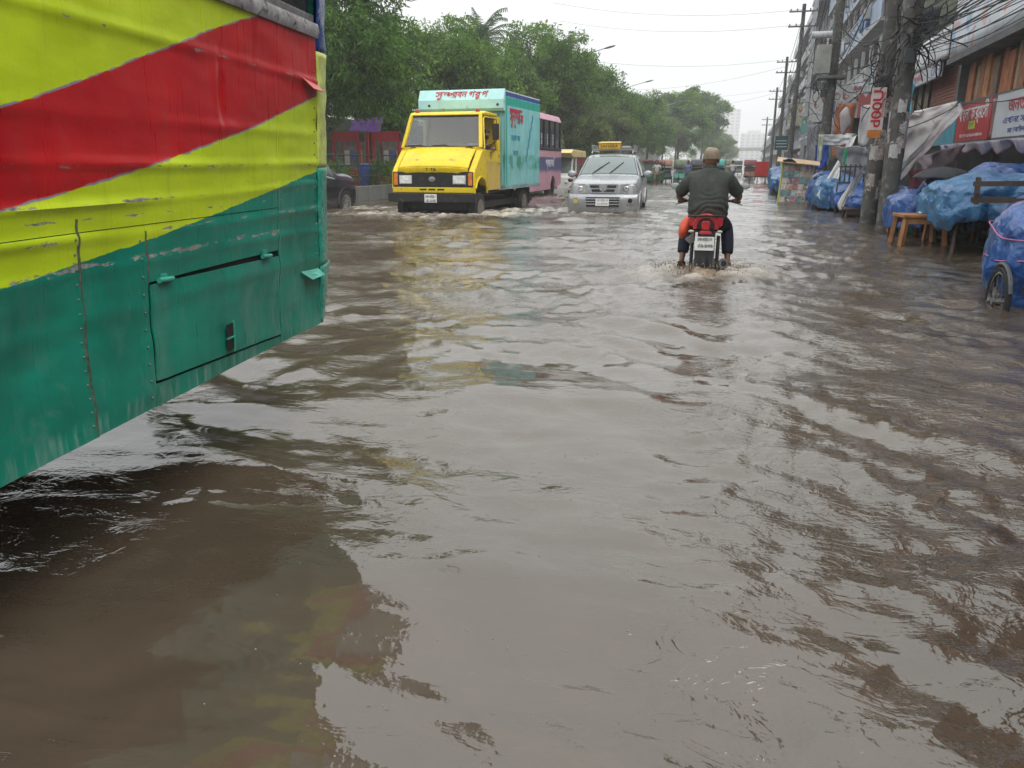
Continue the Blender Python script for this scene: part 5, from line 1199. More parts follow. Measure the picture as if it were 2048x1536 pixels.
# ---- cream and red minibus farther on
lv = thing('minibus', 'cream roofed minibus with dark red side behind the pink bus', 'minibus', (-9.6, 41.0, -0.50))
cream = pm('cream_paint', (0.62, 0.50, 0.22), 0.45, var=0.15); wht = pm('white_paint', (0.66, 0.66, 0.63), 0.4, var=0.12, dirt=((0.4, 0.37, 0.3), 0.08, 4))
dred = pm('dark_red_paint', (0.20, 0.02, 0.03), 0.4, var=0.2)
MB().prism([(-0.35, 2.28), (0.0, 2.1), (0.5, 2.05), (3.6, 2.05), (3.6, 2.4), (0.2, 2.46)], 'x', -0.82, 0.82).build('roof', cream, lv, bevel=0.04)
MB().prism([(0.0, 0.35), (0.0, 1.05), (0.35, 1.25), (1.3, 1.25), (1.3, 0.35)], 'x', -0.76, 0.76).build('cab', wht, lv, bevel=0.05)
MB().box(-0.78, 0.78, 1.32, 3.55, 0.4, 1.35).build('rear_body', dred, lv, bevel=0.03)
for s in (-1, 1):
    MB().bar((s*0.72, 0.33, 1.24), (s*0.72, 0.55, 2.06), 0.07).build('pillar', wht, lv); MB().bar((s*0.74, 1.3, 1.2), (s*0.74, 1.3, 2.06), 0.07).build('pillar', wht, lv); MB().bar((s*0.74, 3.5, 1.3), (s*0.74, 3.5, 2.06), 0.06).build('pillar', dred, lv)
    MB().box(s*0.74 - 0.02, s*0.74 + 0.02, 1.35, 3.45, 1.62, 2.04).build('side_panel', dred, lv)
    car_wheel(lv, s*0.68, 0.7, 0.28, 0.16, 5); car_wheel(lv, s*0.68, 2.9, 0.28, 0.16, 5)
    MB().ball((s*0.5, -0.01, 0.8), 0.1, 0.04, 0.08, 10, 8).build('headlight', pm('clear_lamp', (0.5, 0.52, 0.52), 0.1), lv, smooth=180)
MB().slab([(-0.68, 0.36, 1.26), (0.68, 0.36, 1.26), (0.68, 0.54, 2.04), (-0.68, 0.54, 2.04)], 0.005).build('windscreen', cglass, lv)
# ------------------------------------------------------------------ buildings along the right-hand side (fronts face -X)
def facade(mat, parent, x, y0, y1, z0, z1, holes, depth=0.2, name='wall'):
    """front wall with real openings and reveals, one connected sheet"""
    ys = sorted({y0, y1, *[h[0] for h in holes], *[h[1] for h in holes]}); zs = sorted({z0, z1, *[h[2] for h in holes], *[h[3] for h in holes]})
    m = MB(); idx = {}
    def V(i, j, d=0):
        k = (i, j, d)
        if k not in idx: idx[k] = len(m.v); m.v.append((x + d * depth, ys[i], zs[j]))
        return idx[k]
    def hole(i, j):
        if i < 0 or j < 0 or i >= len(ys)-1 or j >= len(zs)-1: return False
        cy, cz = (ys[i]+ys[i+1])/2, (zs[j]+zs[j+1])/2
        return any(h[0] < cy < h[1] and h[2] < cz < h[3] for h in holes)
    for i in range(len(ys)-1):
        for j in range(len(zs)-1):
            if not hole(i, j):
                m.f.append((V(i, j), V(i, j+1), V(i+1, j+1), V(i+1, j)))
                for (a, b, ni, nj) in (((i, j), (i+1, j), i, j-1), ((i+1, j), (i+1, j+1), i+1, j), ((i+1, j+1), (i, j+1), i, j+1), ((i, j+1), (i, j), i-1, j)):
                    if hole(ni, nj): m.f.append((V(*a), V(*b), V(*b, 1), V(*a, 1)))
    return m.build(name, mat, parent)
def window(parent, x, y0, y1, z0, z1, frame, glass, bars=1, recess=0.12):
    w = 0.06; m = MB()
    m.box(x+recess-0.03, x+recess+0.03, y0, y1, z0, z0+w).box(x+recess-0.03, x+recess+0.03, y0, y1, z1-w, z1).box(x+recess-0.03, x+recess+0.03, y0, y0+w, z0+w, z1-w).box(x+recess-0.03, x+recess+0.03, y1-w, y1, z0+w, z1-w)
    for k in range(bars):
        yc = y0 + (y1-y0)*(k+1)/(bars+1); m.box(x+recess-0.025, x+recess+0.025, yc-0.02, yc+0.02, z0+w, z1-w)
    o = m.build('window', frame, parent)
    MB().box(x+recess+0.031, x+recess+0.04, y0+w*0.5, y1-w*0.5, z0+w*0.5, z1-w*0.5).build('pane', glass, o)
    return o
wgl = glass_mat('window_dark', (0.03, 0.035, 0.04), rough=0.1)
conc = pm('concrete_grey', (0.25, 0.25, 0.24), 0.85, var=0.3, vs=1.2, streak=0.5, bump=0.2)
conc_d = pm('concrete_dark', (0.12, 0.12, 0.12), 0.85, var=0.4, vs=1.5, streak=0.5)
olive = pm('olive_wall', (0.115, 0.125, 0.085), 0.85, var=0.4, vs=0.9, streak=0.65, bump=0.2, dirt=((0.2, 0.21, 0.15), 0.12, 1.5))
white_r = pm('render_white', (0.48, 0.49, 0.50), 0.8, var=0.2, vs=1.0, streak=0.5)
grey_b = pm('render_grey', (0.30, 0.31, 0.33), 0.8, var=0.25, vs=1.0, streak=0.6)
brown_r = pm('render_brown', (0.30, 0.22, 0.19), 0.8, var=0.3, vs=1.2, streak=0.5)
frame_d = pm('frame_dark', (0.06, 0.06, 0.065), 0.5); frame_w = pm('frame_white', (0.5, 0.5, 0.5), 0.5, var=0.2)
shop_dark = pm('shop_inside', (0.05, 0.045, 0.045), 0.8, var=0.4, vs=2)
X0 = 6.0
def shopfronts(b, y0, y1, step, ztop, xf):
    """open ground-floor shops: piers, floor, back wall, dividing walls, shelves with goods"""
    n = max(1, int(round((y1-y0)/step)))
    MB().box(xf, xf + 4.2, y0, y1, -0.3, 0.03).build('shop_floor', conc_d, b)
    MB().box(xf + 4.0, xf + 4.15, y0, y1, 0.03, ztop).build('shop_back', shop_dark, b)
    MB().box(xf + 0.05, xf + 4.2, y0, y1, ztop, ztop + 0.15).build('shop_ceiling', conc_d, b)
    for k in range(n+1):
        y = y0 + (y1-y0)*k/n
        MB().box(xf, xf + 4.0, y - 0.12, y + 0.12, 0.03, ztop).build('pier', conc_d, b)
    for k in range(n):
        ya = y0 + (y1-y0)*k/n + 0.2; yb2 = y0 + (y1-y0)*(k+1)/n - 0.2
        for z in (0.75, 1.3, 1.85):
            if z > ztop - 0.3: continue
            sh = MB().box(xf + 3.4, xf + 3.98, ya, yb2, z, z + 0.03).build('shelf', pm('shelf_wood', (0.2, 0.13, 0.08), 0.7), b)
            y = ya + 0.05
            while y < yb2 - 0.3:
                w = random.uniform(0.15, 0.4); c = random.choice(((0.3, 0.3, 0.32), (0.35, 0.1, 0.08), (0.08, 0.14, 0.3), (0.4, 0.35, 0.22), (0.1, 0.25, 0.2)))
                MB().box(xf + 3.45, xf + 3.9, y, y + w, z + 0.032, z + 0.03 + random.uniform(0.15, 0.4)).build('goods', pm('goods_%d' % int(c[0]*100), c, 0.7), sh)
                y += w + random.uniform(0.03, 0.25)
# --- nearest block: shops, timber boarding, printed banner
n1 = thing('shop_building', 'nearest block on the right with brown timber boarding above dark shops', 'building', (0, 0, 0))
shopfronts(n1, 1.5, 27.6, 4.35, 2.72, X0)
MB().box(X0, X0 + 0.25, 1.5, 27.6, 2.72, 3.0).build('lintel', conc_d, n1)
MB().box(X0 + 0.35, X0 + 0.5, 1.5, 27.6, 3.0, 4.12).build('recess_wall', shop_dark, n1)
timber = [pm('timber_%d' % k, c, 0.75, var=0.35, vs=4, bump=0.2) for k, c in enumerate(((0.34, 0.13, 0.06), (0.26, 0.12, 0.06), (0.40, 0.19, 0.08), (0.18, 0.12, 0.09), (0.30, 0.24, 0.17)))]
y = 9.0
while y < 27.4:
    w = random.uniform(0.2, 0.55)
    if random.random() < 0.86: MB().box(X0 + 0.02 + random.uniform(0, 0.12), X0 + 0.2, y, y + w, 3.002, 4.12 - random.choice((0, 0, 0.15))).build('board', random.choice(timber), n1)
    y += w + random.choice((0.02, 0.03, 0.03, 0.18))
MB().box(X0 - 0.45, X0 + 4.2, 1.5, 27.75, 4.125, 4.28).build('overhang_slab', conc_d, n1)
facade(conc, n1, X0 + 0.1, 1.5, 27.7, 4.285, 11.0, [(3 + k*2.6, 4.4 + k*2.6, 5.4, 6.8) for k in range(9)] + [(3 + k*2.6, 4.4 + k*2.6, 8.4, 9.8) for k in range(9)], 0.2)
for k in range(9):
    for z in (5.4, 8.4): window(n1, X0 + 0.1, 3 + k*2.6, 4.4 + k*2.6, z, z + 1.4, frame_d, wgl)
MB().box(X0 + 0.35, X0 + 9, 1.5, 27.7, 4.285, 11.0).build('core', conc_d, n1)
def banner_mat(name, base, blobs, sc=0.8, th=0.56):
    if name in _mats: return _mats[name]
    m, nt, b, tc = new_mat(name); v = tc.outputs['Object']
    c = mixc(nt, ramp(nt, noise(nt, v, 1.3, 4.0), 0.3, 0.7), tuple(x*0.85 for x in base), base)
    for k, col in enumerate(blobs):
        n = noise(nt, scaled(nt, v, 1, 1 + 0.3*k, 2.2), sc * (1 + 0.6*k), 3.0, 0.5, 0.3 * k)
        vv = nd(nt, 'Mapping'); vv.inputs['Location'].default_value = (3.1*k, 7.7*k, 1.9*k); lk(nt, v, vv.inputs['Vector']); lk(nt, vv.outputs[0], n.node.inputs['Vector'])
        c = mixc(nt, ramp(nt, n, th, th + 0.02), c, col)
    c = mixc(nt, ramp(nt, noise(nt, scaled(nt, v, 6, 6, 0.6), 1.0, 4.0), 0.55, 0.8, 0, 0.4), c, (0.2, 0.2, 0.19))
    lk(nt, c, b.inputs['Base Color']); b.inputs['Roughness'].default_value = 0.4
    _mats[name] = m; return m
def sheet_board(name, mat, parent, x, y0, y1, z0, z1, wob=0.03, th=0.01):
    """printed vinyl stretched on a frame, slightly rippled"""
    m = MB(); m.grid(lambda u, t: (x + wob * nz(u * (y1-y0) * 0.9, t * 3.0, y0), y0 + (y1-y0)*u, z0 + (z1-z0)*t), max(6, int((y1-y0)/0.25)), 8)
    return m.build(name, mat, parent, smooth=180, solid=th)
bn = tag(sheet_board('banner', banner_mat('banner_print', (0.62, 0.66, 0.70), [(0.25, 0.42, 0.6), (0.66, 0.6, 0.6), (0.6, 0.35, 0.35)], 0.7, 0.60), None, X0 - 0.42, 14.5, 27.6, 4.30, 6.6), 'huge pale printed banner above the timber boarding at upper right', 'banner')
tag(sheet_board('banner', banner_mat('banner_orange', (0.62, 0.12, 0.05), [(0.65, 0.35, 0.06), (0.5, 0.3, 0.35)], 0.6, 0.6), None, X0 - 0.43, 9.0, 24.2, 6.62, 8.4), 'orange and red banner strip topmost at the upper right corner', 'banner')
sign_g = pm('sign_metal', (0.10, 0.10, 0.10), 0.5, 0.4)
def signboard(label, mat, x, y0, y1, z0, z1, texts, th=0.12, name='signboard', nrm=-1, wob=0.0):
    o = thing(name, label, 'sign', (x, (y0+y1)/2, z0))
    L = y1 - y0; H = z1 - z0
    MB().box(0.0, th, -L/2, L/2, 0, H).build('panel', mat, o, bevel=0.008)
    MB().box(-0.012, 0.0, -L/2, L/2, -0.03, 0.0).build('lower_rail', sign_g, o); MB().box(-0.012, 0.0, -L/2, L/2, H, H + 0.03).build('upper_rail', sign_g, o)
    for (body, cy, cz, size, width, col) in texts:
        lettering(body, col, o, (-0.006, cy, cz), (R(90), 0, R(-90)), size, width, depth=0.002, bold=0.006)
    return o
wi = pm('ink_white', (0.75, 0.75, 0.73), 0.5, var=0.05); ri = pm('ink_red', (0.5, 0.03, 0.04), 0.5, var=0.1); bi = pm('ink_blue', (0.05, 0.08, 0.3), 0.5, var=0.1); gi = pm('ink_green', (0.05, 0.28, 0.08), 0.5, var=0.1)
rs = signboard('red shop sign with white lettering and small yellow label', pm('sign_panel_red', (0.42, 0.025, 0.03), 0.35, var=0.15, vs=1.0, streak=0.15), 5.0, 19.95, 22.85, 1.80, 2.66, [('বাংলা ফার্মেসী', 0, 0.60, 0.42, 2.5, wi), ('ফোন ০১৭১৫২৩৪৮৬', 0, 0.12, 0.11, 2.0, wi)])
MB().box(-0.012, -0.001, -0.3, 0.25, 0.26, 0.44).build('label_patch', pm('label_yellow', (0.6, 0.55, 0.05), 0.5), rs)
lettering('খোলা', gi, rs, (-0.014, -0.02, 0.35), (R(90), 0, R(-90)), 0.16, 0.4, depth=0.001, bold=0.01)
ws = signboard('white shop sign with red and blue lettering beside the red sign', pm('sign_panel_white', (0.55, 0.58, 0.61), 0.35, var=0.1, vs=1.0, streak=0.15), 5.0, 12.5, 19.62, 1.80, 2.68, [('জনতা স্টোর এন্ড ইলেকট্রিক', -0.3, 0.60, 0.38, 6.0, ri), ('এখানে সকল প্রকার মালামাল', 0.6, 0.32, 0.18, 4.6, bi), ('মোবাইল: ০১৮১২৩৪৫', 1.2, 0.12, 0.14, 2.6, bi)])
tag(sheet_board('sign_strip', pm('strip_brown', (0.22, 0.13, 0.12), 0.6, var=0.35, vs=3), None, 5.02, 19.64, 19.93, 1.8, 2.62), 'narrow brown panel between the red and white shop signs', 'sign')
signboard('teal shop sign below the white canopy', pm('sign_panel_teal', (0.06, 0.24, 0.30), 0.4, var=0.2, vs=1.2, streak=0.2), 5.0, 22.95, 27.4, 1.76, 2.74, [('মেসার্স আলম', 0.3, 0.55, 0.4, 3.4, wi)])
# scalloped cloth awning under the signs
aw = pm('awning_cloth', (0.45, 0.40, 0.46), 0.8, var=0.3, vs=3, dirt=((0.12, 0.2, 0.42), 0.3, 1.2)); aw2 = pm('awning_red', (0.45, 0.10, 0.12), 0.8, var=0.3)
m = MB(); m.grid(lambda u, t: (4.86 + 0.10*t + 0.04*nz(u*30, t), 14.0 + 9.8*u, 1.74 - t*(0.10 + 0.16*abs(math.sin(u*math.pi*7.5)) + 0.06*nz(u*18, 2))), 120, 6)
awn = tag(m.build('awning_valance', aw, None, smooth=180, solid=0.006), 'scalloped pale cloth valance hanging below the shop signs', 'awning')
m = MB(); m.grid(lambda u, t: (4.852 + 0.10 + 0.04*nz(u*30, 1), 14.0 + 9.8*u, 1.745 - (0.10 + 0.16*abs(math.sin(u*math.pi*7.5)) + 0.06*nz(u*18, 2)) + 0.03*t), 120, 2); m.build('trim', aw2, awn, smooth=180, solid=0.006)
MB().box(4.95, 6.0, 13.0, 27.4, 1.745, 1.765).build('awning_board', pm('board_grey', (0.2, 0.2, 0.2), 0.7), n1)
# --- olive block
n2 = thing('corner_building', 'olive stained concrete block behind the cable-hung pole', 'building', (0, 0, 0))
facade(olive, n2, X0, 27.85, 37.6, 5.35, 16.0, [(30.0, 31.4, 9.0, 10.4), (33.6, 35.0, 9.0, 10.4), (30.0, 31.4, 12.2, 13.6), (33.6, 35.0, 12.2, 13.6)], 0.22)
for yy in (30.0, 33.6):
    for z in (9.0, 12.2): window(n2, X0, yy, yy + 1.4, z, z + 1.4, frame_d, wgl)
MB().box(X0 + 0.25, X0 + 9, 27.85, 37.6, 4.4, 16.0).build('core', olive, n2)
MB().box(X0 - 0.02, X0 + 0.24, 27.80, 28.12, 2.7, 16.0).build('corner_pier', conc_d, n2)
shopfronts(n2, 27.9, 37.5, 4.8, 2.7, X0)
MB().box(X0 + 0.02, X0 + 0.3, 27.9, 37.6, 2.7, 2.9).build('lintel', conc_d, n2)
MB().box(X0 - 0.4, X0 + 0.24, 28.13, 37.6, 4.37, 4.41).build('ledge', conc_d, n2)
shut = MB().box(X0 + 0.12, X0 + 0.2, 28.13, 32.2, 2.9, 4.37).build('shutter', pm('shutter_red', (0.30, 0.12, 0.09), 0.6, var=0.25, vs=3, streak=0.3), n2)
for k in range(14): MB().prism([(X0 + 0.118, 2.93 + k*0.1), (X0 + 0.085, 2.965 + k*0.1), (X0 + 0.118, 3.0 + k*0.1)], 'y', 28.15, 32.18).move(lambda p: p).build('slat', pm('shutter_red', ()), shut) if False else MB().box(X0 + 0.09, X0 + 0.118, 28.15, 32.18, 2.93 + k*0.1, 2.985 + k*0.1).build('slat', pm('shutter_red', (0.3, 0.12, 0.09)), shut)
cur = pm('curtain_tan', (0.32, 0.28, 0.22), 0.85, var=0.3, vs=6)
for k, yy in enumerate((32.4, 33.6, 34.9, 36.2)):
    window(n2, X0 + 0.02, yy, yy + 1.1, 2.92, 4.2, frame_d, wgl)
    m = MB(); m.grid(lambda u, t: (X0 + 0.05 + 0.02*math.sin(u*40), yy + 0.05 + 0.55*u, 2.98 + 1.15*t), 24, 3); m.build('curtain', cur, n2, smooth=180, solid=0.005)
tag(sheet_board('banner', banner_mat('banner_white', (0.66, 0.67, 0.68), [(0.28, 0.3, 0.34), (0.5, 0.5, 0.52)], 1.6, 0.60), None, X0 - 0.36, 28.2, 36.9, 4.45, 5.34), 'long white printed banner below the olive wall', 'banner')
signboard('grey sign with red lettering and blue emblem under the white banner', pm('sign_panel_grey', (0.42, 0.43, 0.47), 0.4, var=0.12, streak=0.2), X0 - 0.42, 28.9, 37.0, 3.92, 4.36, [('ঔষধ', 3.3, 0.22, 0.32, 1.0, ri), ('প্যাথলজি সেন্টার', 0.2, 0.22, 0.26, 3.4, ri), ('O', -3.2, 0.22, 0.4, 0.5, bi)])
jb = thing('hanging_box', 'dark slatted box hanging on cables in front of the olive wall', 'box', (5.3, 30.0, 5.35))
MB().box(-0.25, 0.25, -0.3, 0.3, 0.0, 0.75).build('case', pm('case_dark', (0.05, 0.06, 0.075), 0.5, var=0.3), jb, bevel=0.1)
for k in range(5): MB().box(-0.265, -0.25, -0.22, 0.22, 0.12 + k*0.12, 0.16 + k*0.12).build('slat', frame_d, jb)
MB().tube([(0, 0.34 * math.cos(a), 0.38 + 0.5*math.sin(a)) for a in np.linspace(0, 6.283, 22)], 0.022, 5).build('cable_loop', frame_d, jb)
# --- narrow dark block
n2b = thing('narrow_building', 'narrow dark grey block with a pale stripe beside the olive wall', 'building', (0, 0, 0))
facade(conc_d, n2b, X0 + 0.1, 37.7, 45.6, -0.3, 17.0, [(38.6, 40.2, z, z + 1.6) for z in (3.4, 6.4, 9.4, 12.4)] + [(42.2, 43.8, z, z + 1.6) for z in (3.4, 6.4, 9.4, 12.4)] + [(38.4, 44.9, 0.05, 2.6)], 0.25)
for z in (3.4, 6.4, 9.4, 12.4):
    for yy in (38.6, 42.2): window(n2b, X0 + 0.1, yy, yy + 1.6, z, z + 1.6, frame_d, wgl, 2)
MB().box(X0 + 0.4, X0 + 9, 37.7, 45.6, -0.3, 17.0).build('core', shop_dark, n2b)
MB().box(X0 - 0.1, X0 + 0.08, 37.75, 38.3, 6.0, 14.0).build('stripe_panel', white_r, n2b)
# --- block with blue balconies
n3 = thing('balcony_building', 'building with long pale blue balconies stacked over the street', 'building', (0, 0, 0))
bl_p = pm('parapet_blue', (0.30, 0.38, 0.50), 0.5, var=0.3, vs=1.0, streak=0.5, dirt=((0.14, 0.25, 0.45), 0.25, 0.5))
bl_g = pm('parapet_grey', (0.42, 0.44, 0.47), 0.55, var=0.3, vs=1.0, streak=0.5)
fl = [(5.0, bl_g), (8.4, bl_p), (11.1, bl_p), (13.9, bl_p), (16.7, bl_g)]
N3a, N3b = 46.0, 79.5
facade(brown_r, n3, X0 + 1.3, N3a, N3b, 5.0, 19.5, [(N3a + 1.0 + k*3.3, N3a + 2.9 + k*3.3, z + 0.35, z + 2.2) for k in range(10) for z, _ in fl], 0.2)
for k in range(10):
    for z, _ in fl: window(n3, X0 + 1.3, N3a + 1.0 + k*3.3, N3a + 2.9 + k*3.3, z + 0.35, z + 2.2, frame_w, wgl, 2)
MB().box(X0 + 1.55, X0 + 10, N3a, N3b, -0.3, 19.5).build('core', shop_dark, n3)
for z, mt in fl:
    MB().box(X0 - 0.15, X0 + 1.29, N3a, N3b, z - 0.18, z).build('balcony_slab', white_r, n3)
    for k in range(10):
        ya = N3a + k*3.35; MB().box(X0 - 0.12, X0 - 0.02, ya + 0.02, min(ya + 3.32, N3b), z, z + 1.18).build('parapet_panel', mt, n3)
    MB().box(X0 - 0.17, X0 + 0.02, N3a, N3b, z + 1.18, z + 1.26).build('handrail', white_r, n3)
    for k in range(11): MB().box(X0 - 0.02, X0 + 0.16, N3a + k*3.33, N3a + k*3.33 + 0.18, z + 1.26, z + 2.55).build('post', white_r, n3)
shopfronts(n3, N3a, N3b, 4.2, 2.9, X0)
MB().box(X0 - 0.7, X0 + 1.3, N3a, N3b, 4.5, 4.62).build('canopy_slab', conc_d, n3)
for k in range(8):   # sloping tin canopy sheets
    ya = N3a + 1 + k*4.0
    MB().slab([(X0 - 1.6, ya, 3.25), (X0 - 1.6, ya + 3.8, 3.25), (X0, ya + 3.8, 4.3), (X0, ya, 4.3)], 0.03).build('tin_canopy', bl_g if k % 2 else white_r, n3)
# --- farther blocks
def louvre_block(name, label, y0, y1, h, mat, step=0.8, x=X0, nsl=True, win=True):
    b = thing(name, label, 'building', (0, 0, 0))
    holes = []
    nw = max(2, int((y1-y0)/3.2)); nf = max(2, int(h/3.1))
    for i in range(nw):
        for j in range(nf): holes.append((y0 + 0.6 + i*(y1-y0-0.6)/nw, y0 + 0.6 + i*(y1-y0-0.6)/nw + (y1-y0)/nw*0.6, 0.9 + j*3.1, 2.5 + j*3.1))
    facade(mat, b, x, y0, y1, -0.3, h, [q for q in holes if q[3] < h - 0.2], 0.25)
    MB().box(x + 0.3, x + 10, y0, y1, -0.3, h - 0.05).build('core', shop_dark, b)
    if win:
        for q in holes:
            if q[3] < h - 0.2: window(b, x, *q, frame_w, wgl, 1)
    for j in range(nf):
        MB().box(x - 0.9, x - 0.002, y0, y1, 2.75 + j*3.1, 2.88 + j*3.1).build('balcony_slab', white_r if j % 2 else grey_b, b)
        if random.random() < 0.8: MB().box(x - 0.9, x - 0.84, y0, y1, 2.885 + j*3.1, 3.7 + j*3.1).build('parapet_panel', random.choice((bl_g, white_r, grey_b)), b)
    if nsl:
        for k in range(int(h / step)):
            MB().box(x - 1.35, x - 1.0, y0 + 0.3, y0 + 3.4, 2.0 + k*step*0.9, 2.0 + k*step*0.9 + 0.3).build('louvre', white_r, b)
        MB().box(x - 1.35, x - 1.0, y0 + 0.1, y0 + 0.3, 0.0, h).build('louvre_post', white_r, b)
    return b
louvre_block('louvred_building', 'tall building with a column of white louvres past the balconies', 80.0, 122.0, 18.0, grey_b, 0.7)
louvre_block('street_building', 'grey mid-height building beyond the louvred one', 123.0, 176.0, 13.2, white_r, 0.9)
louvre_block('street_building', 'lower hazy block of the right-hand row, second from its far end', 177.0, 255.0, 10.2, grey_b, 1.0, nsl=False)
louvre_block('street_building', 'farthest hazy low block at the end of the right-hand row', 256.0, 380.0, 9.0, grey_b, 1.0, nsl=False, win=False)
# distant tower blocks beyond the trees
for (x, y, w, d, h, lab) in ((-22, 830, 24, 18, 52, 'tall pale tower block fading in haze beyond the trees'), (4, 860, 26, 18, 30, 'wide pale block fading in haze right of the tall tower'), (-46, 870, 24, 18, 62, 'palest tower block just clearing the tree tops')):
    b = thing('tower_block', lab, 'building', (x, y, 0))
    MB().box(-w/2, w/2, 0, d, -0.3, h).build('wall', white_r, b)
    MB().box(-w/4, w/4, d*0.3, d*0.7, h, h + 3).build('stair_head', white_r, b)
    for j in range(int(h/3.2)):
        for i in range(5): MB().box(-w/2 + w*(i+0.2)/5, -w/2 + w*(i+0.75)/5, -0.05, -0.01, 1 + j*3.2, 2.8 + j*3.2).build('window', conc, b)
# flyover at the road's end
fo = thing('flyover', 'hazy concrete flyover crossing the far end of the road', 'bridge', (0, 460, 0))
MB().box(-60, 60, 0, 10, 7.5, 9.2).build('deck', conc, fo)
for k in range(6): MB().box(-50 + k*20, -48 + k*20, 3, 6, -0.3, 7.5).build('column', conc, fo)

# air-conditioner units and drying cloths on the fronts
acm = pm('ac_white', (0.42, 0.43, 0.43), 0.5, var=0.15, streak=0.5)
def ac_unit(x, y, z, lab):
    o = thing('ac_unit', lab, 'air conditioner', (x, y, z), 0, 'air conditioners on the fronts')
    MB().box(-0.32, 0.0, -0.42, 0.42, 0, 0.6).build('case', acm, o, bevel=0.02); MB().lathe([(0.0, -0.33), (0.22, -0.335), (0.24, -0.321)], (0, 0.1, 0.3), 16, 'x').build('fan_grille', frame_d, o, smooth=40); MB().box(-0.3, 0.3, -0.3, -0.26, -0.06, -0.001).build('bracket', sign_g, o)
for k in range(10): ac_unit(X0 - 0.13, 47.2 + k*3.1, (5.45, 8.85, 11.6)[k % 3] + 0.05, 'air conditioner hung on the balcony parapets')
for k in range(6): ac_unit(X0 - 0.95, 83 + k*6.0, 4.0 + 3.1*(k % 4), 'air conditioner on the louvred building')
for k, (y, z, c, nm) in enumerate(((50.0, 8.6, (0.05, 0.14, 0.42), 'bright blue'), (52.6, 8.7, (0.10, 0.22, 0.45), 'faded blue'), (58.0, 11.3, (0.45, 0.2, 0.2), 'pinkish'), (62.0, 8.6, (0.5, 0.5, 0.48), 'white'), (49.0, 11.4, (0.2, 0.3, 0.5), 'pale blue'), (68.0, 11.3, (0.45, 0.12, 0.1), 'red'))):
    m = MB(); m.grid(lambda u, t: (X0 - 0.19 - 0.02*math.sin(u*9), y + 1.3*u, z + 0.95*t), 14, 4)
    tag(m.build('drying_cloth', pm('drying_%d' % k, c, 0.85, var=0.2), None, smooth=180, solid=0.01), '%s cloth drying over a balcony parapet' % nm, 'cloth')
# ------------------------------------------------------------------ poles, cables, stalls
pole_c = pm('pole_concrete', (0.09, 0.088, 0.083), 0.85, var=0.35, vs=3, bump=0.6, bs=14, streak=0.6, dirt=((0.22, 0.21, 0.20), 0.2, 6))
steel = pm('pole_steel', (0.13, 0.13, 0.135), 0.5, 0.5, var=0.3); cab = pm('cable_black', (0.02, 0.02, 0.022), 0.6, var=0.2); cab_g = pm('cable_grey', (0.16, 0.16, 0.17), 0.6, var=0.2); ins = pm('insulator_brown', (0.12, 0.06, 0.04), 0.25)
def cable(p, q, sag, r=0.009, mat=None, n=18, jit=0.0):
    p, q = Vector(p), Vector(q); pts = []
    for k in range(n + 1):
        t = k/n; v = p.lerp(q, t); v.z -= sag * 4 * t * (1-t); 
        if jit: v += Vector((nz(t*5, p.x*9, 1), nz(t*5, p.y*9, 2), nz(t*5, q.x*9, 3))) * jit * 4*t*(1-t)
        pts.append(v)
    return MB().tube(pts, r, 4)
def utility_pole(label, x, y, h, r0=0.18, r1=0.11, arms=2, lean=(0, 0), trafo=False, group=None):
    o = thing('utility_pole', label, 'pole', (x, y, -0.3), 0.0, group)
    MB().cyl((0, 0, 0), (lean[0], lean[1], h + 0.3), r0, r1, 12).build('shaft', pole_c, o, smooth=50)
    for k in range(arms):
        z = h - 0.2 - k*0.9; lx, ly = lean[0]*z/h, lean[1]*z/h
        arm = MB().box(lx - 0.9, lx + 0.9, ly - 0.2, ly - 0.12, z, z + 0.09).build('crossarm', steel, o)
        for dx in (-0.8, -0.4, 0.4, 0.8): MB().lathe([(0.03, 0), (0.05, 0.03), (0.03, 0.06), (0.05, 0.09), (0.025, 0.13), (0.0, 0.14)], (lx + dx, ly - 0.16, z + 0.09), 8).build('insulator', ins, arm, smooth=50)
    if trafo:
        t = MB().box(-0.62, -0.1, -0.55, -0.18, 4.75, 5.75).build('transformer', pm('trafo_grey', (0.30, 0.31, 0.28), 0.5, var=0.2, streak=0.3), o, bevel=0.03)
        for k in range(5): MB().box(-0.66 + 0.0, -0.62, -0.52 + k*0.07, -0.50 + k*0.07, 4.85, 5.6).build('fin', pm('trafo_grey', (0.3, 0.31, 0.28)), t)
        for k in range(3): MB().lathe([(0.03, 0), (0.06, 0.04), (0.03, 0.08), (0.06, 0.12), (0.02, 0.22)], (-0.5 + k*0.15, -0.36, 5.75), 8).build('bushing', ins, t, smooth=50)
        MB().cyl((-0.85, -0.4, 6.1), (-0.15, -0.4, 6.1), 0.12, n=12).build('drum', white_r, o, smooth=50)
        MB().box(-0.5, 0.5, -0.5, 0.5, 4.6, 4.7).build('platform', steel, o)
    return o
p2 = utility_pole('nearer of the two thick poster-covered poles by the wooden table', 2.84, 17.8, 9.4, 0.18, 0.13, 1, (0.03, 0.05))
p1 = utility_pole('farther of the two thick poles, with red lettered sign', 2.70, 19.2, 9.2, 0.175, 0.13, 1, (-0.02, 0.0))
p3 = utility_pole('pole with transformer beyond the flapping white sheets', 2.75, 33.0, 12.0, 0.20, 0.14, 2, (0.1, 0), True)
utility_pole('slim utility pole against the sky, second tallest of the far row', 2.75, 58.0, 11.2, 0.19, 0.12, 2)
for (y, h, w) in ((80.0, 10.6, 'first'), (104.0, 10.0, 'second'), (150.0, 9.0, 'farthest')): utility_pole(w + ' of the thin dark poles beyond the slim one', 2.75, y, h, 0.19, 0.12, 2, group='far utility poles')
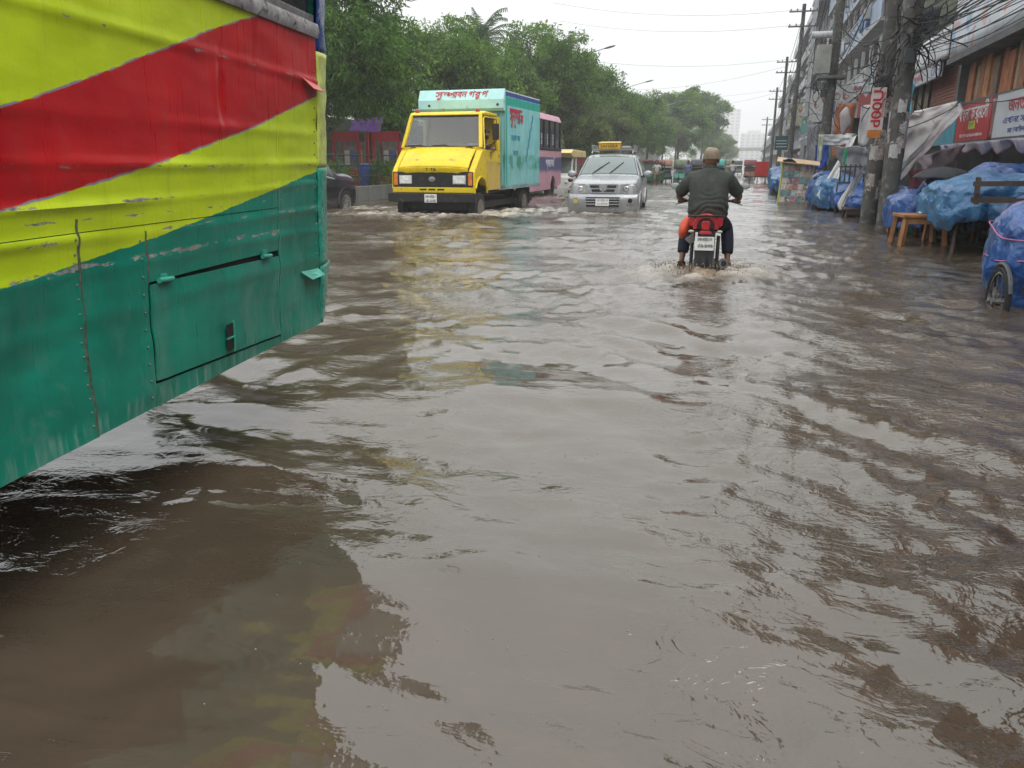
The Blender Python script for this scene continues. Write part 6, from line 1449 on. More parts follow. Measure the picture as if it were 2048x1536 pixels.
# torn posters pasted round the two near poles
for (pp, r0, seed) in ((p2, 0.18, 1), (p1, 0.175, 2)):
    rr = random.Random(seed)
    for k in range(15):
        z = rr.uniform(0.75, 2.1) if k < 12 else rr.uniform(2.1, 2.7); a0 = rr.uniform(math.pi*1.0, math.pi*1.9); w = rr.uniform(0.5, 1.1); hh = rr.uniform(0.18, 0.38)
        col = rr.choice(((0.42, 0.41, 0.40), (0.30, 0.29, 0.30), (0.5, 0.48, 0.45), (0.36, 0.30, 0.28), (0.16, 0.16, 0.17)))
        m = MB(); m.grid(lambda u, t: ((r0 - 0.006*z + 0.004 + 0.001*k) * math.cos(a0 + w*u) + 0.03*z/9.4, (r0 - 0.006*z + 0.004 + 0.001*k) * math.sin(a0 + w*u), z + hh*t + 0.02*nz(u*6, t*4, k)), 8, 4)
        m.build('poster', banner_mat('poster_%d' % (k % 5), col, [(0.12, 0.12, 0.12), (0.5, 0.48, 0.46)], 9.0, 0.58), pp, smooth=180)
vs_ = thing('pole_sign', 'tall white sign with upright red letters strapped to the pole', 'sign', (2.52, 18.55, 1.80))
MB().box(-0.14, 0.14, -0.02, 0.02, 0.16, 1.0).build('panel', pm('sign_panel_cream', (0.62, 0.55, 0.53), 0.5, var=0.15, vs=3), vs_)
MB().box(-0.14, 0.12, -0.025, 0.02, 0.0, 0.155).build('lower_panel', pm('sign_orange', (0.55, 0.2, 0.04), 0.5, var=0.3, vs=8), vs_)
lettering('d00U', ri, vs_, (0.0, -0.026, 0.58), (R(90), R(-90), 0), 0.26, 0.74, bold=0.02, depth=0.002)
lettering('mobile', ri, vs_, (0.10, -0.026, 0.66), (R(90), R(-90), 0), 0.07, 0.5, depth=0.002)
# cable tangles: loops and hanging strands
def tangle(label, x, y, z, rad, hgt, n, seed):  # coils, stubs and droppers
    rr = random.Random(seed); o = thing('cable_tangle', label, 'cables', (x, y, z)); m = MB()
    for k in range(n):
        c = Vector((rr.gauss(0, rad*0.5), rr.gauss(0, rad*0.4), rr.gauss(0, hgt*0.4))); pts = []
        if k % 3 == 0:
            R0 = rr.uniform(0.08, 0.20); ax = rr.uniform(0, 3.14); tl = rr.uniform(0.9, 1.5)
            pts = [c + Vector((R0*math.cos(a)*math.cos(ax), R0*math.cos(a)*math.sin(ax), R0*tl*math.sin(a))) for a in np.linspace(0, 6.283 * rr.uniform(0.8, 2.2), 22)]
        else:
            d = Vector((rr.gauss(0, 1), rr.gauss(0, 1), rr.gauss(-0.6, 1))).normalized(); q = c.copy()
            for s in range(12):
                pts.append(q.copy()); d = (d + Vector((rr.gauss(0, 0.16), rr.gauss(0, 0.16), rr.gauss(0, 0.16) - 0.06))).normalized(); q += d * rad * 0.2
        m.tube(pts, rr.choice((0.008, 0.011, 0.015)), 4)
    tag(m.build('strands', cab, o), kind='stuff')
    for k in range(3):
        c = (rr.gauss(0, rad*0.35), rr.gauss(0, rad*0.3), rr.gauss(0, hgt*0.3))
        MB().box(c[0]-0.09, c[0]+0.09, c[1]-0.06, c[1]+0.06, c[2]-0.14, c[2]+0.14).build('junction_box', pm('box_charcoal', (0.05, 0.055, 0.06), 0.5), o, bevel=0.015)
    return o
tangle('black knot of looped cables on the nearest pole', 2.92, 17.72, 3.72, 0.40, 1.0, 54, 4)
tangle('knot of cables on the pole behind the red lettered sign', 2.66, 19.1, 3.1, 0.36, 0.9, 30, 5)
tangle('tangle of cables under the transformer pole', 2.75, 32.9, 3.6, 0.55, 1.6, 24, 6)
tangle('tangle of cables on the slim far pole', 2.75, 58.0, 4.6, 0.6, 2.0, 14, 8)
# overhead cables, one object each
rr = random.Random(11)
G = 'overhead cables'
def wire(p, q, sag, r=0.009, mat=None, lab='thin dark overhead cable strung from the poles on the right'):
    return tag(cable(p, q, sag, r, jit=0.0).build('overhead_cable', mat or cab), lab, 'cable', G)
for k in range(30): wire((2.86, 17.75, rr.uniform(3.3, 4.3)), (rr.uniform(3.4, 5.4), rr.uniform(3.0, 11.0), rr.uniform(3.6, 6.2)), rr.uniform(0.1, 0.5), rr.choice((0.006, 0.008, 0.011)), lab='thin cable fanning from the nearest thick pole to the upper right corner')
for k in range(9): wire((2.9, 17.75, rr.uniform(3.0, 4.2)), (X0 - 0.46, rr.uniform(19.0, 34.0), rr.uniform(3.6, 5.2)), rr.uniform(0.1, 0.5), rr.choice((0.005, 0.007)), lab='thin drop cable from the nearest thick pole to the shop fronts')
for k in range(10): wire((2.70, 19.2, rr.uniform(3.0, 6.5)), (2.75 + rr.uniform(-0.15, 0.15), 33.0, rr.uniform(3.4, 7.0)), rr.uniform(0.2, 0.7), rr.choice((0.008, 0.011, 0.014)), lab='cable strung between the two thick poles and the transformer pole')
for k in range(6): wire((2.86, 17.8, rr.uniform(3.2, 5.4)), (2.72, 19.2, rr.uniform(3.0, 5.4)), rr.uniform(0.0, 0.2), 0.012, lab='short thick cable linking the two thick poles')
for k in range(8): wire((2.75, 33.0, rr.uniform(3.6, 11.0)), (2.75, 58.0, rr.uniform(4.0, 10.5)), rr.uniform(0.3, 1.0), 0.014, lab='cable strung from the transformer pole to the slim pole beyond')
for k in range(6): wire((2.75, 58.0, rr.uniform(5.0, 10.8)), (2.75, 104.0, rr.uniform(5.0, 9.6)), rr.uniform(0.5, 1.2), 0.018, lab='cable in the far row beyond the slim pole')
for k in range(7): wire((2.75, 33.0, rr.uniform(4, 9)), (X0 - 0.3, rr.uniform(40, 60), rr.uniform(4, 10)), rr.uniform(0.2, 0.9), 0.010, lab='cable slanting from the transformer pole to the balcony building')
for k in range(3): wire((2.6, 33.0, 4.8 + 0.9*k), (X0 - 0.2, 46.0 - 2*k, 5.6 + 0.9*k), 0.9, 0.022, cab_g, 'thick pale cable sagging from the transformer pole')
for (ya, yb3, za, zb3) in ((58, 60, 10.9, 12.5), (58, 62, 10.0, 11.6), (80, 66, 10.4, 9.4), (80, 90, 9.8, 9.0), (104, 100, 9.8, 9.2), (104, 120, 9.4, 8.6), (33, 40, 11.8, 12.6)):
    wire((2.75, ya, za), (-14.5, yb3, zb3), 0.6, 0.011 if ya > 40 else 0.007, cab_g, 'thin grey cable crossing the road high against the sky')
m = cable((3.0, 17.9, 1.95), (4.98, 22.6, 2.72), 0.05, 0.011); tag(m.build('support_rope', cab), 'dark rope slanting from the near pole up to the teal sign', 'rope')
tag(cable((4.9, 22.6, 2.72), (4.9, 13.0, 2.45), 0.12, 0.014).build('support_rope', cab), 'dark bundle of cord across the tops of the shop signs', 'rope')

# ---- tarpaulin-covered stalls
def tarp_mat(name, col, col2):
    if name in _mats: return _mats[name]
    m, nt, b, tc = new_mat(name); v = tc.outputs['Object']
    c = mixc(nt, ramp(nt, noise(nt, v, 2.6, 5.0, 0.6), 0.35, 0.65), col, col2)
    c = mixc(nt, ramp(nt, noise(nt, v, 11.0, 5.0), 0.62, 0.75, 0, 0.2), c, tuple(min(1, x*1.4 + 0.02) for x in col2))  # paler flecks mixed into the colour as painted highlights
    lk(nt, c, b.inputs['Base Color']); b.inputs['Roughness'].default_value = 0.3; b.inputs['Specular IOR Level'].default_value = 0.6
    bp = nd(nt, 'Bump'); bp.inputs['Strength'].default_value = 0.9; bp.inputs['Distance'].default_value = 0.08
    vo = nd(nt, 'TexVoronoi', feature='DISTANCE_TO_EDGE'); vo.inputs['Scale'].default_value = 3.4
    nn = nd(nt, 'TexNoise'); nn.inputs['Scale'].default_value = 3.0; lk(nt, v, nn.inputs['Vector'])
    lk(nt, mixc(nt, 0.35, v, nn.outputs['Color']), vo.inputs['Vector'])
    hh = math_n(nt, 'ADD', math_n(nt, 'MULTIPLY', vo.outputs['Distance'], -0.9), math_n(nt, 'MULTIPLY', noise(nt, v, 5.0, 3.0, 0.5, 1.2), 0.6))
    lk(nt, hh, bp.inputs['Height']); lk(nt, bp.outputs[0], b.inputs['Normal'])
    _mats[name] = m; return m
T_BLUE = tarp_mat('tarp_blue', (0.006, 0.045, 0.20), (0.015, 0.085, 0.29)); T_SKY = tarp_mat('tarp_sky_blue', (0.010, 0.085, 0.22), (0.030, 0.16, 0.32)); T_VIO = tarp_mat('tarp_violet', (0.10, 0.09, 0.24), (0.19, 0.16, 0.33)); T_NAVY = tarp_mat('tarp_navy', (0.004, 0.040, 0.17), (0.011, 0.080, 0.28))
def tarp_cover(seed, sx, sy, ztop, zsk, lump=0.12, nper=132, nt_=40, peak=(0, 0), rag=0.10):
    """draped sheet over a bulky load: soft top, folds running down to a ragged hem"""
    m = MB(); sd = seed * 3.7
    def fn(u, t):
        a = u * 2*math.pi; c, s = math.cos(a), math.sin(a)
        k = (abs(c)**3.2 + abs(s)**3.2) ** (-1/3.2)
        lx, ly = math.cos(a) * 1.3, math.sin(a) * 1.3
        if t < 0.5:
            q = t / 0.5; fold = 0.15 * (1-q)**0.9 * (0.45 - abs(math.sin(a * (5 + seed % 3) + 2.5*nz(lx*2, ly*2, sd)))) * (0.5 + 0.5*nz(lx*1.1, ly*1.1, sd+2)) + 0.03*(1-q)*math.sin(a*17 + 4*nz(lx*3, ly*3, sd)) + 0.03*nz(lx*4, ly*4, sd + q*2)
            rr_ = 1.0 + fold + 0.05*math.sin(q*math.pi); zh = zsk + rag*nz(lx*2.5, ly*2.5, sd + 9) + rag*0.5*nz(lx*7, ly*7, sd)
            z = zh + (ztop*0.74 + lump*0.5*nz(lx*1.6, ly*1.6, sd+4) - zh) * q
        else:
            q = (t - 0.5) / 0.5; rr_ = math.cos(q*math.pi/2) ** 0.75; zs = ztop*0.74 + lump*0.5*nz(lx*1.6, ly*1.6, sd+4)
            z = zs + (ztop - zs) * math.sin(q*math.pi/2) ** 0.9
        x, y = sx*k*c*rr_, sy*k*s*rr_
        if t >= 0.5: z += lump * nz(x*2.1 + sd, y*2.1, 1.1) * math.sin(min(1, (t-0.5)*4)*math.pi/2) + 0.035*nz(x*6+sd, y*6, 2.2)
        w = max(0, t - 0.4); x += peak[0]*w; y += peak[1]*w
        r3 = 0.018 * nz(x*8, y*8, z*8 + sd) + 0.07 * (0.5 - abs(nz(x*2.3 + y*1.1, y*2.3 + sd, z*1.3))) * 0.9 + 0.03 * (0.5 - abs(nz(x*5.1 - y*2, y*5.1 + sd, z*2.6)))
        return (x*(1+r3), y*(1+r3), z + 0.02*nz(x*7+4, z*6, y*7))
    m.grid(fn, nper, nt_, closed_u=True)
    return m
wood = pm('wood_brown', (0.30, 0.14, 0.055), 0.65, var=0.3, vs=6, bump=0.2); wood_d = pm('wood_dark', (0.07, 0.05, 0.04), 0.75, var=0.35, vs=6, bump=0.2)
rope_p = pm('rope_pink', (0.5, 0.18, 0.28), 0.8)
def stall(label, x, y, sx, sy, ztop, zsk, mat, seed, legs=True, rope=False, cat='stall', name='covered_stall', peak=(0, 0), group=None):
    o = thing(name, label, cat, (x, y, 0), 0.0, group)
    tarp_cover(seed, sx, sy, ztop, zsk, peak=peak, rag=0.22 if seed == 1 else 0.10).build('tarpaulin', mat, o, smooth=180, solid=0.006)
    MB().box(-sx*0.85, sx*0.85, -sy*0.85, sy*0.85, zsk + 0.12, zsk + 0.17).build('table_top', wood_d, o)
    if legs:
        for i in (-1, 1):
            for j in (-1, 1): MB().bar((i*sx*0.75, j*sy*0.75, -0.3), (i*sx*0.7, j*sy*0.7, zsk + 0.12), 0.05).build('leg', wood_d if (i+j) else wood, o)
    if rope:
        for k, (zz, tl) in enumerate(((ztop*0.72, 0.1), (ztop*0.36, -0.08))):
            pts = []
            for a in np.linspace(0, 6.283, 40):
                kk = (abs(math.cos(a))**3.2 + abs(math.sin(a))**3.2) ** (-1/3.2) * 1.07
                pts.append((sx*kk*math.cos(a), sy*kk*math.sin(a), zz + tl*math.sin(a + k) + 0.02*math.sin(a*5)))
            MB().tube(pts, 0.006, 5).build('rope', rope_p, o, smooth=60)
    return o
s1 = stall('nearest blue tarpaulin load on a tricycle cart, tied with pink rope', 3.26, 8.72, 0.82, 0.62, 0.92, 0.02, T_NAVY, 1, False, True, 'cart', 'tricycle_cart')
spoked_wheel(s1, (-0.86, -0.40, 0.02), 0.33, 0.05, 'x', 20, 30)
MB().tube([(-0.86, -0.40 + 0.36*math.cos(a), 0.02 + 0.36*math.sin(a)) for a in np.linspace(0.3, 2.8, 12)], 0.018, 5).build('mudguard', steel, s1)
stall('violet tarpaulin stall behind the nearest cart', 3.95, 10.9, 0.85, 0.75, 0.88, 0.30, T_VIO, 2)
stall('largest blue tarpaulin mound on spindly legs with a wooden frame on top', 3.70, 14.35, 0.80, 1.4, 1.12, 0.40, T_SKY, 3)
stall('deep blue stall beside the largest mound, closer to the shops', 4.95, 13.4, 0.5, 0.9, 1.0, 0.3, T_BLUE, 13)
stall('low blue and violet tarpaulin stall by the green stool', 3.15, 16.3, 0.52, 0.85, 0.82, 0.20, T_BLUE, 4)
stall('pale blue lumpy tarpaulin behind the nearer thick pole', 3.9, 17.6, 0.8, 0.8, 0.92, 0.2, T_SKY, 5)
stall('blue stall between the thick poles and the slanting white sheet', 3.1, 21.9, 0.60, 1.1, 0.66, 0.15, T_BLUE, 6)
stall('blue tarpaulin stall under the tall white sheet', 2.75, 25.3, 0.75, 1.4, 0.86, 0.12, T_SKY, 7)
stall('blue tarpaulin load right behind the poster board', 2.95, 29.3, 0.8, 1.3, 0.95, 0.1, T_BLUE, 8)
for k, (x, y, sx, sy, zt_) in enumerate(((1.75, 33.8, 0.55, 1.2, 0.85), (1.65, 37.5, 0.6, 1.2, 0.8), (1.9, 42.0, 0.7, 1.5, 0.9), (2.0, 47.5, 0.7, 1.6, 0.9), (2.2, 54.0, 0.8, 1.8, 1.0))):
    stall(('nearest', 'second', 'third', 'fourth', 'farthest')[k] + ' of the small blue stalls past the poster board', x, y, sx, sy, zt_, 0.15, (T_BLUE, T_SKY, T_NAVY)[k % 3], 20 + k, group='far tarpaulin stalls')
stall('dark blue tarpaulin stall behind the brown wooden table', 3.55, 16.0, 0.5, 0.7, 0.98, 0.2, T_NAVY, 14)
stall('low blue covered load at the foot of the farther thick pole', 3.35, 20.0, 0.55, 0.75, 0.75, 0.1, T_BLUE, 15)
stall('blue covered load beneath the slung grey plastic sheet', 2.95, 23.6, 0.6, 0.8, 0.72, 0.1, T_NAVY, 16)
stall('blue covered load between the white sheet and the poster board', 2.55, 27.3, 0.6, 0.6, 0.75, 0.1, T_BLUE, 17)
stall('tall blue covered load deep under the awning behind the umbrella', 4.5, 16.2, 0.7, 0.9, 1.25, 0.2, T_NAVY, 18)
stall('blue covered load between the violet stall and the largest mound', 4.1, 12.1, 0.6, 0.5, 0.95, 0.2, T_BLUE, 19)
# wooden table, stool, frame
def table(name, label, cat, x, y, w, d, z, mat, leg=0.07, rz=0.0, splay=0.06):
    o = thing(name, label, cat, (x, y, 0), rz)
    MB().box(-w/2, w/2, -d/2, d/2, z - 0.05, z).build('top', mat, o, bevel=0.008)
    MB().box(-w/2 + 0.05, w/2 - 0.05, -d/2 + 0.03, -d/2 + 0.055, z - 0.15, z - 0.052).build('apron', mat, o); MB().box(-w/2 + 0.05, w/2 - 0.05, d/2 - 0.055, d/2 - 0.03, z - 0.15, z - 0.052).build('apron', mat, o)
    for i in (-1, 1):
        for j in (-1, 1): MB().bar((i*(w/2 - 0.05 + splay), j*(d/2 - 0.05 + splay*0.5), -0.3), (i*(w/2 - 0.06), j*(d/2 - 0.06), z - 0.052), leg).build('leg', mat, o)
    return o
table('wooden_table', 'small brown wooden table standing in the water by the poles', 'table', 2.86, 14.6, 0.72, 0.62, 0.47, wood, 0.075, R(8))
m = MB(); m.grid(lambda u, t: (2.84 + 0.36*u + 0.02*nz(u*5, t*5), 14.50 + 0.25*t, 0.478 + 0.03*abs(nz(u*4, t*4, 2)) + 0.03*math.sin(u*3.1)*math.sin(t*3.1)), 14, 10); tag(m.build('white_cloth', pm('cloth_white', (0.66, 0.66, 0.65), 0.85), None, smooth=180, solid=0.006), 'crumpled white cloth on the brown wooden table', 'cloth')
table('plastic_stool', 'green plastic stool half sunk beside the thick poles', 'stool', 3.02, 17.05, 0.34, 0.34, 0.42, pm('green_plastic', (0.04, 0.36, 0.16), 0.4), 0.05, 0.2, 0.05)
table('low_bench', 'low dark bench in the water left of the thick poles', 'bench', 2.62, 21.3, 0.45, 0.9, 0.22, wood_d, 0.05)
fr = thing('upturned_rack', 'dark upturned wooden frame lying on top of the largest tarpaulin mound', 'frame', (3.42, 12.45, 0.74), R(-12))
for i in (-1, 1):
    for j in (-1, 1): MB().bar((i*0.30, j*0.22, 0.0), (i*0.31, j*0.22, 0.36), 0.055).build('post', wood_d, fr)
for j in (-1, 1):
    for z in (0.05, 0.27): MB().bar((-0.36, j*0.225, z), (0.40, j*0.225, z + 0.02), 0.04, 0.06).build('rail', wood_d, fr)
for i in (-1, 1): MB().bar((i*0.30, -0.3, 0.16), (i*0.30, 0.3, 0.16), 0.045).build('rail', wood_d, fr)
# umbrella and cloths
um = thing('umbrella', 'dark open umbrella tilted over the stall behind the largest mound', 'umbrella', (3.32, 15.6, 0.98), 0.3)
m = MB(); m.grid(lambda u, t: (0.50*math.cos(u*6.283)*math.sin(t*1.35), 0.50*math.sin(u*6.283)*math.sin(t*1.35), 0.02 + 0.22*math.cos(t*1.35) - 0.02*abs(math.sin(u*6.283*4))*t), 48, 10, closed_u=True); m.build('canopy', pm('umbrella_grey', (0.018, 0.02, 0.025), 0.6, var=0.2), um, smooth=60, solid=0.004)
MB().cyl((0, 0, -0.6), (0, 0, 0.28), 0.01, n=6).build('shaft', steel, um)
for k in range(8): MB().bar((0, 0, 0.22), (0.48*math.cos(k*0.785), 0.48*math.sin(k*0.785), 0.05), 0.006).build('rib', steel, um)
def cloth(name, label, cat, P, mat, seed, amp=0.06, nu=26, nv=26, th=0.006, parent=None):
    """sheet spanned between four corners with folds and sag: P = (a, b, c, d) going round"""
    a, b, c, d = [Vector(p) for p in P]; nrm = (b - a).cross(d - a).normalized(); m = MB()
    def fn(u, t):
        p = (a.lerp(b, u)).lerp(d.lerp(c, u), t); f = 4*u*(1-u)
        p = p + nrm * (amp * nz(u*4, t*3, seed) + amp*0.5*nz(u*11, t*5, seed + 2)) + Vector((0, 0, -amp*1.2*f*t)); return tuple(p)
    m.grid(fn, nu, nv)
    return tag(m.build(name, mat, None, smooth=180, solid=th), label, cat)
c_w = pm('sheet_white', (0.60, 0.60, 0.59), 0.8, var=0.12, vs=2, dirt=((0.4, 0.38, 0.36), 0.08, 4)); c_g = pm('sheet_grey', (0.42, 0.41, 0.42), 0.85, var=0.2, vs=2); c_m = pm('cloth_maroon', (0.09, 0.02, 0.03), 0.9, var=0.3); c_gr = pm('cloth_green', (0.06, 0.17, 0.03), 0.9, var=0.4); c_pk = pm('cloth_mauve', (0.28, 0.23, 0.25), 0.9, var=0.3)
cloth('canopy_sheet', 'large white sheet canopy slung from the near pole to the signs', 'canopy', ((3.0, 18.7, 2.05), (3.55, 20.4, 2.42), (4.93, 22.7, 2.78), (2.98, 18.0, 1.18)), c_w, 1, 0.10)
cloth('canopy_flap', 'pale folded edge of the canopy sheet running down to the pole', 'canopy', ((2.97, 17.95, 1.2), (4.95, 22.5, 2.74), (4.85, 21.8, 2.5), (3.0, 17.9, 0.92)), c_g, 2, 0.04)
cloth('mauve_cloth', 'mauve cloth hanging below the white canopy sheet', 'cloth', ((3.35, 18.3, 1.35), (4.7, 20.8, 1.72), (4.6, 20.6, 0.9), (3.4, 18.4, 0.75)), c_pk, 3, 0.12)
cloth('maroon_cloth', 'dark maroon cloth hanging beside the umbrella', 'cloth', ((3.05, 17.1, 1.15), (3.45, 16.9, 1.2), (3.45, 16.9, 0.4), (3.05, 17.1, 0.4)), c_m, 4, 0.05)
cloth('green_cloth', 'olive green cloth spread under the umbrella', 'cloth', ((2.95, 15.35, 0.80), (3.65, 15.1, 1.02), (3.6, 15.9, 1.0), (3.0, 16.0, 0.8)), c_gr, 5, 0.05)
cloth('white_sheet', 'tall white sheet drooping to the water left of the poles', 'cloth', ((2.90, 25.9, 2.02), (3.06, 26.0, 2.12), (2.30, 24.1, 0.16), (1.95, 24.0, 0.42)), c_w, 6, 0.05, 18, 34)
cloth('white_roll', 'white sheet stretched level above the blue stalls', 'cloth', ((2.0, 26.0, 2.10), (3.04, 26.1, 2.14), (2.98, 26.0, 1.86), (2.05, 26.1, 1.84)), c_w, 7, 0.05)
cloth('white_sheet', 'shorter white sheet slanting down beside the thick pole', 'cloth', ((2.62, 20.9, 1.12), (2.76, 21.0, 1.05), (2.42, 21.8, 0.12), (2.32, 22.0, 0.25)), c_w, 8, 0.04, 14, 26)
cloth('pale_cloth', 'pale green cloth hanging from the end of the white roll', 'cloth', ((2.0, 26.0, 2.08), (2.14, 26.0, 2.08), (2.16, 26.0, 1.40), (2.02, 26.0, 1.36)), pm('cloth_pale_green', (0.42, 0.46, 0.36), 0.85, var=0.15), 9, 0.05)
cloth('grey_tarp', 'grey plastic sheet slung behind the white sheets', 'cloth', ((2.3, 24.0, 1.75), (3.3, 22.2, 1.65), (3.2, 22.6, 1.15), (2.6, 24.2, 1.0)), pm('sheet_plastic', (0.26, 0.27, 0.29), 0.4, var=0.3, vs=3), 10, 0.12)
cloth('green_cloth', 'small bright green rag hanging in front of the rack', 'cloth', ((2.46, 23.2, 1.62), (2.56, 23.2, 1.62), (2.53, 23.2, 1.22), (2.46, 23.2, 1.30)), pm('cloth_jade', (0.03, 0.30, 0.16), 0.8), 11, 0.02, 8, 12)
bagw = MB(); bagw.ball((0, 0, 0.36), 0.13, 0.13, 0.36, 22, 18); bagw.move(lambda p: (p.x*(1 + 0.45*nz(p.z*7, p.x*9)), p.y, p.z*1.0 + 0.04*nz(p.x*9, p.y*9))); tag(bagw.build('hanging_sack', pm('sack_white', (0.34, 0.31, 0.31), 0.6, var=0.2), None, smooth=180, loc=(2.48, 24.0, 2.03)), 'stuffed pale sack hanging above the white sheets', 'sack')
rk = thing('rail_rack', 'dark railing rack standing behind the drooping white sheet', 'rack', (2.72, 23.2, 0.75))
for z in (0.0, 0.42): MB().box(-0.34, 0.34, -0.02, 0.02, z, z + 0.04).build('rail', frame_d, rk)
for k in range(6): MB().box(-0.31 + k*0.12, -0.27 + k*0.12, -0.018, 0.018, 0.041, 0.5).build('bar', frame_d, rk)
for i in (-1, 1): MB().box(i*0.33 - 0.02, i*0.33 + 0.02, -0.015, 0.015, -1.0, -0.001).build('leg', frame_d, rk)
# poster board of the book stall
bb = thing('poster_board', 'book stall board covered with rows of small colourful covers', 'board', (1.55, 28.3, -0.02), R(-4))
MB().slab([(-0.45, 0.0, 0.0), (0.47, 0.0, 0.0), (0.62, 0.10, 1.20), (-0.38, 0.12, 1.36)], -0.03).build('panel', pm('board_cream', (0.5, 0.47, 0.38), 0.7), bb)
rr = random.Random(5); pal = ((0.6, 0.58, 0.5), (0.1, 0.15, 0.25), (0.5, 0.16, 0.1), (0.12, 0.32, 0.28), (0.55, 0.4, 0.3), (0.4, 0.1, 0.14), (0.62, 0.62, 0.6), (0.15, 0.12, 0.14), (0.35, 0.5, 0.5))
for j in range(6):
    for i in range(5):
        z0_ = 0.03 + j*0.205; y_ = 0.095 * z0_ / 1.3 - 0.012; x_ = -0.43 + i*0.18 + 0.08*z0_/1.3
        MB().slab([(x_, y_, z0_), (x_ + 0.155, y_, z0_), (x_ + 0.165, y_ + 0.012, z0_ + 0.18), (x_ + 0.008, y_ + 0.012, z0_ + 0.18)], 0.008).build('cover', banner_mat('cover_%d' % ((i*7 + j*3) % 9), pal[(i*7 + j*3) % 9], [pal[(i + j) % 9], pal[(i*2 + j + 4) % 9]], 9.0, 0.56), bb)
MB().bar((-0.47, 0.0, 0.0), (-0.40, 0.12, 1.36), 0.04, 0.03).build('edge_strip', pm('strip_lime', (0.5, 0.55, 0.08), 0.6), bb)
MB().slab([(-0.6, -0.25, 1.34), (0.75, -0.25, 1.20), (0.75, 0.35, 1.32), (-0.6, 0.35, 1.48)], 0.03).build('roof_board', pm('board_tan', (0.5, 0.36, 0.22), 0.7, var=0.2), bb)
m = MB(); m.grid(lambda u, t: (-0.42 + 0.42*u, -0.28 + 0.5*t, 1.40 + 0.09*math.sin(u*3.14) + 0.03*nz(u*5, t*5) - 0.10*u), 12, 10); tag(m.build('blue_bundle', T_BLUE, None, smooth=180, solid=0.008, loc=(1.55, 28.3, -0.02)), 'blue plastic bundle on the roof of the book stall', 'bundle')
# hanging goods and small boards along the pavement, Y 30-60
rr = random.Random(9)
for k, (x, y, z0_, z1_, w, c, nm) in enumerate(((2.3, 31.0, 1.2, 1.9, 0.5, (0.03, 0.08, 0.35), 'blue'), (3.3, 36.0, 1.6, 3.6, 0.8, (0.42, 0.16, 0.09), 'rust orange'), (2.9, 40.0, 1.2, 3.0, 0.8, (0.30, 0.31, 0.33), 'grey'), (3.6, 30.5, 2.0, 3.2, 0.7, (0.52, 0.5, 0.5), 'white'), (4.0, 27.5, 1.9, 3.1, 0.6, (0.40, 0.36, 0.36), 'dusty pink'), (3.4, 44.0, 1.4, 3.0, 0.9, (0.10, 0.22, 0.18), 'dark green'), (4.2, 33.0, 1.4, 2.6, 0.8, (0.12, 0.12, 0.13), 'charcoal'), (3.8, 25.0, 2.2, 3.4, 0.5, (0.10, 0.32, 0.42), 'turquoise'), (3.2, 50.0, 1.2, 3.4, 1.0, (0.26, 0.26, 0.28), 'slate'), (4.4, 29.5, 1.0, 2.0, 0.9, (0.28, 0.10, 0.10), 'brick red'))):
    cloth('hanging_cloth', '%s cloth hanging among the stalls past the thick poles' % nm, 'cloth', ((x, y, z1_), (x + w, y + 0.1, z1_ + 0.05), (x + w*0.9, y, z0_), (x + 0.05, y, z0_ - 0.1)), pm('cloth_goods_%d' % k, c, 0.85, var=0.25, vs=3), 30 + k, 0.08, 14, 14)
rsn = thing('road_sign', 'dark teal direction board on a post far up the right side', 'sign', (2.2, 60.0, -0.3))
MB().box(-0.45, 0.45, -0.03, 0.03, 2.45, 3.4).build('panel', pm('sign_deep_teal', (0.03, 0.10, 0.10), 0.5), rsn); MB().cyl((0, 0.05, 0), (0, 0.05, 3.4), 0.05).build('post', steel, rsn)
for k in range(3): MB().box(-0.36, 0.36, -0.036, -0.031, 2.65 + k*0.2, 2.69 + k*0.2).build('text_line', wi, rsn)
for k, (y, z, w, h, c, nm) in enumerate(((39.0, 3.2, 1.4, 1.0, (0.5, 0.1, 0.1), 'red'), (47.0, 3.6, 1.6, 1.6, (0.5, 0.5, 0.5), 'white'), (55.0, 3.8, 1.6, 1.2, (0.1, 0.16, 0.35), 'blue'), (64.0, 4.2, 1.8, 2.2, (0.55, 0.55, 0.53), 'tall pale'), (73.0, 3.6, 1.8, 1.4, (0.12, 0.35, 0.3), 'green'), (90.0, 5.0, 2.0, 2.6, (0.5, 0.45, 0.3), 'cream'))):
    o = thing('projecting_sign', '%s signboard jutting out from the fronts past the olive block' % nm, 'sign', (X0 - w - 0.1, y, z))
    MB().box(0, w, -0.06, 0.06, 0, h).build('panel', banner_mat('jut_%d' % k, c, [(0.6, 0.6, 0.58), (0.3, 0.1, 0.1)], 2.5, 0.60), o); MB().bar((0.0, 0, h), (w + 0.3, 0, h + 0.3), 0.04).build('bracket', steel, o)
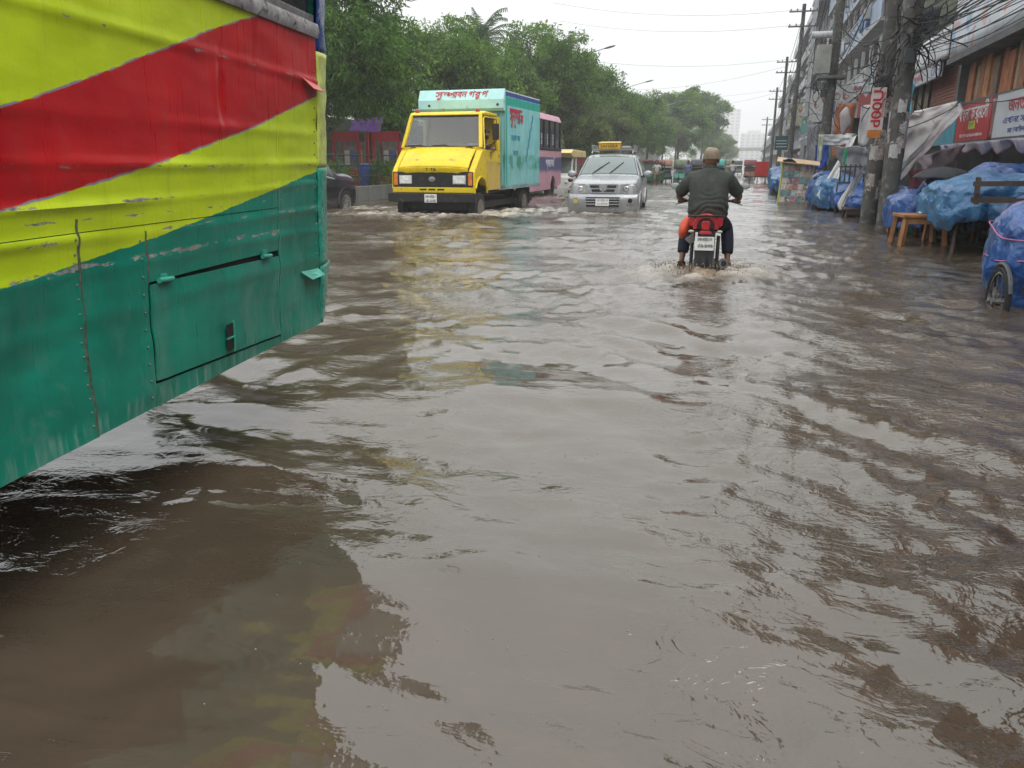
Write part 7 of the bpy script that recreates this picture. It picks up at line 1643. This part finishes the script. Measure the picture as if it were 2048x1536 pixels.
# dark red auto-rickshaw just beyond the right edge
ar = thing('auto_rickshaw', 'dark bumper of a red three-wheeler just touching the right edge', 'auto rickshaw', (2.0, 2.35, -0.30))
rdp = pm('rickshaw_red', (0.26, 0.025, 0.015), 0.35, var=0.2, coat=0.3)
MB().prism([(0.78, 0.45), (0.92, 0.62), (0.80, 1.05), (-1.5, 1.05), (-1.5, 0.45)], 'x', -0.62, 0.62).build('body', rdp, ar, bevel=0.04)
MB().prism([(0.55, 2.0), (0.35, 2.14), (-1.4, 2.14), (-1.55, 1.98)], 'x', -0.66, 0.66).build('hood', pm('hood_black', (0.02, 0.02, 0.022), 0.7), ar, bevel=0.05)
for s in (-1, 1):
    MB().bar((s*0.58, 0.74, 1.0), (s*0.58, 0.5, 2.0), 0.05).build('front_pillar', rdp, ar); MB().bar((s*0.58, -1.45, 1.0), (s*0.6, -1.45, 2.0), 0.05).build('rear_pillar', rdp, ar)
    MB().box(s*0.6 - 0.02, s*0.6 + 0.02, -1.45, -0.6, 1.06, 1.98).build('side_curtain', pm('hood_black', (0.02, 0.02, 0.022)), ar)
MB().box(-0.60, 0.60, 0.86, 0.96, 0.34, 0.56).build('bumper', blk, ar, bevel=0.02)
car_wheel(ar, 0.001, 0.55, 0.24, 0.12, 5); car_wheel(ar, -0.55, -1.0, 0.24, 0.12, 5); car_wheel(ar, 0.55, -1.0, 0.24, 0.12, 5)
MB().slab([(-0.55, 0.72, 1.06), (0.55, 0.72, 1.06), (0.55, 0.52, 1.95), (-0.55, 0.52, 1.95)], 0.005).build('windscreen', glass_mat('clear_pane', (0.05, 0.05, 0.05), 0.7), ar)
# ------------------------------------------------------------------ median with kerb wall, fence, trees and lamps on the left
kerb = pm('kerb_concrete', (0.13, 0.135, 0.125), 0.85, var=0.35, vs=1.5, streak=0.6)
mo = thing('median_wall', 'low stained concrete wall of the planted median', 'wall', (-13.3, 0, -0.3))
for k in range(60):
    MB().box(-0.12, 0.12, 12 + k*4.0, 15.985 + k*4.0, 0, 0.78).build('wall_block', kerb, mo, bevel=0.02)
tag(MB().box(-19, -13.41, 5, 260, -0.3, 0.35).build('median_soil', pm('soil_brown', (0.06, 0.05, 0.035), 0.9, var=0.3)), kind='structure')
# red painted gate frames and purple awning glimpsed under the trees
redf = pm('fence_red', (0.30, 0.02, 0.025), 0.5, var=0.2); dgrn = pm('fence_green', (0.02, 0.05, 0.03), 0.6)
for k, (x, y, lab) in enumerate(((-16.9, 30.5, 'red steel booth frame left of the tree trunk'), (-15.2, 30.8, 'red steel booth frame right of the tree trunk'))):
    o = thing('booth', lab, 'booth', (x, y, 0.3))
    for i in (0, 1.15):
        for j in (0, 0.8): MB().box(i, i + 0.12, j, j + 0.12, 0, 2.2).build('post', redf, o)
    MB().box(0, 1.27, -0.03, 0.12, 1.85, 2.25).build('header', redf, o); MB().box(0.12, 1.15, 0.0, 0.06, 0.0, 0.7).build('lower_panel', redf, o)
    MB().box(0.12, 1.15, 0.7, 0.74, 0.0, 1.85).build('back_panel', pm('booth_panel', (0.16, 0.14, 0.13), 0.7, var=0.4, vs=4), o)
    for q in range(3): MB().box(0.2 + q*0.3, 0.42 + q*0.3, 0.66, 0.69, 0.9 + 0.2*(q % 2), 1.5).build('poster', pm('booth_poster_%d' % q, ((0.5, 0.5, 0.48), (0.1, 0.1, 0.3), (0.4, 0.3, 0.1))[q], 0.7), o)
cloth('purple_awning', 'purple cloth awning under the left-hand trees', 'awning', ((-15.4, 29.6, 2.95), (-13.95, 29.4, 3.05), (-13.9, 28.9, 2.45), (-15.3, 29.0, 2.5)), pm('cloth_purple', (0.15, 0.07, 0.26), 0.7, var=0.25), 50, 0.015)
cloth('red_awning', 'small red awning under the left-hand trees', 'awning', ((-18.6, 30.0, 3.9), (-17.4, 30.0, 3.6), (-17.3, 29.4, 3.1), (-18.6, 29.4, 3.2)), pm('cloth_red', (0.4, 0.05, 0.03), 0.7, var=0.2), 51, 0.1)
fe = thing('median_fence', 'dark horizontal rail fence on the median', 'fence', (-13.6, 20.0, 0.48))
for k in range(14): MB().cyl((0, k*1.6, 0), (0, k*1.6, 1.15), 0.04, n=8).build('post', dgrn, fe)
for z in (0.35, 0.72, 1.08): MB().cyl((0.0, 0, z), (0.0, 20.8, z), 0.025, n=6).build('rail', dgrn, fe)
# people-scale clutter: motorbike parked behind the fence reads as blue and white shapes
for k, (x, y, c, lab) in enumerate(((-15.9, 29.2, (0.06, 0.08, 0.28), 'blue plastic drum standing by the red booths'), (-14.8, 29.4, (0.08, 0.1, 0.36), 'blue plastic drum beside the tree trunk'))):
    tag(MB().lathe([(0.26, 0.0), (0.29, 0.1), (0.27, 0.35), (0.30, 0.4), (0.27, 0.7), (0.29, 0.85), (0.20, 0.92), (0.0, 0.93)], (x, y, 0.35), 18).build('plastic_drum', pm('drum_blue_%d' % k, c, 0.4), None, smooth=40), lab, 'drum')
bw = thing('shade_backdrop', 'added dark backdrop standing in for shade behind the left-hand trees', 'wall', (-27.0, 10.0, 0))  # added to close bright sky gaps; dark colour stands in for shade
for k in range(40): MB().box(0, 0.25, k*6.0, k*6.0 + 5.985, -0.3, 4.2).build('wall_panel', pm('backdrop_dark', (0.035, 0.045, 0.028), 0.9, var=0.5, vs=0.6), bw)
# ---- trees
def leaf_mat(name, c0, c1):
    m, nt, b, tc = new_mat(name)
    at = nd(nt, 'Attribute', attribute_name='tone').outputs['Fac']
    c = mixc(nt, at, c0, c1)
    lk(nt, c, b.inputs['Base Color']); b.inputs['Roughness'].default_value = 0.55; b.inputs['Specular IOR Level'].default_value = 0.12
    tr = nd(nt, 'BsdfTranslucent'); lk(nt, mixc(nt, 0.5, c, (0.10, 0.17, 0.02)), tr.inputs[0])
    mx = nd(nt, 'MixShader'); mx.inputs[0].default_value = 0.3
    lk(nt, b.outputs[0], mx.inputs[1]); lk(nt, tr.outputs[0], mx.inputs[2]); lk(nt, mx.outputs[0], nt.nodes['Material Output'].inputs['Surface'])
    return m
LM = [leaf_mat('leaf_mango', (0.014, 0.050, 0.015), (0.14, 0.27, 0.045)), leaf_mat('leaf_mid', (0.018, 0.062, 0.018), (0.17, 0.30, 0.055)), leaf_mat('leaf_dusty', (0.040, 0.075, 0.026), (0.22, 0.29, 0.10))]
bark = pm('bark_dark', (0.055, 0.042, 0.032), 0.9, var=0.35, vs=6, bump=0.5, bs=20)
def crown_mesh(name, lobes, n_cl, per, leaf, width, mat, seed, droop=0.5):
    """leaf sprays spread through the lobes' volume, thickest towards the outside; lobes: (x,y,z,rx,ry,rz)"""
    g = np.random.default_rng(seed); L = np.array(lobes); wt_ = L[:, 3]*L[:, 4]*L[:, 5]; wt_ = wt_ ** 0.8; wt_ /= wt_.sum()
    nb = max(24, n_cl // 26)                                   # leafy boughs, each a tuft of sprays
    lb_ = g.choice(len(L), nb, p=wt_)
    db = g.normal(size=(nb, 3)); db[:, 2] += 0.25; db /= np.linalg.norm(db, axis=1)[:, None]
    rb = 1 - 0.5 * g.random(nb) ** 2.2
    BC = L[lb_, :3] + db * (rb * (1 + 0.25 * fbm(db[:, 0]*2 + lb_, db[:, 1]*2, db[:, 2]*2 + seed, 2)))[:, None] * L[lb_, 3:]
    br = g.uniform(0.36, 0.78, nb) * (L[:, 3].mean() / 1.75)
    bi = g.integers(0, nb, n_cl)
    d = g.normal(size=(n_cl, 3)); d /= np.linalg.norm(d, axis=1)[:, None]
    C = BC[bi] + d * (br[bi] * (1 - 0.55 * g.random(n_cl) ** 1.6))[:, None] * np.array([1.15, 1.15, 0.72])
    d = d * 0.6 + db[bi] * 0.6
    btone = g.normal(0, 0.2, nb)[bi]
    tone_c = np.clip(0.5 + 0.5*fbm(C[:, 0]*0.9, C[:, 1]*0.9, C[:, 2]*0.9 + seed, 3) + btone + g.normal(0, 0.1, n_cl), 0, 1)
    n = n_cl * per
    Cc = np.repeat(C, per, 0); out = np.repeat(d, per, 0)
    ax = g.normal(size=(n, 3)) + out*0.7; ax[:, 2] -= droop; ax /= np.linalg.norm(ax, axis=1)[:, None]
    s = np.cross(ax, g.normal(size=(n, 3))); s /= np.linalg.norm(s, axis=1)[:, None]
    ln = leaf * g.uniform(0.6, 1.25, n)[:, None]; wd = ln * width
    base = Cc + g.normal(0, leaf*0.55, (n, 3))
    A = base; T = base + ax*ln; M = base + ax*ln*0.45 + np.cross(s, ax)*ln*0.06
    V = np.stack([A, M + s*wd*0.5, T, M - s*wd*0.5], 1).reshape(-1, 3)
    F = np.arange(n*4).reshape(-1, 4)
    me = mesh_np(name, V, F, mat, False)
    t = me.attributes.new('tone', 'FLOAT', 'POINT')
    tl = np.clip(np.repeat(tone_c, per) + g.normal(0, 0.13, n), 0, 1)
    t.data.foreach_set('value', np.repeat(tl, 4).astype(np.float32))
    return me
def trunk_mesh(h, r, lobes, seed, mat=bark):
    rr = random.Random(seed); m = MB(); pts = []; x = y = 0.0
    for k in range(9):
        z = h*k/8; pts.append((x, y, z)); x += rr.gauss(0, 0.05*h/8); y += rr.gauss(0, 0.05*h/8)
    m.tube(pts, [r*(1.25 if k == 0 else 1 - 0.5*k/8) for k in range(9)], 10)
    top = Vector(pts[-2])
    for (lx, ly, lz, rx, ry, rz) in lobes:
        st_ = Vector(pts[rr.choice((5, 6, 7))]); e = Vector((lx, ly, lz)); mid = st_.lerp(e, 0.5) + Vector((rr.gauss(0, 0.15), rr.gauss(0, 0.15), -0.15))
        m.tube([st_, st_.lerp(mid, 0.6), mid, mid.lerp(e, 0.6), e, e + (e - mid)*0.35], [r*0.45, r*0.4, r*0.32, r*0.24, r*0.15, r*0.05], 7)
        for q in range(3):
            e2 = e + Vector((rr.gauss(0, rx*0.5), rr.gauss(0, ry*0.5), rr.gauss(0.1, rz*0.4))); m.tube([mid.lerp(e, 0.7), mid.lerp(e2, 0.85), e2], [r*0.18, r*0.12, r*0.04], 5)
    me = m.mesh('trunk', mat, 60); return me
def rlobes(seed, n, h, R_, zlo, flat=0.8):
    rr = random.Random(seed); out = []
    for k in range(n):
        a = k*2.4 + rr.uniform(-0.4, 0.4); q = rr.uniform(0.25, 0.75) * R_; z = zlo + (h - zlo) * (0.25 + 0.6*((k*0.618) % 1)); s = R_*rr.uniform(0.36, 0.56)
        out.append((q*math.cos(a), q*math.sin(a), z, s, s, s*flat))
    out.append((0, 0, h - R_*0.42, R_*0.5, R_*0.5, R_*0.45)); return out
KIND = []
def tree_kind(seed, h, R_, zlo, n, n_cl, per, leaf, width, mat, droop=0.5):
    lb = rlobes(seed, n, h, R_, zlo)
    KIND.append((crown_mesh('crown', lb, n_cl, per, leaf, width, mat, seed, droop), trunk_mesh(zlo + (h - zlo)*0.55, 0.17, lb, seed)))
tree_kind(3, 9.4, 4.0, 2.3, 13, 4600, 9, 0.24, 0.30, LM[0], 0.9)      # near mango: long drooping leaves
tree_kind(5, 8.4, 3.5, 1.9, 12, 4200, 8, 0.22, 0.36, LM[1], 0.5)
tree_kind(8, 8.6, 3.5, 1.7, 12, 3800, 8, 0.24, 0.38, LM[0], 0.4)
tree_kind(11, 8.2, 3.2, 1.8, 10, 3200, 8, 0.24, 0.42, LM[2], 0.3)
tree_kind(14, 10.5, 4.2, 4.6, 9, 1900, 9, 0.34, 0.5, LM[1], 0.2)     # open far tree with visible limbs
def tree(name, label, kind, x, y, sc=1.0, rz=0.0, szz=1.0, group=None):
    o = thing(name, label, 'tree', (x, y, 0.3), rz, group)
    c = link('crown', KIND[kind][0], o); t = link('trunk', KIND[kind][1], o)
    for q in (c, t): q.scale = (sc, sc, sc*szz)
    return o
tree('mango_tree', 'big dark mango tree just right of the bus edge', 0, -15.6, 27.6, 1.0, 0.4)
tree('mango_tree', 'dark leafy tree behind the bus at the far left of the tree row', 0, -19.6, 27.2, 1.0, 2.4)
tree('mango_tree', 'dark tree behind the mango tree, over the yellow truck cab', 2, -17.4, 35.0, 0.86, 1.1)
tree('broadleaf_tree', 'bushy mid green tree above the turquoise cargo box', 1, -14.8, 40.5, 0.96, 1.9)
tree('broadleaf_tree', 'dense tree between the cargo box and the lamp post', 2, -14.5, 47.5, 0.9, 3.1)
tree('broadleaf_tree', 'dusty olive tree over the roof of the pink bus', 3, -12.9, 43.0, 0.72, 0.2)
tree('broadleaf_tree', 'tall pointed tree left of the nearest street lamp', 1, -14.4, 55.0, 1.16, 4.0)
tree('broadleaf_tree', 'dense tree standing right behind the nearest street lamp', 2, -14.9, 67.0, 1.12, 5.0)
tree('broadleaf_tree', 'low dusty tree under the nearest street lamp', 3, -12.6, 58.0, 0.72, 0.9)
tree('broadleaf_tree', 'rounded tree between the two nearest street lamps', 1, -13.6, 80.0, 1.1, 2.2)
tree('broadleaf_tree', 'low tree above the silver off-roader', 3, -12.3, 74.0, 0.74, 2.9)
for k, (x, y, kd, s, rz) in enumerate(((-13.2, 94, 2, 1.0, 0.3), (-13.0, 107, 1, 1.05, 1.8), (-12.4, 122, 3, 1.0, 2.7), (-11.5, 135, 2, 1.0, 0.7))):
    tree('broadleaf_tree', ('nearest', 'second', 'third', 'farthest')[k] + ' of the four mid-distance median trees behind the rickshaws', kd, x, y, s, rz, group='median trees in the middle distance')
tree('open_tree', 'open-crowned tree with bare limbs showing left of the rider', 4, -10.6, 128.0, 1.1, 0.6)
tree('open_tree', 'tall open tree with round leaf tufts just left of the far tower', 4, -9.0, 165.0, 1.35, 2.6)
for k in range(9):
    tree('broadleaf_tree', 'hazy tree at the far end of the median row', (1, 2, 3)[k % 3], -8.5 - 1.8*math.sin(k*2.1), 180.0 + k*19, 1.05 + 0.1*math.sin(k*1.3), k*1.3, group='far hazy trees')
for k in range(12):
    tree('broadleaf_tree', 'tree of the second row filling in behind the median trees', (2, 1, 0)[k % 3], -21.5 - 1.5*math.sin(k*1.9), 34.0 + k*11, 0.88 + 0.12*math.sin(k*2.3), k*0.9, group='second row of trees')
fw_g = np.random.default_rng(77)
fw = crown_mesh('far_wood', [(-14 - k*9.0, 400 + 14*math.sin(k*1.7), 4.2 + 1.2*math.sin(k*2.3), 7.5, 5.0, 4.6 + 0.9*math.sin(k)) for k in range(13)], 2600, 6, 0.9, 0.5, LM[1], 78, 0.2)
tag(link('far_wood', fw), 'hazy belt of trees closing off the far left', 'trees', kind='stuff')
# undergrowth on the median
for k in range(14):
    g_ = crown_mesh('shrub_leaves', [(0, 0, 0.45, 0.7, 0.7, 0.5)], 160, 7, 0.16, 0.3, LM[1], 60 + k % 3, 0.0) if k < 3 else None
    if k < 3: KIND.append((g_, None))
    o = tag(link('shrub', KIND[5 + k % 3][0], None, (-14.3 - 0.6*math.sin(k*2.0), 24.5 + k*2.3, 0.3), k*1.1), 'leafy green shrub on the median behind the fence', 'shrub', 'shrubs on the median'); o.scale = (1, 1, 0.8 + 0.3*math.sin(k))
# palm rising behind
pa = thing('palm_tree', 'palm tree whose fronds rise above the other trees', 'tree', (-20.4, 60.0, -3.0))
MB().tube([(0, 0, 0), (0.1, 0, 5), (0.15, 0.1, 10), (0.2, 0.1, 13.2)], [0.24, 0.2, 0.18, 0.15], 10).build('trunk', pm('palm_bark', (0.13, 0.12, 0.10), 0.9), pa, smooth=60)
frm = leaf_mat('leaf_palm', (0.03, 0.075, 0.025), (0.07, 0.13, 0.045)); g = random.Random(2)
for k in range(28):
    a = k*2.39; el = 1.25 - 1.6*(k/27.0); Lf = 3.4; m = MB(); sp_ = []
    for q in range(13):
        t = q/12; e_ = el - 1.3*t*t; sp_.append(Vector((0.2, 0.1, 13.2)) if q == 0 else sp_[-1] + Vector((math.cos(a)*math.cos(e_), math.sin(a)*math.cos(e_), math.sin(e_))) * Lf/12)
    m.tube(sp_, [0.03 - 0.002*q for q in range(13)], 4)
    sd_ = Vector((-math.sin(a), math.cos(a), 0))
    for q in range(1, 13):
        for s in (-1, 1):
            for h_ in (0, 0.5):
                b0 = sp_[q-1].lerp(sp_[q], h_); d_ = (sp_[q] - sp_[q-1]).normalized(); ln = 0.75*math.sin(math.pi*min(1, 0.2 + q/13)) + 0.1
                tip = b0 + (sd_*s + d_*0.6).normalized()*ln + Vector((0, 0, -0.28 - 0.1*g.random())); m.add([b0 - d_*0.06, b0 + d_*0.06, tip], [(0, 1, 2)])
    m.build('frond', frm, pa)
# double-armed street lamps
lampm = pm('lamp_grey', (0.30, 0.31, 0.32), 0.5, 0.4, var=0.1)
def street_lamp(label, x, y, h):
    o = thing('street_lamp', label, 'street lamp', (x, y, 0.3))
    MB().cyl((0, 0, 0), (0, 0, h), 0.10, 0.06, 10).build('post', lampm, o, smooth=50)
    for s in (-1, 1):
        arm = MB().tube([(0, 0, h - 0.1), (s*0.15, 0, h + 0.35), (s*0.6, 0, h + 0.62), (s*2.3, 0, h + 1.05)], 0.035, 6).build('arm', lampm, o, smooth=60)
        hd_ = MB(); hd_.ball((s*2.65, 0, h + 1.12), 0.45, 0.14, 0.075, 14, 8); hd_.move(lambda p: (p.x, p.y, p.z + 0.22*(abs(p.x) - 2.65))); hd_.build('lamp_head', pm('lamp_head_dark', (0.12, 0.12, 0.125), 0.5), arm, smooth=180)
street_lamp('nearest double-armed street lamp above the trees', -13.0, 60.5, 8.0)
street_lamp('second double-armed street lamp along the median', -13.0, 85.0, 7.9)
street_lamp('third street lamp along the median, above the open tree', -13.0, 122.0, 8.4)

# ------------------------------------------------------------------ rickshaws and carts up the road
def rickshaw(label, x, y, rz, hood, body, group=None, kind='cycle', auto=False):
    o = thing('auto_rickshaw' if auto else 'cycle_rickshaw', label, 'rickshaw', (x, y, -0.3), rz, group)
    if auto:
        MB().prism([(-0.65, 0.35), (0.65, 0.35), (0.65, 1.0), (-0.65, 1.0)], 'y', 0.55, 2.3).build('body', body, o, bevel=0.06)
        MB().prism([(-0.5, 0.35), (0.5, 0.35), (0.62, 1.0), (-0.62, 1.0)], 'y', 0.0, 0.56).build('nose', body, o, bevel=0.1)
        MB().prism([(-0.68, 1.62), (-0.5, 1.78), (0.5, 1.78), (0.68, 1.62)], 'y', 0.25, 2.35).build('hood', hood, o, bevel=0.05)
        for s in (-1, 1):
            for yy in (0.35, 1.2, 2.25): MB().bar((s*0.62, yy, 0.98), (s*0.62, yy, 1.64), 0.06).build('pillar', body, o)
        MB().slab([(-0.56, 0.30, 1.02), (0.56, 0.30, 1.02), (0.56, 0.38, 1.6), (-0.56, 0.38, 1.6)], 0.006).build('windscreen', cglass, o)
        MB().ball((0, -0.02, 0.8), 0.1, 0.06, 0.1, 10, 8).build('headlamp', pm('clear_lamp', (0.5, 0.52, 0.52)), o, smooth=180)
        for wx, wy in ((0, 0.2), (-0.55, 1.9), (0.55, 1.9)): car_wheel(o, wx if wx else 0.001, wy, 0.22, 0.12, 5)
        return o
    spoked_wheel(o, (0, 0.0, 0.34), 0.34, 0.045, 'x', 10, 20)
    for s in (-1, 1): spoked_wheel(o, (s*0.46, 1.55, 0.34), 0.34, 0.045, 'x', 10, 20)
    fr_ = MB().tube([(0, 0.0, 0.34), (0, 0.12, 0.95), (0, 0.15, 1.05)], 0.02, 6).build('fork', steel, o); MB().tube([(-0.25, 0.28, 1.05), (-0.2, 0.14, 1.08), (0.2, 0.14, 1.08), (0.25, 0.28, 1.05)], 0.016, 6).build('handlebar', steel, o)
    MB().tube([(0, 0.13, 0.85), (0, 0.6, 0.5), (0, 1.5, 0.45)], 0.022, 6).build('frame', steel, o); MB().box(-0.09, 0.09, 0.58, 0.82, 0.9, 0.96).build('saddle', blk, o, bevel=0.02)
    MB().prism([(1.05, 0.55), (1.15, 0.45), (1.9, 0.45), (1.98, 1.25), (1.85, 1.25), (1.75, 0.85), (1.15, 0.85)], 'x', -0.42, 0.42).build('passenger_seat', body, o, bevel=0.03)
    m = MB(); m.grid(lambda u, t: ((-0.46 + 0.92*t), 1.62 + 0.48*math.cos(math.pi*u*0.62 + 0.30)*-1 + 0.15, 1.15 + 0.62*math.sin(math.pi*u*0.62 + 0.30) + 0.03*abs(math.sin(u*12))), 16, 10); m.build('hood', hood, o, smooth=60, solid=0.01)
    for s in (-1, 1):
        m = MB(); n_ = 10; V = [(s*0.46, 1.75, 1.0)] + [(s*0.46, 1.62 - 0.48*math.cos(math.pi*u*0.62 + 0.30) + 0.15, 1.15 + 0.62*math.sin(math.pi*u*0.62 + 0.30)) for u in np.linspace(0.3, 1, n_)]
        m.add(V, [(0, i, i+1) for i in range(1, n_)]); m.build('hood_side', hood, o, solid=0.008)
    return o
hc = [pm('hood_%s' % n_, c, 0.6, var=0.3, vs=4, dirt=((0.45, 0.42, 0.36), 0.12, 6)) for n_, c in (('maroon', (0.18, 0.05, 0.06)), ('blue', (0.06, 0.1, 0.24)), ('charcoal', (0.05, 0.05, 0.055)), ('teal', (0.05, 0.3, 0.26)), ('rust', (0.25, 0.12, 0.08)), ('olive', (0.12, 0.14, 0.09)))]
grn_b = pm('cng_green', (0.015, 0.16, 0.06), 0.4, var=0.2)
rickshaw('cycle rickshaw with blue hood close beside the silver off-roader', -7.6, 55.5, R(4), hc[1], hc[4])
rickshaw('green three-wheeled taxi in the crowd of rickshaws', -6.4, 54.5, R(-6), hc[0], grn_b, auto=True)
rickshaw('cycle rickshaw with rust hood right of the green taxi', -5.3, 55.5, R(8), hc[4], hc[2])
rickshaw('cycle rickshaw with olive hood in the middle of the crowd', -4.4, 54.5, R(-3), hc[5], hc[3])
rickshaw('cycle rickshaw with charcoal hood left of the rider', -3.2, 55.5, R(5), hc[2], hc[0])
rickshaw('cycle rickshaw with teal hood partly behind the rider', -2.1, 57.0, R(-5), hc[3], hc[1])
for k, (x, y, i) in enumerate(((-7.0, 62, 2), (-5.0, 63, 0), (-3.4, 64, 1))): rickshaw('rickshaw in the second rank behind the crowd', x, y, R(4*k - 5), hc[i], hc[(i+2) % 6], 'second rank of rickshaws')
rickshaw('pale cycle rickshaw just right of the rider', -1.4, 72.0, R(6), hc[5], pm('body_cream', (0.45, 0.4, 0.28), 0.6))
rickshaw('blue cycle rickshaw right of the pale one', 0.2, 76.0, R(-5), hc[1], hc[2])
rickshaw('maroon hooded rickshaw left of the red cart', 0.2, 66.0, R(0), hc[0], hc[4])
for k, (x, y) in enumerate(((-5.6, 84), (-3.2, 90), (-1.0, 95), (-6.8, 98), (0.6, 102))): rickshaw('distant rickshaw far up the flooded road', x, y, R(6*k - 12), hc[k % 6], hc[(k+3) % 6], 'distant rickshaws')
rc = thing('cargo_cart', 'flat cargo tricycle carrying a bright red crate far up the right side', 'cart', (0.85, 56.5, -0.3))
MB().box(-0.75, 0.55, 0, 1.7, 0.62, 0.70).build('platform', wood_d, rc); MB().box(-0.3, 0.55, 0.1, 1.3, 0.70, 1.66).build('red_crate', pm('crate_red', (0.55, 0.03, 0.02), 0.5, var=0.15), rc, bevel=0.02)
for s in (-1, 1): spoked_wheel(rc, (s*0.5 - 0.1, 0.9, 0.34), 0.34, 0.045, 'x', 10, 20)
spoked_wheel(rc, (-0.1, 2.4, 0.34), 0.34, 0.045, 'x', 10, 20); MB().tube([(-0.1, 1.6, 0.6), (-0.1, 2.3, 0.9), (-0.1, 2.4, 0.34)], 0.02, 6).build('frame', steel, rc)
# people wading and pulling, seen small
def walker(label, x, y, rz, shirt_c, pants_c, group=None, sit=0.0):
    o = thing('person', label, 'person', (x, y, -0.3), rz, group)
    J = {'pel': ((0, 0, 0.92), (0.13, 0.10)), 'che': ((0, 0.02, 1.25), (0.16, 0.10)), 'upc': ((0, 0.02, 1.38), (0.12, 0.08)), 'nek': ((0, 0.03, 1.48), 0.055), 'hd0': ((0, 0.04, 1.54), 0.055)}
    B = [('pel', 'che'), ('che', 'upc'), ('upc', 'nek'), ('nek', 'hd0')]
    for s, q in ((-1, 'l'), (1, 'r')):
        J[q+'s'] = ((s*0.19, 0.02, 1.37), 0.06); J[q+'e'] = ((s*0.26, 0.02 + s*0.06, 1.10), 0.045); J[q+'w'] = ((s*0.25, 0.14 + s*0.08, 0.90), 0.033); J[q+'h'] = ((s*0.10, 0, 0.88), 0.09); J[q+'k'] = ((s*0.11, s*0.12 + 0.05, 0.50), 0.062); J[q+'a'] = ((s*0.11, s*0.16 - 0.05, 0.09), 0.042); J[q+'t'] = ((s*0.11, s*0.16 + 0.1, 0.04), 0.035)
        B += [('upc', q+'s'), (q+'s', q+'e'), (q+'e', q+'w'), ('pel', q+'h'), (q+'h', q+'k'), (q+'k', q+'a'), (q+'a', q+'t')]
        hand_joints(J, B, q, J[q+'w'][0], (0, 0.3, -1), (0, 1, 0), (-s*0.3, 0.3, -0.6), q+'w')
    link('body', skin_mesh(J, B, SK, 'body', 1), o); head_mesh(SK, (0, 0.05, 1.62)).build('head', SK, o, smooth=180)
    MB().ball((0, 0.03, 1.655), 0.086, 0.105, 0.10, 14, 8).build('hair', HAIR, o, smooth=180)
    S_ = {'pel': ((0, 0, 0.90), (0.16, 0.125)), 'che': ((0, 0.02, 1.25), (0.185, 0.125)), 'upc': ((0, 0.02, 1.39), (0.14, 0.095)), 'ls': ((-0.2, 0.02, 1.37), 0.078), 'le': ((-0.25, 0.0, 1.18), 0.066), 'rs': ((0.2, 0.02, 1.37), 0.078), 're': ((0.25, 0.04, 1.18), 0.066)}
    link('shirt', skin_mesh(S_, [('pel', 'che'), ('che', 'upc'), ('upc', 'ls'), ('ls', 'le'), ('upc', 'rs'), ('rs', 're')], pm('shirt_%d_%d' % (int(shirt_c[0]*99), int(shirt_c[2]*99)), shirt_c, 0.85), 'shirt', 1), o)
    T_ = {'pel': ((0, 0, 0.90), (0.145, 0.12)), 'lh': ((-0.1, 0, 0.86), 0.105), 'lk': ((-0.11, -0.07, 0.50), 0.085), 'rh': ((0.1, 0, 0.86), 0.105), 'rk': ((0.11, 0.17, 0.50), 0.085)}
    link('trousers', skin_mesh(T_, [('pel', 'lh'), ('lh', 'lk'), ('pel', 'rh'), ('rh', 'rk')], pm('pants_%d_%d' % (int(pants_c[0]*99), int(pants_c[2]*99)), pants_c, 0.85), 'trousers', 1), o)
walker('person in pale shirt wading between the rickshaws', -5.75, 53.8, R(175), (0.5, 0.5, 0.48), (0.2, 0.17, 0.13))
walker('person in blue shirt wading beside the charcoal rickshaw', -3.75, 54.0, R(170), (0.12, 0.18, 0.35), (0.05, 0.05, 0.06))
walker('person in white shirt just right of the rider far up the road', -1.05, 63.0, R(10), (0.6, 0.6, 0.6), (0.06, 0.07, 0.12))
# ------------------------------------------------------------------ damp air
hz = MB().box(-120, 120, -58, 900, -1.6, 68).build('haze', None); hz['kind'] = 'stuff'
hm_ = bpy.data.materials.new('haze_air'); hm_.use_nodes = True; hm_.node_tree.nodes.clear()
ho = hm_.node_tree.nodes.new('ShaderNodeOutputMaterial'); hv = hm_.node_tree.nodes.new('ShaderNodeVolumePrincipled')
hv.inputs['Color'].default_value = (0.97, 0.99, 1.0, 1); hv.inputs['Density'].default_value = 0.0011; hm_.node_tree.links.new(hv.outputs[0], ho.inputs['Volume'])
hz.data.materials.append(hm_)
